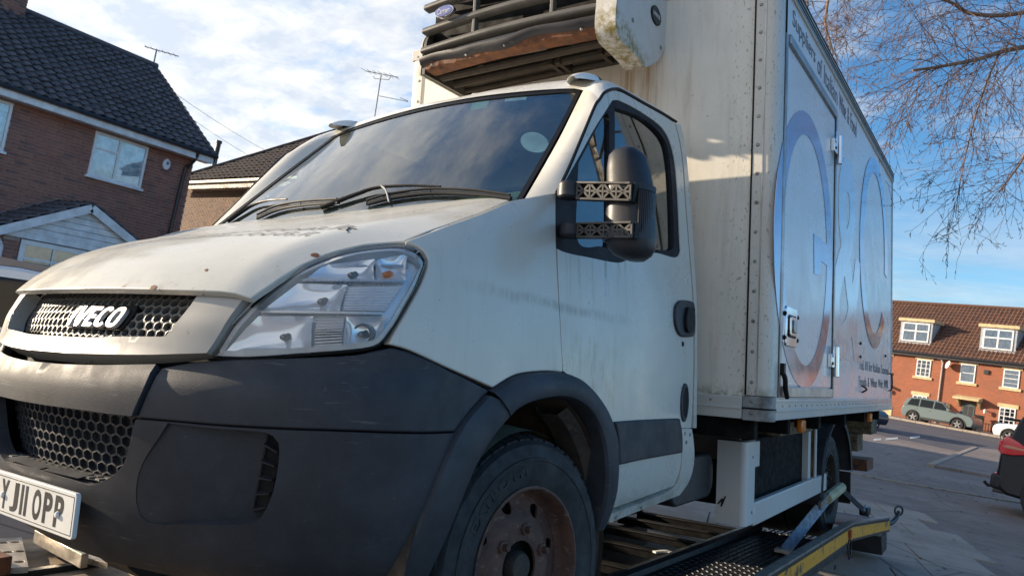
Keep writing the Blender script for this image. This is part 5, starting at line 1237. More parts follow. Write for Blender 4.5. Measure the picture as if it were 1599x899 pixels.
hk = MB().tube(crom([P0+V([-.02, 0, -.05]), P0+V([0, .12, -.055]), P0+V([.03, .22, -.02]), P0+V([.05, .28, .04])]), list(np.linspace(.03, .02, 25)), 8); hk = hk.out('tail_hook', M['bed'], bed)
MB().tube([P0+V([.05, .28, .05])+V([.03*math.cos(t), .05*math.cos(t), .045*math.sin(t)]) for t in np.linspace(0, 2*math.pi, 20)], .010, 6, cap=False).out('hook_ring', M['bed'], hk)
lp = on_x((1327, 843), 1.21)-BO
MB().tube([lp+V([0, .06*math.sin(t), -.045-.075*math.cos(t)*-1-.02]) for t in np.linspace(0, 2*math.pi, 20)], .005, 6, cap=False).out('wire_loop', M['bed'], bed)
MB().box(tuple(lp+V([-.0, -.035, .02])), tuple(lp+V([.012, .02, .075]))).out('red_marker', simple('red_lens', (.35, .03, .02), .4), bed)
for y in (3.75, 4.55): MB().box(*[tuple(q) for q in (Dk(1.204, y-.02, -.075), Dk(1.208, y+.03, -.05))]).out('rail_slot', M['void'], rail)
# ladder of cross bars between the runways
for k, y in enumerate((1.9, 2.5, 3.05, 3.66, 4.2, 4.72, 5.1)):
    bedbox('cross_bar', (-.50, y, -.07), (.47, y+.075, -.012), M['barblack'])
    bedbox('bar_edge', (-.50, y-.006, -.022), (.47, y-.001, -.012), M['bed'])
for x, y in ((.30, 3.60), (.38, 3.66)): MB().bar(Dk(x, y, -.006), Dk(x+.05, y+.13, -.006), .03, .012).out('white_tab', M['white'], bed)
bedbox('far_side_rail', (-1.30, -1.2, -.12), (-1.252, KY, .02), M['bed'])
bedbox('sub_frame', (-.45, -1.2, -.30), (-.35, 5.0, -.075), M['bed']); bedbox('sub_frame', (.35, -1.2, -.30), (.45, 5.0, -.075), M['bed'])
# deck ahead of the truck: sandy floor and perforated ramp plates
bedbox('front_floor', (-3.3, -1.15, -.16), (1.1, 2.4, -.085), M['tan'])
def perf_plate(name, c0, c1, c2, c3, nx, ny, hr, lab=None):
    o = V(c0, float); ex = V(c1, float)-o; ey = V(c3, float)-o; lx, ly = np.linalg.norm(ex), np.linalg.norm(ey)
    f = lambda u, v: o+ex*(u/lx)+ey*(v/ly)
    hs = []
    for j in range(ny):
        for i in range(nx):
            cu, cv = lx*(i+.5+.25*(j % 2)-.12)/nx, ly*(j+.5)/ny; hs.append([V([cu+hr*math.cos(t), cv+hr*math.sin(t)]) for t in np.linspace(0, 2*math.pi, 13)[:-1]])
    sg = 1 if np.cross(ex, ey)[2] > 0 else -1
    pl_ = patch(name, [V([0, 0]), V([lx, 0]), V([lx, ly]), V([0, ly])], f, M['plank'], bed, step=.12, depth=.025, holes=hs, flip=sg < 0, bevel=.003)
    return pl_
M['plank'] = simple('galvanised_plate', (.46, .40, .32), .45, .55, .2, 10.)
zt = .06
q = lambda px, z=zt: on_z(px, z)-BO
perf_plate('ramp_plate', q((-60, 835)), q((36, 836)), None, q((-30, 905)), 5, 5, .028) if False else None
A0, A1, A2, A3 = q((-40, 842)), q((34, 838)), q((102, 877)), q((-40, 890))
perf_plate('ramp_plate', A0, A1, A2, A3+(A0-A3)*0, 4, 3, .019)
B0, B1, B3 = q((66, 834)), q((100, 832)), q((128, 878)); perf_plate('ramp_plate', B0, q((140, 852)), None, q((88, 858)), 4, 1, .018)
MB().bar(q((58, 836), zt+.02), q((132, 875), zt+.02), .03, .06).out('plate_upstand', M['plank'], bed, bevel=.003)
MB().box(*[tuple(v) for v in (lambda a: (a-V([.22, .04, .05]), a+V([.0, .04, .025])))(q((2, 880), .09))]).out('plate_bracket', M['rust2'], bed, bevel=.004)
bedbox('head_board', (-2.6, 2.0, .0), (-1.35, 2.06, .16), M['bed'])
# straps: each a thing of its own
def tw(p): return TW@(V(p)-CT)+V([0, 0, CAMH])
def strapthing(name, pts, w, mat, label, thick=.004, up=(1, 0, 0)):
    P = [V(p) for p in pts]; e = empty(name, T2W(P[0]), Matrix(TW.tolist()), label, 'strap'); return e, P
s0, s1_ = on_z((1224, 861), -.10), on_x((1291, 778), 1.06)
e, P = strapthing('tie_down_strap', [s0, s1_], .07, M['strap'], 'flat grey blue strap running from the deck up to the rear wheel')
g = MB(); g.bar(P[0]-P[0], P[1]-P[0], .085, .006, up=(1, -.2, .3)); g.out('webbing', M['strap'], e)
MB().box((-.05, -.05, -.0), (.05, .03, .02)).out('frayed_end', simple('frayed_webbing', (.55, .50, .42), .9), e)
s2 = on_x((1312, 761), 1.06); MB().tube([s1_-P[0]+V([0, -.02, 0]), s2-P[0]+V([0, .03, .0])], .042, 10).out('wheel_pad', M['pale'], e)
MB().bar(on_x((1280, 790), 1.07)-P[0], s1_-P[0]+V([.01, 0, .02]), .02, .05).out('buckle', M['steel'], e)
s3, s4 = on_x((1313, 762), 1.06), on_x((1356, 803), 1.06)
e, P = strapthing('ratchet_strap', [s4, s3], .05, M['strapk'], 'thin black strap with ratchet pulled from the rear wheel down to the bed tail')
MB().bar(P[1]-P[0], P[0]-P[0], .05, .008, up=(1, 0, 0)).out('webbing', M['strapk'], e)
rt = on_x((1351, 797), 1.06)-P[0]; MB().box(tuple(rt-V([.04, .09, .035])), tuple(rt+V([.04, .06, .04]))).out('ratchet', M['bed'], e, bevel=.01)
MB().tube([rt+V([0, -.13, .01]), rt+V([0, -.02, .05])], .018, 8).out('ratchet_lever', M['steel'], e)
# ================================================================== THE STREET (world frame)
NV = V([-.292, -.956, 0.]); TV = V([.956, -.292, 0.])   # terrace: facing direction and direction along it
def gz(x, y):
    r = -(x*NV[0]+y*NV[1]); return .75*smooth01((r-14)/40.)
def ground_at(px):
    d = TW@ray_t(px); a, b = 1., 1.
    t = 1.
    while t < 200:
        p = d*t+V([0, 0, CAMH])
        if p[2] < gz(p[0], p[1]): break
        t *= 1.01
    lo, hi = t/1.01, t
    for _ in range(30):
        m_ = (lo+hi)/2; p = d*m_+V([0, 0, CAMH])
        if p[2] < gz(p[0], p[1]): hi = m_
        else: lo = m_
    return d*hi+V([0, 0, CAMH])
def asphalt(name, base, patchc, grit=.5, rough=.85):
    k = NT(name); f = k.mr(k.noise(.45, 6, .65), .35, .68); c = k.mix(f, base, patchc)
    c = k.mix(k.mth('MULTIPLY', k.mr(k.noise(2.6, 6, .7, dist=.4), .52, .66), .55), c, tuple(v*.55 for v in base))
    c = k.mix(k.mth('MULTIPLY', k.mr(k.noise(160., 2, .5), .50, .72), grit), c, tuple(min(1, v*2.2+.02) for v in base))
    cr = k.mr(k.vor(.55, (1, 1, 1), 'DISTANCE_TO_EDGE'), .010, .0)
    c = k.mix(k.mth('MULTIPLY', cr, .6), c, (.02, .02, .018))
    k.set(Base_Color=c, Roughness=k.mr(k.noise(3., 4), .3, .7, rough*.8, 1.)); k.bump(k.noise(140., 3), .35, .006); return k.m
M['ground'] = asphalt('worn_tarmac', (.185, .142, .118), (.25, .20, .17)); M['road'] = asphalt('road_asphalt', (.078, .070, .076), (.11, .098, .105), .4)
M['slab'] = asphalt('paving_concrete', (.35, .285, .23), (.25, .205, .17), .4)
xs = np.r_[-900, -300, -120, np.linspace(-60, 60, 81), 120, 300, 900]; ys = np.r_[-600, -200, np.linspace(-40, 90, 88), 140, 300, 1200]
g = MB().grid([[V([x, y, gz(x, y)]) for x in xs] for y in ys]); tag(g.out('ground', M['ground'], sharp=180), kind='structure')
def sheet(name, r0, r1, t0, t1, mat, h, nr=14, nt_=30, kind='structure'):
    P = []
    for r in np.linspace(r0, r1, nr):
        P.append([V([*((-r*NV+t*TV)[:2]), 0])+V([0, 0, h]) for t in np.linspace(t0, t1, nt_)])
    for row in P:
        for p in row: p[2] = gz(p[0], p[1])+h
    g = MB().grid(P, flip=False); o = g.out(name, mat, sharp=180); return tag(o, kind=kind)
sheet('road', 30.5, 49.2, -60, 40, M['road'], .004)
# pavement in front of the terrace, with its kerb
pv = sheet('pavement', 49.35, 54.9, -60, 40, M['slab'], .12)
g = MB()
for t in np.arange(-30, -8, .9):
    a = -49.22*NV+t*TV; b = -49.22*NV+(t+.885)*TV; za = gz(a[0], a[1]); g2 = MB().bar((a[0], a[1], za+.055), (b[0], b[1], za+.055), .14, .14); g2.out('kerb_stone', M['slab'], pv, bevel=.01)
# dashes on the road
def quad_on(name, pxs, mat, h, kind='structure', par=None):
    P = [ground_at(p) for p in pxs]; v = [p+V([0, 0, h]) for p in P]; o = mesh(name, v, [tuple(range(len(v)))], mat, par); 
    if par is None: tag(o, kind=kind)
    return o
M['mark'] = simple('worn_road_paint', (.62, .62, .60), .7, 0, .3, 14.)
for a, b in (((1364, 686.5), (1376, 685.6)), ((1383, 685.5), (1402, 683.8)), ((1421, 683.3), (1436, 681.5))):
    quad_on('road_marking', [(a[0], a[1]+1.6), (b[0], b[1]+1.6), (b[0], b[1]-1.4), (a[0], a[1]-1.4)], M['mark'], .009)
# raised pavement corner beside the dark car
cor = [ground_at(p) for p in ((1453, 729), (1474, 721), (1500, 710), (1523, 700.5), (1580, 707), (1700, 730), (1760, 790), (1599, 756), (1520, 741))]
g = MB(); n = len(cor); g.add([V([p[0], p[1], p[2]-.05]) for p in cor]+[V([p[0], p[1], gz(p[0], p[1])+.07]) for p in cor], [tuple(range(n, 2*n))]+[(i, (i+1) % n, n+(i+1) % n, n+i) for i in range(n)])
pc_ = tag(g.out('pavement', M['ground'], sharp=30), kind='structure')
ks = resample([cor[0], cor[1], cor[2], cor[3]], 1.0)
for a, b in zip(ks, ks[1:]): d = (b-a)*.99; MB().bar(a+V([0, 0, .035]), a+d+V([0, 0, .035]), .16, .12).out('kerb_stone', M['slab'], pc_, bevel=.012)
# pale edging stones across the yard mouth
es = resample([ground_at(p) for p in ((1318, 736), (1380, 749.5), (1450, 761), (1520, 773), (1640, 793))], .62)
M['edging'] = asphalt('edging_concrete', (.30, .25, .19), (.24, .20, .16), .3); el_ = empty('edging_row', es[0]); el_['kind'] = 'structure'
for a, b in zip(es, es[1:]):
    d = (b-a)*.975; o = MB().bar(a-es[0]+V([0, 0, -.02]), a-es[0]+d+V([0, 0, -.02+.004*rng.uniform()]), .15, .09).out('edging_stone', M['edging'], el_, bevel=.01)
# old concrete slabs in the foreground
sl = tag(bpy.data.objects.new('yard_paving', None), kind='structure'); COL.objects.link(sl)
for j in range(9):
    off = rng.uniform(0, .6)
    for i in range(7):
        ca, sa = math.cos(.30), math.sin(.30); u_, v_ = -3.6+i*.68+off, 6.4+j*.78; x, y = u_*ca-v_*sa+1.7, u_*sa+v_*ca; w, d_ = .672+rng.uniform(-.012, 0), .772+rng.uniform(-.012, 0); z = gz(x, y); c_ = V([x, y, z]); tl = rng.uniform(-.006, .006, 2)
        q = [(-w/2, -d_/2), (w/2, -d_/2), (w/2, d_/2), (-w/2, d_/2)]; q = [(a+rng.uniform(-.008, .008), b+rng.uniform(-.008, .008)) for a, b in q]
        f = lambda u, v, e: c_+V([u*ca-v*sa, u*sa+v*ca, .012+e+u*tl[0]+v*tl[1]])
        o = MB().prism(q, f, -.03, .006).out('paving_slab', M['slab'], sl, bevel=.006, seg=2)
# ------------------------------------------------------------------ bricks and tiles
def brick_mat(name, a, b, c):
    k = NT(name); r = k.rnd(); n = k.noise(9., 6, .7)
    col = k.mix(k.mr(r, 0, .55), a, b); col = k.mix(k.mr(r, .62, 1.), col, c)
    col = k.mix(k.mth('MULTIPLY', k.mr(n, .45, .75), .5), col, tuple(v*.55 for v in a)); col = k.mix(k.mth('MULTIPLY', k.mr(k.noise(.55, 6, .7), .42, .70), .38), col, c); col = k.mix(k.mth('MULTIPLY', k.mr(k.noise(2.4, 7, .75, loc=(7, 2, 1)), .60, .72), .45 if 'tile' in name else .12), col, (.09, .095, .05) if 'tile' in name else (.36, .30, .27)); k.set(Base_Color=col, Roughness=.85); k.bump(k.noise(50., 4), .3, .006); return k.m
M['brick'] = brick_mat('red_brown_brick', (.25, .110, .085), (.32, .145, .105), (.175, .092, .082)); M['mortar'] = simple('mortar', (.38, .32, .285), .9, 0, .15, 5.)
M['rooftile'] = brick_mat('dark_pantile', (.090, .080, .088), (.120, .106, .114), (.065, .060, .067)); M['browntile'] = brick_mat('brown_roof_tile', (.062, .042, .035), (.082, .056, .045), (.045, .034, .031))
M['orangetile'] = brick_mat('terracotta_tile', (.115, .055, .036), (.15, .070, .044), (.08, .045, .035)); M['upvc'] = simple('white_window_frame', (.74, .75, .76), .35, 0, .05)
M['fascia'] = simple('white_fascia', (.70, .72, .74), .45, 0, .1, 4.); M['gutter'] = simple('black_gutter', (.03, .03, .035), .4); M['pane_back'] = simple('net_and_reflection', (.70, .78, .86), .9, 0, .2, 5.)  # net colour also carries the bluish-white reflection of the panes
M['winglass'] = glass_mat('house_window_glass', (.90, .93, .95), .06, 1.4); M['blind'] = simple('beige_blind', (.52, .46, .34), .8)
def window_part(parent, o, ex, ez, en, w, h, cols, bars=(), name='window', glassback='pane_back', fr=.055, sashrow=None, mull=.05):
    """Window in a wall: o = lower-left corner, ex along, ez up, en outwards. cols = column edges 0..1, bars = (col, [row fractions])"""
    F = lambda u, v, d: o+ex*u+ez*v+en*d
    def bb(g, u0, v0, u1, v1, d0, d1): g.box((u0, v0, d0), (u1, v1, d1), lambda a, b, c: F(a, b, c))
    g = MB()
    for a in ((0, 0, w, fr), (0, h-fr, w, h), (0, fr, fr, h-fr), (w-fr, fr, w, h-fr)): bb(g, *a, .0, .05)
    fo_ = g.out(name, M['upvc'], parent, bevel=.004)
    g = MB(); bb(g, fr*.5, fr*.5, w-fr*.5, h-fr*.5, .002, .006); g.out('pane_back', M[glassback], fo_)  # backing sheet: net, blind, and the painted dark of a room
    for i, (a, b) in enumerate(zip(cols, cols[1:])):
        if i: g = MB(); bb(g, w*a-mull/2, fr, w*a+mull/2, h-fr, .008, .046); g.out('mullion', M['upvc'], fo_)
        rows = dict(bars).get(i, [])
        es_ = [0]+list(rows)+[1]
        u0 = w*a+(mull/2 if i else fr); u1 = w*b-(mull/2 if b < 1 else fr)
        for k, (r0, r1) in enumerate(zip(es_, es_[1:])):
            v0 = fr+(h-2*fr)*r0; v1 = fr+(h-2*fr)*r1
            if k: g = MB(); bb(g, u0, v0-mull*.45, u1, v0+mull*.45, .008, .044); g.out('transom', M['upvc'], fo_)
            g = MB(); bb(g, u0, v0, u1, v1, .018, .022); g.out('pane', M['winglass'], fo_)
    return fo_
def brick_wall(parent, o, ex, ez, en, w, h, mat, skip=(), bl=.225, bh=.075, ind=300, cam2=None, shape=None):
    """Running-bond bricks as pieces: the largest in view one by one, the rest joined."""
    j = .014; P = []
    for r in range(int(h/bh)):
        off = -(bl/2 if r % 2 else 0); u = off
        while u < w:
            a, b = max(0, u), min(w, u+bl-j); v = r*bh
            if b-a > .03:
                segs = [(a, b)]
                for (s0, t0, s1, t1) in skip:
                    if v+bh > t0+.005 and v < t1-.005:
                        n_ = []
                        for x0_, x1_ in segs:
                            if x1_ <= s0 or x0_ >= s1: n_.append((x0_, x1_)); continue
                            if x0_ < s0: n_.append((x0_, s0))
                            if x1_ > s1: n_.append((s1, x1_))
                        segs = n_
                for x0_, x1_ in segs:
                    if x1_-x0_ > .03 and (shape is None or shape((x0_+x1_)/2, v)): P.append((x0_, x1_, v))
            u += bl
    P.sort(key=lambda q: np.linalg.norm(o+ex*q[0]+ez*q[2]-V([0, 0, CAMH])) if cam2 is None else cam2(o+ex*q[0]+ez*q[2]))
    rest = MB(); proto = None
    for i, (a, b, v) in enumerate(P):
        d = .014+rng.uniform(-.003, .003)
        f = lambda u, w_, e: o+ex*u+ez*w_+en*e
        if i < ind: MB().box((a, v, -.03), (b, v+bh-j, d), f).out('brick', mat, parent, smooth=False)
        else: rest.box((a, v, -.03), (b, v+bh-j, d), f)
    if rest.v: rest.out('brickwork', mat, parent, kind='stuff', smooth=False)
def tile_roof(parent, o, ex, es_, w, L, mat, tw_=.30, tl=.34, ind=300, roll=.035, name='roof_tile', shape=None, seg=5, key=None, clip=None):
    """Pantiles: o = eave corner, ex along the eave, es_ up the slope."""
    en = np.cross(ex, es_); en /= np.linalg.norm(en); en = en if en[2] > 0 else -en; P = []
    for r in range(int(math.ceil(L/tl))):
        for c in range(int(math.ceil(w/tw_))):
            u0, v0 = c*tw_, r*tl
            if shape is None or shape(u0+tw_/2, v0+tl/2): P.append((u0, v0))
    if key: P.sort(key=lambda q: key(o+ex*q[0]+es_*q[1]))
    rest = MB()
    for i, (u0, v0) in enumerate(P):
        g = MB() if i < ind else rest; top, bot = [], []; l_ = min(tl*1.12, L-v0+.02); wob_ = rng.uniform(-.010, .010)
        for s in range(seg+1):
            t = s/seg; hgt = roll*(math.sin(math.pi*min(1, t/.72))**1.2 if t < .72 else -.25*math.sin(math.pi*(t-.72)/.28)); u = u0+min(tw_*1.02, w-u0+.02)*t; drop = -.025*0
            edge_ = v0+.035*math.cos(math.pi*(t-.36)*1.1)*-1
            bot.append(o+ex*u+es_*edge_+en*(.060+hgt+wob_)); top.append(o+ex*u+es_*(v0+l_)+en*(.010+hgt))
        lo_ = [p-en*.028 for p in bot]; k = seg+1
        g.add(bot+top+lo_, [(s, s+1, k+s+1, k+s) for s in range(seg)]+[(2*k+s, 2*k+s+1, s+1, s) for s in range(seg)])
        if i < ind: g.out(name, mat, parent, sharp=50)
    if rest.v: rest.out('roof_tiling', mat, parent, kind='stuff', sharp=50)
EX, EY, EZ = V([1., 0, 0]), V([0, 1., 0]), V([0, 0, 1.])
# ------------------------------------------------------------------ LEFT HOUSE
HX, HY0, HY1, HZ = -18.0, 1.6, 10.45, 5.0
h1 = empty('brick_house', (HX-3.5, 4., 0), None, 'red brown brick house with dark curved roof tiles and white gabled porch', 'house')
HO = V([HX-3.5, 4., 0])
W_ = lambda x, y, z: V([x, y, z])-HO
wins = [(7.95, 3.70, 9.22, 4.74), (4.95, 3.70, 6.22, 4.74)]
g = MB(); g.box(tuple(W_(HX-7.0, HY0, 0)), tuple(W_(HX-.0, HY1, HZ))); g.out('wall', M['mortar'], h1, smooth=False)
g = MB(); g.add([W_(HX-.02, HY1-.01, HZ), W_(HX-6.98, HY1-.01, HZ), W_(HX-3.6, HY1-.01, 7.5), W_(HX-.02, HY0+.01, HZ), W_(HX-6.98, HY0+.01, HZ), W_(HX-3.6, HY0+.01, 7.5)], [(0, 1, 2), (5, 4, 3)]); g.out('gable_wall', M['mortar'], h1, smooth=False)
B0 = 3.0
brick_wall(h1, W_(HX, B0, 0), EY, EZ, EX, HY1-B0, HZ-.06, M['brick'], [(a-B0-.0, b, c_-B0+.0, d) for a, b, c_, d in wins]+[(6.05-B0, -.1, 8.95-B0, 2.30)], cam2=lambda p: abs(p[1]+HO[1]-8.6)+abs(p[2]-3.9)*1.1)
for a, b, c_, d in wins:
    wf = window_part(h1, W_(HX+.001, a, b), EY, EZ, EX, c_-a, d-b, (0, .47, 1), ((0, [.66]),))
    MB().box(tuple(W_(HX-.02, a-.05, b-.06)), tuple(W_(HX+.10, c_+.05, b-.002))).out('window_sill', M['fascia'], wf, bevel=.006)
ex_, ez_ = HX+.42, 5.0
rz_, rx_ = 7.72, HX-3.55
es_ = V([rx_-ex_, 0, rz_-ez_]); SL = np.linalg.norm(es_); es_ /= SL
g = MB(); g.add([W_(ex_, HY0-.3, ez_), W_(ex_, HY1+.35, ez_), W_(rx_, HY1+.35, rz_), W_(rx_, HY0-.3, rz_), W_(2*rx_-ex_, HY1+.35, ez_), W_(2*rx_-ex_, HY0-.3, ez_)], [(0, 1, 2, 3), (3, 2, 4, 5)]); rf = g.out('roof', M['gutter'], h1, smooth=False)
T0 = 2.6
tile_roof(rf, W_(ex_, T0, ez_)+0*es_, EY, es_, HY1+.35-T0, SL, M['rooftile'],   .245, .262, roll=.055, key=lambda p: abs(p[1]+HO[1]-8.3))
MB().tube([W_(rx_, HY0-.3, rz_+.05), W_(rx_, HY1+.36, rz_+.05)], .10, 8).out('ridge_tiles', M['rooftile'], rf)
MB().box(tuple(W_(ex_-.06, HY0-.3, ez_-.22)), tuple(W_(ex_-.02, HY1+.36, ez_-.01))).out('fascia_board', M['fascia'], h1, bevel=.004)
MB().box(tuple(W_(HX+.002, HY0-.3, ez_-.20)), tuple(W_(ex_-.062, HY1+.33, ez_-.17))).out('soffit', M['fascia'], h1)
MB().prism([(ex_-.02, ez_-.22), (ex_-.02, ez_-.02), (rx_, rz_-.03), (2*rx_-ex_, ez_-.02), (2*rx_-ex_, ez_-.22), (rx_, rz_-.24)], lambda u, w, d: W_(u, HY1+d, w), .30, .345).out('verge_board', M['fascia'], h1)
g = MB().tube([W_(ex_+.03, HY0-.3, ez_-.02), W_(ex_+.03, HY1+.36, ez_-.02)], .055, 8); g.out('gutter', M['gutter'], h1)
MB().tube(crom([W_(ex_+.0, 10.28, ez_-.08), W_(ex_-.08, 10.28, ez_-.24), W_(HX+.16, 10.26, ez_-.42), W_(HX+.07, 10.22, ez_-.62), W_(HX+.07, 10.16, 2.5), W_(HX+.07, 10.14, .2)]), .042, 8).out('downpipe', M['gutter'], h1)
ab = MB().prism([(9.73+.10*math.cos(t), 4.47+.14*math.sin(t)) for t in np.linspace(0, 2*math.pi, 24)[:-1]], lambda u, w, d: W_(HX+d, u, w), .016, .085).out('alarm_box', M['upvc'], h1, bevel=.02)
MB().lathe([(0, .003), (.035, .003), (.04, 0)], W_(HX+.086, 9.74, 4.50), (1, 0, 0), 16).out('alarm_lens', M['badgeblue'], ab)
ch = MB().box(tuple(W_(rx_-.35, 6.2, 6.9)), tuple(W_(rx_+.35, 7.15, 9.2))).out('chimney', M['mortar'], h1, smooth=False)
for en_, o_, ex2, w_ in ((EX, W_(rx_+.35, 6.2, 7.2), EY, .95), (EY, W_(rx_+.35, 7.15, 7.2), -EX, .70)): brick_wall(ch, o_, ex2, EZ, en_, w_, 2.0, M['brick'], ind=40)
# porch
py0, py1, pm, pz, pa, pxf = 6.02, 9.0, 7.51, 2.08, 2.86, HX+1.45
g = MB(); ov = .14
for s, ye in ((-1, py0-ov), (1, py1+ov)):
    sl_ = (pa-pz)/(pm-py0); ze = pz-ov*sl_
    P = [W_(pxf+.12, pm, pa+.06), W_(HX+.015, pm, pa+.06), W_(HX+.015, ye, ze+.06), W_(pxf+.12, ye, ze+.06)]; q_ = [p-V([0, 0, .07]) for p in P]
    g.add(P+q_, [(0, 1, 2, 3), (7, 6, 5, 4)]+[(i, (i+1) % 4, 4+(i+1) % 4, 4+i) for i in range(4)])
pr = g.out('porch_roof', M['gutter'], h1, smooth=False)
for ye, nn in ((py0-ov, 1), (py1+ov, -1)):
    sv = V([0, pm-ye, pa-(pz-ov*sl_)]); LL = np.linalg.norm(sv); sv /= LL; tile_roof(pr, W_(HX+.02, ye, pz-ov*sl_+.055), EX, sv, 1.53, LL, M['rooftile'], .3, .26, ind=60)
MB().add([W_(HX+.03, py0-ov, pz-ov*sl_+.12), W_(HX+.10, py0-ov, pz-ov*sl_+.12), W_(HX+.10, pm, pa+.16), W_(HX+.03, pm, pa+.16)], [(0, 1, 2, 3)]).out('lead_flashing', simple('pale_lead', (.55, .57, .62), .5), pr)
for s, ye in ((-1, py0-ov), (1, py1+ov)):
    a, b = V([pxf+.13, ye, pz-ov*sl_-.03]), V([pxf+.13, pm, pa-.03]); MB().bar(a-HO, b-HO, .045, .17, up=(0, 0, 1)).out('barge_board', M['fascia'], h1)
n = 6
for k in range(n):
    z0_, z1_ = pz-.02+(pa-pz)*k/n, pz-.02+(pa-pz)*(k+1)/n-.008; hw = lambda z: (pa-z)/sl_*.95
    a = hw(z0_); b = max(.03, hw(z1_)); MB().prism([(pm-a, z0_), (pm+a, z0_), (pm+b, z1_), (pm-b, z1_)], lambda u, w, d: W_(pxf+d, u, w), .0, .022).out('cladding_board', M['fascia'], h1, bevel=.004)
MB().box(tuple(W_(pxf-.02, py0, pz-.14)), tuple(W_(pxf+.03, py1, pz-.022))).out('porch_beam', M['fascia'], h1)
bp = MB().box(tuple(W_(HX+.02, py0+.05, 0)), tuple(W_(pxf-.03, py0+.34, pz-.03))).out('porch_pier', M['mortar'], h1, smooth=False)
brick_wall(bp, W_(pxf-.03, py0+.05, 0), EY, EZ, EX, .29, pz-.16, M['brick'], ind=80); brick_wall(bp, W_(HX+.02, py0+.05, 0), EX, EZ, -EY, 1.37, pz-.1, M['brick'], ind=120)
pw = window_part(h1, W_(pxf-.06, py0+.36, 1.0), EY, EZ, EX, 1.28, pz-.16-1.0, (0, 1), ((0, [.62]),), glassback='blind', fr=.10)
MB().box(tuple(W_(pxf-.03, py0+.98, 1.1)), tuple(W_(pxf-.005, py0+1.01, pz-.26))).out('glazing_bar', M['upvc'], pw)
window_part(h1, W_(pxf-.06, py0+1.66, .05), EY, EZ, EX, 1.25, pz-.16-.05, (0, .5, 1), ((0, [.8]), (1, [.8])), name='porch_door', glassback='blind', fr=.07)
MB().box(tuple(W_(pxf-.05, py0+.36, 0)), tuple(W_(pxf-.03, py0+1.64, .99))).out('porch_panel', M['fascia'], h1)
MB().tube(crom([W_(pxf+.1, py0-.16, pz-.12), W_(pxf+.06, py0-.10, pz-.22), W_(pxf+.0, py0+.02, pz-.36), W_(pxf+.0, py0+.03, pz-.6), W_(pxf+.0, py0+.03, .1)]), .038, 8).out('porch_downpipe', M['fascia'], h1)
# aerials
M['aerial'] = simple('aerial_metal', (.16, .16, .17), .4, .7)
def aerial(name, label, base, top, boom0, boom1, n, el_len, extra=None, group='roof aerials'):
    e = empty(name, base, None, label, 'aerial', group); o = V(base)
    MB().tube([V([0, 0, 0]), V(top)-o], .022, 6).out('mast', M['aerial'], e); MB().tube([V(boom0)-o, V(boom1)-o], .014, 6).out('boom', M['aerial'], e)
    d = V(boom1)-V(boom0); d /= np.linalg.norm(d); s = np.cross(d, EZ); s /= np.linalg.norm(s)
    for k in range(n):
        p = V(boom0)+(V(boom1)-V(boom0))*(k+.3)/n-o; MB().tube([p-s*el_len/2, p+s*el_len/2], .007, 4).out('element', M['aerial'], e)
    if extra:
        for a, b in extra: MB().tube([V(a)-o, V(b)-o], .012, 5).out('bracket', M['aerial'], e)
    return e
ah = lambda px, y: (lambda d: d*(y/d[1])+V([0, 0, CAMH]))(TW@ray_t(px))
Y2 = 17.9
aerial('roof_aerial', 'tall roof aerial with crossed booms beside the white truck box', ah((579, 222), Y2), ah((595, 118), Y2), ah((570, 111), Y2), ah((622, 121), Y2), 6, .55,
       [(ah((583, 119), Y2), ah((585, 123), Y2)), (ah((585, 123), Y2), ah((607, 125), Y2)), (ah((607, 125), Y2), ah((610, 120), Y2)), (ah((592, 150), Y2), ah((637, 159), Y2)), (ah((625, 153), Y2), ah((637, 158), Y2))])
yr1 = HY1+.25
pA = V([rx_, yr1, rz_+.1]); aerial('roof_aerial', 'short aerial on the ridge end of the red brown brick house', pA, pA+V([0, 0, .42]), pA+V([-.15, -.28, .42]), pA+V([.5, .42, .36]), 6, .35)
# ------------------------------------------------------------------ SECOND HOUSE
h2o = V([-25.4, 14.74, 0]); h2 = empty('brick_house', h2o, None, 'orange brown brick house with brown hipped roof, behind the dark tiled house', 'house')
d2 = V([4.5, -.53, 0]); d2 /= np.linalg.norm(d2); n2 = V([d2[1], -d2[0], 0]); n2 = n2 if n2[1] < 0 else -n2
M['brick2'] = brick_mat('orange_brown_brick', (.175, .095, .055), (.215, .118, .066), (.12, .07, .05))
H2W, H2Z = 15., 5.1
g = MB(); g.box((0, 0, 0), (H2W, 7.5, H2Z), lambda a, b, c_: d2*a-n2*b+EZ*c_); g.out('wall', M['mortar'], h2, smooth=False)
brick_wall(h2, V([0, 0, 0.]), d2, EZ, n2, H2W, H2Z, M['brick2'], [], cam2=lambda p: abs(p[0])+abs(p[2]-4.)*.8)
MB().box((1.12, -.0, 2.6), (1.24, .05, 4.88), lambda a, b, c_: d2*a-n2*b+EZ*c_).out('side_trim', M['fascia'], h2)
eo = n2*.42-d2*.45; E0 = eo+EZ*5.22; hip = 3.8; rise = 3.05
A_, B_, C_, D_ = E0, E0+d2*(H2W+.9), E0-n2*8.3+d2*(H2W+.9), E0-n2*8.3; R1 = E0-n2*4.15+d2*hip+EZ*rise; R2 = E0-n2*4.15+d2*(H2W+.9-hip)+EZ*rise
g = MB().add([A_, B_, C_, D_, R1, R2], [(0, 1, 5, 4), (1, 2, 5), (2, 3, 4, 5), (3, 0, 4)]); rf2 = g.out('roof', M['gutter'], h2, smooth=False)
sv = -n2*4.15+EZ*rise; LL = np.linalg.norm(sv); sv /= LL
tile_roof(rf2, E0+V([0, 0, .01]), d2, sv, H2W+.9, LL, M['browntile'], .33, .30, shape=lambda u, v: hip*v/LL+.05 < u < H2W+.9-hip*v/LL-.05, key=lambda p: abs(p[0]-2.5), roll=.04)
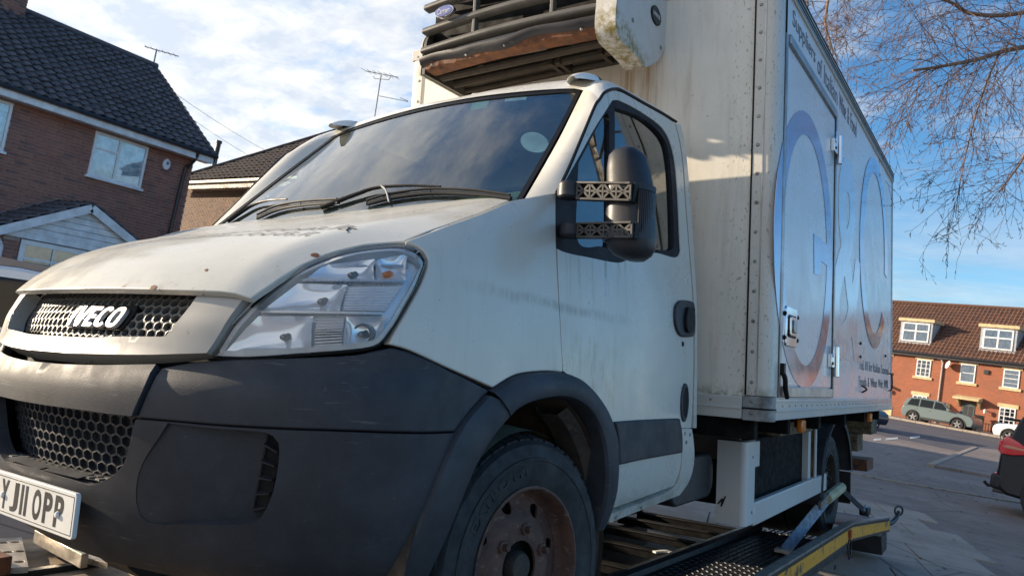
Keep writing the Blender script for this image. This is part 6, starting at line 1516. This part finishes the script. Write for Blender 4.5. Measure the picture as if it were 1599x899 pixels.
MB().tube([A_+EZ*.08, R1+EZ*.08], .09, 6).out('hip_tiles', M['browntile'], rf2); MB().tube([R1+EZ*.06, R2+EZ*.06], .10, 6).out('ridge_tiles', M['browntile'], rf2)
MB().bar(E0+n2*.03-EZ*.06, E0+n2*.03+d2*(H2W+.9)-EZ*.06, .11, .10).out('gutter', simple('cream_gutter', (.55, .50, .40), .5), h2, bevel=.02)
MB().bar(E0-n2*.03-EZ*.20, E0-n2*.03+d2*(H2W+.9)-EZ*.20, .03, .16).out('fascia_board', simple('brown_fascia', (.11, .075, .055), .6), h2)
window_part(h2, d2*5.8+EZ*3.55+n2*.001, d2, EZ, n2, 1.4, 1.25, (0, .5, 1))
fp = ah((338, 240), 15.6)-h2o; MB().tube([fp+V([0, 0, -1.2]), fp, fp+V([.02, 0, .38])], .085, 10).out('flue_pipe', M['gutter'], h2); MB().tube([fp+V([.02, 0, .40]), fp+V([.02, 0, .50])], .11, 10).out('flue_cap', M['gutter'], h2)
# overhead wires
for a, b, l in (((262, 138, 14), (470, 262, 22), 'upper thin overhead wire sagging behind the dark tiled roof'), ((300, 186, 16), (470, 282, 22), 'lower thin overhead wire, nearest the small flue pipe'), ((34, 15, 20), (108, 54, 26), 'thin wire running from the chimney at the far left')):
    A, B = at(a[:2], a[2]), at(b[:2], b[2]); P = [A+(B-A)*t-V([0, 0, .35*4*t*(1-t)*.3]) for t in np.linspace(0, 1, 12)]
    e = MB().tube([p-A for p in P], .0045, 4).out('overhead_wire', M['aerial']); e.location = A; tag(e, l, 'wire', 'overhead wires')
# ------------------------------------------------------------------ TERRACE across the road
def TP(t, d, z): return -(55-d)*NV+t*TV+EZ*(z+CAMH)     # d = metres in front of the wall, z relative to the camera
t0_ = V(TP(-21, 0, -.75)); te = empty('terraced_house', t0_, None, 'long orange red brick terrace with terracotta roof and two white dormers', 'house')
TQ = lambda t, d, z: TP(t, d, z)-t0_
k = NT('orange_brick'); br = k.n('ShaderNodeTexBrick'); sp_ = k.sep(); cb = k.n('ShaderNodeCombineXYZ')
k.l(k.mth('ADD', k.mth('MULTIPLY', sp_[0], .956), k.mth('MULTIPLY', sp_[1], -.292)), cb.inputs[0]); k.l(sp_[2], cb.inputs[1]); k.l(cb.outputs[0], br.inputs['Vector'])
br.inputs['Color1'].default_value = (.34, .105, .050, 1); br.inputs['Color2'].default_value = (.26, .078, .040, 1); br.inputs['Mortar'].default_value = (.30, .14, .08, 1)
br.inputs['Scale'].default_value = 1.; br.inputs['Brick Width'].default_value = .225; br.inputs['Row Height'].default_value = .075; br.inputs['Mortar Size'].default_value = .007
k.set(Base_Color=k.mix(k.mth('MULTIPLY', k.mr(k.noise(1.1, 7, .75), .38, .70), .55), br.outputs[0], (.20, .085, .055)), Roughness=.85); M['obrick'] = k.m
M['stone'] = simple('pale_stone', (.60, .46, .26), .8, 0, .12, 5.)
g = MB(); g.box((-34, -8, -.9), (-6, 0, 4.0), lambda a, b, c_: TQ(a, b, c_)); g.out('wall', M['obrick'], te, smooth=False)
ev = TQ(-35, .35, 4.02); sv = -NV*-1*0
sv = (TQ(0, -3.6, 8.05)-TQ(0, .35, 4.02)); LL = np.linalg.norm(sv); sv = sv/LL
g = MB().add([TQ(-35, .35, 4.02), TQ(-5, .35, 4.02), TQ(-5, -3.6, 8.05), TQ(-35, -3.6, 8.05), TQ(-5, -7.55, 4.02), TQ(-35, -7.55, 4.02)], [(0, 1, 2, 3), (3, 2, 4, 5)]); rt_ = g.out('roof', M['orangetile'], te, smooth=False)
tile_roof(rt_, TQ(-27, .35, 4.03), TV, sv, 13, LL, M['orangetile'], .26, .34, ind=0, roll=.05, seg=3)
MB().tube([TQ(-35, -3.6, 8.12), TQ(-5, -3.6, 8.12)], .11, 6).out('ridge_tiles', M['orangetile'], rt_)
MB().tube([TQ(-35, .40, 3.98), TQ(-5, .40, 3.98)], .075, 6).out('gutter', M['gutter'], te); MB().bar(TQ(-35, .30, 3.88), TQ(-5, .30, 3.88), .04, .22).out('fascia_board', M['gutter'], te)
def twin(t, z, w, h, cols=(0, .5, 1), rows=((0, [.5]), (1, [.5])), lint=True, gb='pane_back', gbar=True):
    o = TQ(t, .001, z); wf = window_part(te, o, TV, EZ, NV, w, h, cols, rows, glassback=gb, fr=.07, mull=.05)
    if lint: MB().box((t-.13, .0, z+h+.0), (t+w+.13, .05, z+h+.24), lambda a, b, c_: TQ(a, b, c_)).out('lintel', M['stone'], wf)
    MB().box((t-.16, .0, z-.17), (t+w+.16, .09, z-.0), lambda a, b, c_: TQ(a, b, c_)).out('window_sill', M['stone'], wf)
    if gbar:
        for q_ in (.25, .75): MB().box((t+.07, .005, z+h*q_-.012), (t+w-.07, .02, z+h*q_+.012), lambda a, b, c_: TQ(a, b+.018, c_)).out('glazing_bar', M['upvc'], wf)
    return wf
M['dark'] = simple('dark_room', (.035, .037, .042), .8)  # near-black sheet painted as the unlit room behind the panes
R3 = (0, .33, .67, 1); rr3 = tuple((i, [.5]) for i in range(3))
for t in (-22.88, -25.6): twin(t, 2.40, .95, 1.2, R3, rr3, gb='dark'); twin(t, -.05, .95, 1.12, R3, rr3, gb='dark')
twin(-20.05, 2.40, .92, 1.24, (0, 1), ((0, [.52]),), gb='pane_back', gbar=False); twin(-17.50, 2.42, .92, 1.2, (0, 1), ((0, [.5]),)); twin(-17.50, .05, .92, 1.08, R3, rr3, gb='dark')
for t in (-14.8, -12.2): twin(t, 2.40, .92, 1.2); twin(t, .02, .92, 1.1)
dr = MB().box((-19.72, .0, -.75), (-18.92, .03, 1.12), lambda a, b, c_: TQ(a, b, c_)).out('front_door', simple('grey_green_door', (.055, .075, .075), .5), te)
for a in (-19.60, -19.28): MB().box((a, .03, -.5), (a+.24, .045, .1), lambda q, b, c_: TQ(q, b, c_)).out('door_panel', MATS['grey_green_door'], dr); MB().box((a, .03, .2), (a+.24, .045, .85), lambda q, b, c_: TQ(q, b, c_)).out('door_light', M['dark'], dr)
cn = MB().prism([(.02, 1.25), (.75, 1.22), (.75, 1.36), (.02, 1.52)], lambda u, w, d: TQ(d, u, w), -20.08, -18.50).out('door_canopy', M['stone'], te, bevel=.01)
for t in (-19.95, -18.70): MB().prism([(.0, .75), (.09, .78), (.50, 1.21), (.0, 1.21)], lambda u, w, d: TQ(d, u, w), t, t+.12).out('canopy_bracket', M['stone'], cn)
for t in (-24.62, -18.25, -18.42+.0):
    pass
M['lampm'] = simple('black_lantern', (.03, .03, .03), .4)
for t, z in ((-24.65, 1.15), (-18.22, .72)):
    lm = MB().bar(TQ(t, 0, z), TQ(t, .28, z+.02), .05, .05).out('wall_lamp', M['lampm'], te); MB().lathe([(.03, .16), (.10, .10), (.08, -.12), (.02, -.16)], TQ(t, .30, z-.06), (0, 0, 1), 8).out('lamp_shade', M['white'], lm)
MB().tube([TQ(-24.9, .02, 1.55), TQ(-24.7, .5, 1.45), TQ(-24.6, .55, 1.42)], .10, 6).out('side_canopy', M['stone'], te)
MB().tube([TQ(-21.35, .12, 3.85), TQ(-21.18, .08, 3.55), TQ(-21.18, .08, -.75)], .055, 8).out('downpipe', simple('pale_pipe', (.45, .40, .36), .5), te); MB().bar(TQ(-21.5, .1, 3.78), TQ(-21.2, .1, 3.86), .10, .12).out('pipe_head', M['white'], te)
ds = MB().lathe([(0, -.05), (.15, -.03), (.28, .04), (.285, .05)], TQ(-20.72, .35, 3.42), NV*.7-TV*.7+EZ*.3, 20).out('satellite_dish', M['white'], te); MB().tube([TQ(-20.72, .32, 3.40), TQ(-20.6, .0, 3.30)], .025, 6).out('dish_bracket', M['lampm'], ds)
MB().box((-18.62, .0, 3.12), (-18.34, .10, 3.40), lambda a, b, c_: TQ(a, b, c_)).out('wall_vent', M['lampm'], te)
for tt, w_ in ((-24.46, 2.18), (-19.22, 2.12), (-13.9, 2.1)):
    fz0, fz1, fd = 4.72, 6.28, -.35
    cheek = MB().prism([(fd, fz0-.15), (fd, fz1), (-2.2, fz1), (-2.2, fz0+1.2)], lambda u, w, d: TQ(d, u, w), tt+.0, tt+w_).out('dormer', simple('grey_blue_cheek', (.36, .39, .42), .6), te)
    MB().box((tt-.14, fd+.16, fz1+.002), (tt+w_+.14, -2.6, fz1+.22), lambda a, b, c_: TQ(a, b, c_)).out('dormer_roof', M['stone'], cheek, bevel=.01)
    window_part(cheek, TQ(tt+.18, fd+.005, fz0+.12), TV, EZ, NV, w_-.36, fz1-fz0-.2, (0, .5, 1), ((0, [.58]), (1, [.58])), fr=.09, mull=.10)
    MB().box((tt+.0, fd+.10, fz0-.2), (tt+w_, fd+.002, fz0+.06), lambda a, b, c_: TQ(a, b, c_)).out('dormer_apron', M['alu'], cheek)
wb = T2W((0, 0, 0))
o = MB().box((-.28, -.3, 0), (.28, .3, .95)).out('wheelie_bin', M['lampm'], None, bevel=.04); b_ = TP(-18.35, .75, -.66); o.location = b_; tag(o, 'black bin beside the grey front door of the brick terrace', 'bin')
MB().box((-.31, -.34, .96), (.31, .33, 1.03)).out('bin_lid', M['lampm'], o, bevel=.02)
fe = empty('garden_fence', TP(-17.2, 1.4, -.66), None, 'low dark railing fence below the terrace windows', 'fence')
for i in range(12): MB().box((-.02, -.02, 0), (.02, .02, .62), lambda a, b, c_, i=i: TV*(a+i*.17-1.2)+NV*b+EZ*c_).out('fence_picket', M['lampm'], fe)
for z in (.12, .54): MB().bar(TV*-1.25+EZ*z, TV*.75+EZ*z, .03, .05).out('fence_rail', M['lampm'], fe)
gw = MB().bar(TP(-24.0, 2.4, -.35)-TP(-23.6, 2.4, -.66), TP(-23.1, 2.4, -.35)-TP(-23.6, 2.4, -.66), .2, .70).out('garden_wall', M['stone'], None); gw.location = TP(-23.6, 2.4, -.66); tag(gw, 'low cream wall behind the grey green car', 'wall')
def leaf_mass(name, mat, pts_fn, n, size, parent=None, stuff=True):
    g = MB()
    for _ in range(n):
        p = pts_fn(); a, b = rng.normal(size=3), rng.normal(size=3); a /= np.linalg.norm(a); b = np.cross(a, b); b /= np.linalg.norm(b); s = size*rng.uniform(.6, 1.3); g.add([p-a*s, p+b*s*.5, p+a*s, p-b*s*.5], [(0, 1, 2, 3)])
    return g.out(name, mat, parent, kind='stuff' if stuff else None, smooth=False)
M['leaf'] = brick_mat('hedge_leaf', (.045, .060, .020), (.060, .075, .028), (.035, .045, .018))
ho = TP(-25.4, 2.2, -.66); hd_ = empty('hedge', ho, None, 'low clipped green hedge at the left end of the brick terrace', 'hedge')
leaf_mass('foliage', M['leaf'], lambda: TV*rng.uniform(-1.6, 1.0)+NV*rng.uniform(-.4, .4)+EZ*rng.uniform(.05, .78), 1500, .07, hd_)
MB().box((-1.55, -.33, 0), (.95, .33, .70), lambda a, b, c_: TV*a+NV*b+EZ*c_).out('hedge_core', simple('hedge_core', (.02, .025, .01), .9), hd_)
# ------------------------------------------------------------------ CARS
def car(name, label, pos, fwd, L, W, H, body, glassm, detail=1, group=None, roofm=None, trimlow=True, rear='hatch', cat='car', spoiler=False):
    """x along the car from the tail (0) to the nose (L), y across, z up."""
    fwd = V(fwd, float); fwd[2] = 0; fwd /= np.linalg.norm(fwd); sdv = np.cross(EZ, fwd)
    rot = Matrix((( fwd[0], sdv[0], 0), (fwd[1], sdv[1], 0), (0, 0, 1))); e = empty(name, pos, rot, label, cat, group)
    r_ = .335*H/1.6; xr, xf = .185*L, .80*L; zb = .27; za = r_
    def arch_pts(xc, R): return [(xc+R*math.cos(t), za+R*math.sin(t)) for t in np.linspace(math.radians(190), math.radians(-10), 13)][::-1]
    Ra = r_*1.20
    belt = H*.60
    prof = [(.03*L, zb+.06)]+[(x, max(z, zb)) for x, z in arch_pts(xr, Ra)[::-1]]+[(x, max(z, zb)) for x, z in arch_pts(xf, Ra)[::-1]]+[(.975*L, zb), (.995*L, .45), (L, .62*H/1.6), (.985*L, .80*H/1.6), (.94*L, .93*H/1.6), (.74*L, 1.05*H/1.6), (.70*L, belt+.06), (.30*L, belt+.05), (.03*L, belt+.04), (.0, belt-.12), (-.005*L, .62), (.005*L, .42)]
    Y = [-W/2+.10, -W/2+.02, -W/2, 0, W/2, W/2-.02, W/2-.10]
    g = MB()
    cx = sum(p[0] for p in prof)/len(prof)
    def plan(x): return 1-.16*max(0, (x/L-.84)/.16)**2-.11*max(0, (.14-x/L)/.14)**2
    g.prism(prof, lambda u, w, d: V([u, d*plan(u)*(1-.06*max(0, (w-.75)/.5)), w]), -W/2, W/2)
    bo = g.out('body', body, e, bevel=.05, seg=3, sharp=40)
    roofp = [(.70*L, belt+.05), (.555*L, H-.09), (.48*L, H-.03), (.32*L, H), (.12*L, H-.05), (.055*L, H-.16), (.015*L, belt+.04)]
    n = len(roofp); inset = lambda z: W/2-.045-(z-belt)*.30
    g = MB(); v = [V([x, -inset(z), z]) for x, z in roofp]+[V([x, inset(z), z]) for x, z in roofp]
    g.add(v, [tuple(range(n)), tuple(range(2*n-1, n-1, -1))]+[(i, n+i, n+i+1, i+1) for i in range(n-1)]); g.out('cabin', body, e, bevel=.03, seg=2, sharp=40)
    if roofm:
        g = MB(); P = [[V([x, k*(inset(z)-.03), z+.004+.035*(1-abs(k))]) for k in (-1, -.97, -.5, 0, .5, .97, 1)] for x, z in roofp[1:6]]; P = [[p+V([0, 0, .03*(abs(p[1]) < inset(p[2])-.05)]) for p in r] for r in P]; g.grid(P); g.out('roof_panel', roofm, e)
    for s in (-1, 1):
        yy = lambda z: s*(inset(z)+.012)
        for a in ([(.665*L, belt+.075), (.555*L, H-.155), (.46*L, H-.10), (.46*L, belt+.075)], [(.44*L, belt+.075), (.44*L, H-.10), (.26*L, H-.09), (.26*L, belt+.075)], [(.24*L, belt+.075), (.24*L, H-.09), (.12*L, H-.14), (.075*L, belt+.10)]):
            MB().prism([(x, z) for x, z in a], lambda u, w, d: V([u, yy(w)+s*d, w]), -.03, .002).out('side_window', glassm, e)
        for xc in (xr, xf):
            g = MB().lathe([(r_*.64, .0), (r_*.70, .02), (r_*.93, .02), (r_, -.02), (r_, -.2), (r_*.6, -.2)], (xc, s*(W/2-.02), za), (0, s, 0), 28); ty = g.out('tyre', M['tyre'], e)
            g = MB().lathe([(0, -.02), (r_*.12, .0), (r_*.15, -.03), (r_*.60, -.05), (r_*.66, .01), (r_*.62, -.1)], (xc, s*(W/2-.02), za), (0, s, 0), 24); rmw = g.out('wheel_rim', M['lampm'], ty)
            for k in range(5):
                t = 2*math.pi*k/5+.4; d = V([math.cos(t), 0, math.sin(t)]); c_ = V([xc, s*(W/2-.015), za]); MB().bar(c_+d*.03, c_+d*r_*.62, .075, .03, up=(0, 1, 0)).out('spoke', M['alu'], rmw)
            MB().lathe([(Ra*1.0, -.03), (Ra*1.0, .012), (Ra*1.12, .012), (Ra*1.14, -.02)], (xc, s*(W/2-.012), za), (0, s, 0), 26, arc=(0, math.pi) if False else None).out('wheel_arch', M['plastic2'], e) if trimlow else None
        if trimlow: MB().box((xr+Ra, s*(W/2)-.02, zb-.02), (xf-Ra, s*(W/2)+.02, zb+.14)).out('sill_trim', M['plastic2'], e, bevel=.01)
        m_ = MB().box((.655*L, s*(W/2+.02), belt+.06), (.70*L, s*(W/2+.20), belt+.22)).out('wing_mirror', body, e, bevel=.03)
        for x in (.43*L, .245*L): MB().box((x-.14*1.2, s*(W/2)-.005, belt-.10), (x-.02, s*(W/2)+.022, belt-.07)).out('door_handle', body, e, bevel=.006)
        MB().box((.93*L, s*(W/2-.34)-.16, .62*H/1.6), (.985*L, s*(W/2-.34)+.16, .76*H/1.6)).out('headlight', M['sticker'], e, bevel=.03)
    a, b = roofp[0], roofp[1]
    for nm, (p, q) in (('windscreen', (roofp[0], roofp[1])), ('rear_window', (roofp[5], roofp[6]))):
        p, q = V([p[0], 0, p[1]]), V([q[0], 0, q[1]]); d = q-p; nn = V([d[2], 0, -d[0]]); nn /= np.linalg.norm(nn); nn = nn if (nn[0] > 0) == (nm == 'windscreen') else -nn
        P = []
        for t in (.08, .94):
            c_ = p+d*t; hw = inset(c_[2])-.09; P += [c_+nn*.008+V([0, -hw, 0]), c_+nn*.008+V([0, hw, 0])]
        MB().add([P[0], P[1], P[3], P[2]], [(0, 1, 2, 3)]).out(nm, glassm, e)
    MB().box((-.012, -.26, .72), (.0, .26, .83)).out('rear_plate', simple('yellow_plate', (.55, .45, .05), .5) if 'yellow_plate' not in MATS else MATS['yellow_plate'], e)
    return e
def carpaint(name, c): 
    k = NT(name); k.set(Base_Color=c, Roughness=.3, Metallic=.1, Coat_Weight=.8 if max(c) > .05 else .22, Coat_Roughness=.05, Specular_IOR_Level=.5 if max(c) > .05 else .25); return k.m
M['carglass'] = NT('car_glass').set(Base_Color=(.012, .015, .017), Roughness=.04, Specular_IOR_Level=.22).m
# grey green crossover across the road
dcar = 50.4
def on_n(px, r):
    d = TW@ray_t(px); t = r/-(d[0]*NV[0]+d[1]*NV[1]); return d*t+V([0, 0, CAMH])
tail, nose_ = on_n((1414, 655), dcar), on_n((1527, 668), dcar); LN = np.linalg.norm((nose_-tail)[:2]); mid_ = tail.copy(); mid_[2] = gz(tail[0], tail[1])
car('parked_car', 'grey green crossover with black wheel arches parked before the brick terrace', mid_+V([0, 0, .01]), TV, LN, 1.78, 1.60, carpaint('grey_green_paint', (.125, .160, .155)), M['carglass'], group='cars parked on the street')
# white car nose behind the dark one
p_ = ground_at((1640, 712)); q_ = on_n((1556, 680), 45.); q_[2] = gz(q_[0], q_[1])
car('parked_car', 'white car mostly hidden behind the black car with red lamps', q_, TV*-1+V([.0, 0, 0]), 4.2, 1.76, 1.5, carpaint('white_car_paint', (.74, .74, .72)), M['carglass'], group='cars parked on the street').location = q_+TV*4.2
# dark car under the box tail
b1_ = on_n((1374, 672), 33.); b1_[2] = gz(b1_[0], b1_[1])
car('parked_car', 'dark blue black car glimpsed beneath the tail of the truck box', b1_-TV*4.3, TV, 4.3, 1.78, 1.5, carpaint('dark_blue_paint', (.02, .024, .035)), M['carglass'], group='cars parked on the street')
# white car with a brown roof at the far left
l0 = at((92, 434), 6.2); lz = l0[2]
lc = car('parked_car', 'white car with dark brown roof, left of the truck grille', V([l0[0]-.9, l0[1]+1.25, 0]), (-0.04, -1, 0), 4.4, 1.8, lz+.03, MATS['white_car_paint'], M['carglass'], group='cars parked on the street', roofm=simple('brown_roof_paint', (.06, .035, .028), .35))
# black SUV on the right, seen from behind
black = carpaint('black_car_paint', (.012, .013, .017))
def suv():
    D = 12.6; rl = at((1553, 720), D); dirv = V([.999, -.03, 0]); dirv /= np.linalg.norm(dirv)
    e = car('parked_car', 'black four by four with red tail lamp at the right edge', V([rl[0], rl[1], gz(rl[0], rl[1])])+V([-dirv[1], dirv[0], 0])*.96, dirv, 4.75, 1.92, 1.86, black, M['carglass'], group='cars parked on the street'); e.location.x += .06
    sdv = np.cross(EZ, dirv)
    # near side is y<0 in the car's frame
    W = 1.92
    for s in (-1, 1):
        g = MB(); P = [(-.03, 1.08), (.02, 1.27), (.08, 1.33), (.24, 1.26), (.42, 1.14), (.34, 1.05), (.16, 1.01), (.0, 1.01)]
        g.prism(P, lambda u, w, d: V([u, s*(W/2*(.90+.10*min(1, max(0, u)/.35))+d), w]), -.05, .018); tl_ = g.out('tail_lamp', M['redlens'], e, bevel=.015)
        MB().box((-.035, min(s*.48, s*.86), 1.05), (.03, max(s*.48, s*.86), 1.24)).out('tail_lamp', M['redlens'], e, bevel=.02)
        MB().prism([(.02, 1.14), (.10, 1.175), (.34, 1.15), (.40, 1.12), (.12, 1.12)], lambda u, w, d: V([u, s*(W/2*(.90+.10*min(1, max(0, u)/.35))+d), w]), .0, .024).out('lamp_bar', M['amberl'], tl_, bevel=.004)
        MB().box((-.05, min(s*.62, s*.84), .60), (-.01, max(s*.62, s*.84), .67)).out('reflector', M['redlens'], e, bevel=.01)
        MB().tube([(-.06, s*.55, .36), (.2, s*.55, .36)], .045, 12).out('exhaust', M['steel'], e)
    MB().box((-.10, -.86, .40), (.12, .86, .66)).out('rear_bumper', M['plastic2'], e, bevel=.05, seg=3)
    MB().box((.02, -.70, 1.60), (.36, .70, 1.64)).out('roof_spoiler', black, e, bevel=.015)
    tb = MB().tube([(-.02, -.1, .40), (-.16, -.1, .38), (-.22, -.1, .44)], .03, 8).out('tow_bar', M['plastic2'], e)
M['redlens'] = NT('red_lamp_lens').set(Base_Color=(.75, .014, .022), Roughness=.12, Coat_Weight=1., Specular_IOR_Level=.7).m; M['amberl'] = NT('pale_lamp_bar').set(Base_Color=(.75, .35, .22), Roughness=.2).m
suv()
# ------------------------------------------------------------------ BIRCH reaching in from the right
def bark(name, a, b):
    k = NT(name); k.set(Base_Color=k.mix(k.mr(k.noise(8., 5, .7), .35, .65), a, b), Roughness=.75); return k.m
M['bark'] = bark('birch_branch', (.26, .16, .095), (.15, .09, .055)); M['twig'] = bark('birch_twig', (.165, .100, .075), (.10, .06, .05)); M['trunk'] = bark('birch_trunk', (.45, .42, .38), (.12, .10, .09))
tr_base = at((1990, 700), 8.2); tr_base[2] = 0
tree = empty('birch_tree', tr_base, None, 'bare winter birch with drooping twigs hanging over the truck box', 'tree'); TB = tr_base
tp = [V([0, 0, 0]), V([.05, -.05, 2.0]), V([-.02, .1, 4.2]), V([.1, 0, 6.5]), V([.05, .1, 9.0])]
MB().tube(crom(tp), list(np.linspace(.17, .05, 33)), 10).out('trunk', M['trunk'], tree)
r2 = np.random.default_rng(11)
tw_ = MB(); sub = MB()
def twig(p, d, L, r, lv):
    n = max(4, int(L/.10)); P = [p]; q = p.copy(); dd = d/np.linalg.norm(d)
    for i in range(n):
        dd = dd+r2.normal(size=3)*.16+V([0, 0, -.055*(1+lv)]); dd /= np.linalg.norm(dd); q = q+dd*L/n; P.append(q.copy())
        if lv < 2 and i > 0 and r2.uniform() < (.66 if lv == 0 else .55):
            s = dd+r2.normal(size=3)*.65; twig(q, s, L*r2.uniform(.28, .6), r*.62, lv+1)
        if lv >= 1 and r2.uniform() < .35:
            b_ = dd+r2.normal(size=3)*.5; b_ /= np.linalg.norm(b_); tw_.tube([q, q+b_*.022, q+b_*.04], [.0014, .0036, .001], 3, cap=False)
    (sub if lv == 0 else tw_).tube(P, list(np.linspace(r, max(.0013, r*.38), n+1)), 4 if lv else 5, cap=False)
limbs = [([(1990, 60, 8.2), (1800, 50, 7.6), (1599, 74, 7.0), (1530, 92, 6.8), (1470, 104, 6.6), (1425, 110, 6.5)], .034, 24, 1.0),
         ([(1990, -60, 8.2), (1760, -20, 7.8), (1599, 20, 7.4), (1520, 22, 7.2), (1480, 2, 7.0), (1400, -20, 6.8), (1300, -30, 6.6)], .030, 22, 1.0),
         ([(1990, 150, 8.2), (1780, 150, 7.6), (1640, 190, 7.0), (1590, 260, 6.8), (1560, 300, 6.7)], .020, 14, .8),
         ([(1560, 84, 6.9), (1540, 130, 6.8), (1518, 200, 6.7), (1500, 280, 6.6), (1492, 340, 6.6)], .010, 16, .62),
         ([(1990, -200, 8.4), (1700, -160, 7.6), (1500, -110, 7.2), (1330, -60, 6.6), (1290, 20, 6.4), (1300, 80, 6.35)], .026, 22, .9),
         ([(1900, -260, 7.0), (1560, -200, 6.0), (1280, -110, 5.4), (1180, -50, 5.2), (1120, -22, 5.1)], .022, 16, .5),
         ([(1280, -110, 5.4), (1262, -20, 5.4), (1268, 40, 5.4), (1310, 90, 5.5)], .009, 10, .35)]
for i, (px, r, n, Lm) in enumerate(limbs):
    P = crom([at(p[:2], p[2])-TB for p in px]); P[0] = P[0] if i in (3, 6) else V([0, 0, P[0][2]])
    MB().tube(P, list(np.linspace(r, r*.28, len(P))), 7).out('limb', M['bark'], tree)
    for k in range(int(n*2.5)):
        t = r2.uniform(.30, 1.0) if i not in (3, 6) else r2.uniform(.05, 1.); j = int(t*(len(P)-2)); d = P[j+1]-P[j]; d /= np.linalg.norm(d)
        twig(P[j]+(P[j+1]-P[j])*r2.uniform(), d*.6+r2.normal(size=3)*.55+V([-.15, 0, -.05]), Lm*r2.uniform(.45, 1.1), max(.0028, r*.16*(1-.4*t)), 0)
sub.out('branchlets', M['twig'], tree, kind='stuff'); tw_.out('twigs', M['twig'], tree, kind='stuff')

# brown board fence behind the white car
M['fence'] = simple('brown_fence_stain', (.075, .042, .032), .7, 0, .3, 12.)
fa, fb = at((-60, 394), 9.0), at((150, 431), 9.6); fa[2] = fb[2] = (fa[2]+fb[2])/2; fd_ = fb-fa; fd_[2] = 0; fn_ = np.linalg.norm(fd_); fd_ /= fn_; fo2 = V([fa[0], fa[1], 0])
fe2 = empty('garden_fence', fo2, None, 'brown boarded garden fence below the white porch', 'fence')
for k in range(9): MB().bar(EZ*(fa[2]-.09-.16*k)-fd_*2, EZ*(fa[2]-.09-.16*k)+fd_*(fn_+.5), .022, .150).out('fence_board', M['fence'], fe2)
for k in range(3): p = fd_*(fn_*k/2-.3)+np.cross(EZ, fd_)*.05; MB().box(tuple(p-V([.05, .05, 0])), tuple(p+V([.05, .05, fa[2]-.02]))).out('fence_post', M['fence'], fe2)

# dead leaves and grit blown over the yard
r3 = np.random.default_rng(5); g = MB()
for _ in range(420):
    x, y = r3.uniform(-2.6, 2.2), r3.uniform(5.8, 22)*1.0; s_ = r3.uniform(.012, .040); t = r3.uniform(0, 6.28); c_ = V([x, y, gz(x, y)+.028+r3.uniform(0, .01)]); a, b = V([math.cos(t), math.sin(t), r3.uniform(-.3, .3)])*s_, V([-math.sin(t), math.cos(t), r3.uniform(-.3, .3)])*s_*.6
    g.add([c_-a, c_+b, c_+a, c_-b], [(0, 1, 2, 3)])
tag(g.out('fallen_leaves', bark('dead_leaf', (.14, .085, .05), (.22, .15, .09)), smooth=False), kind='stuff')
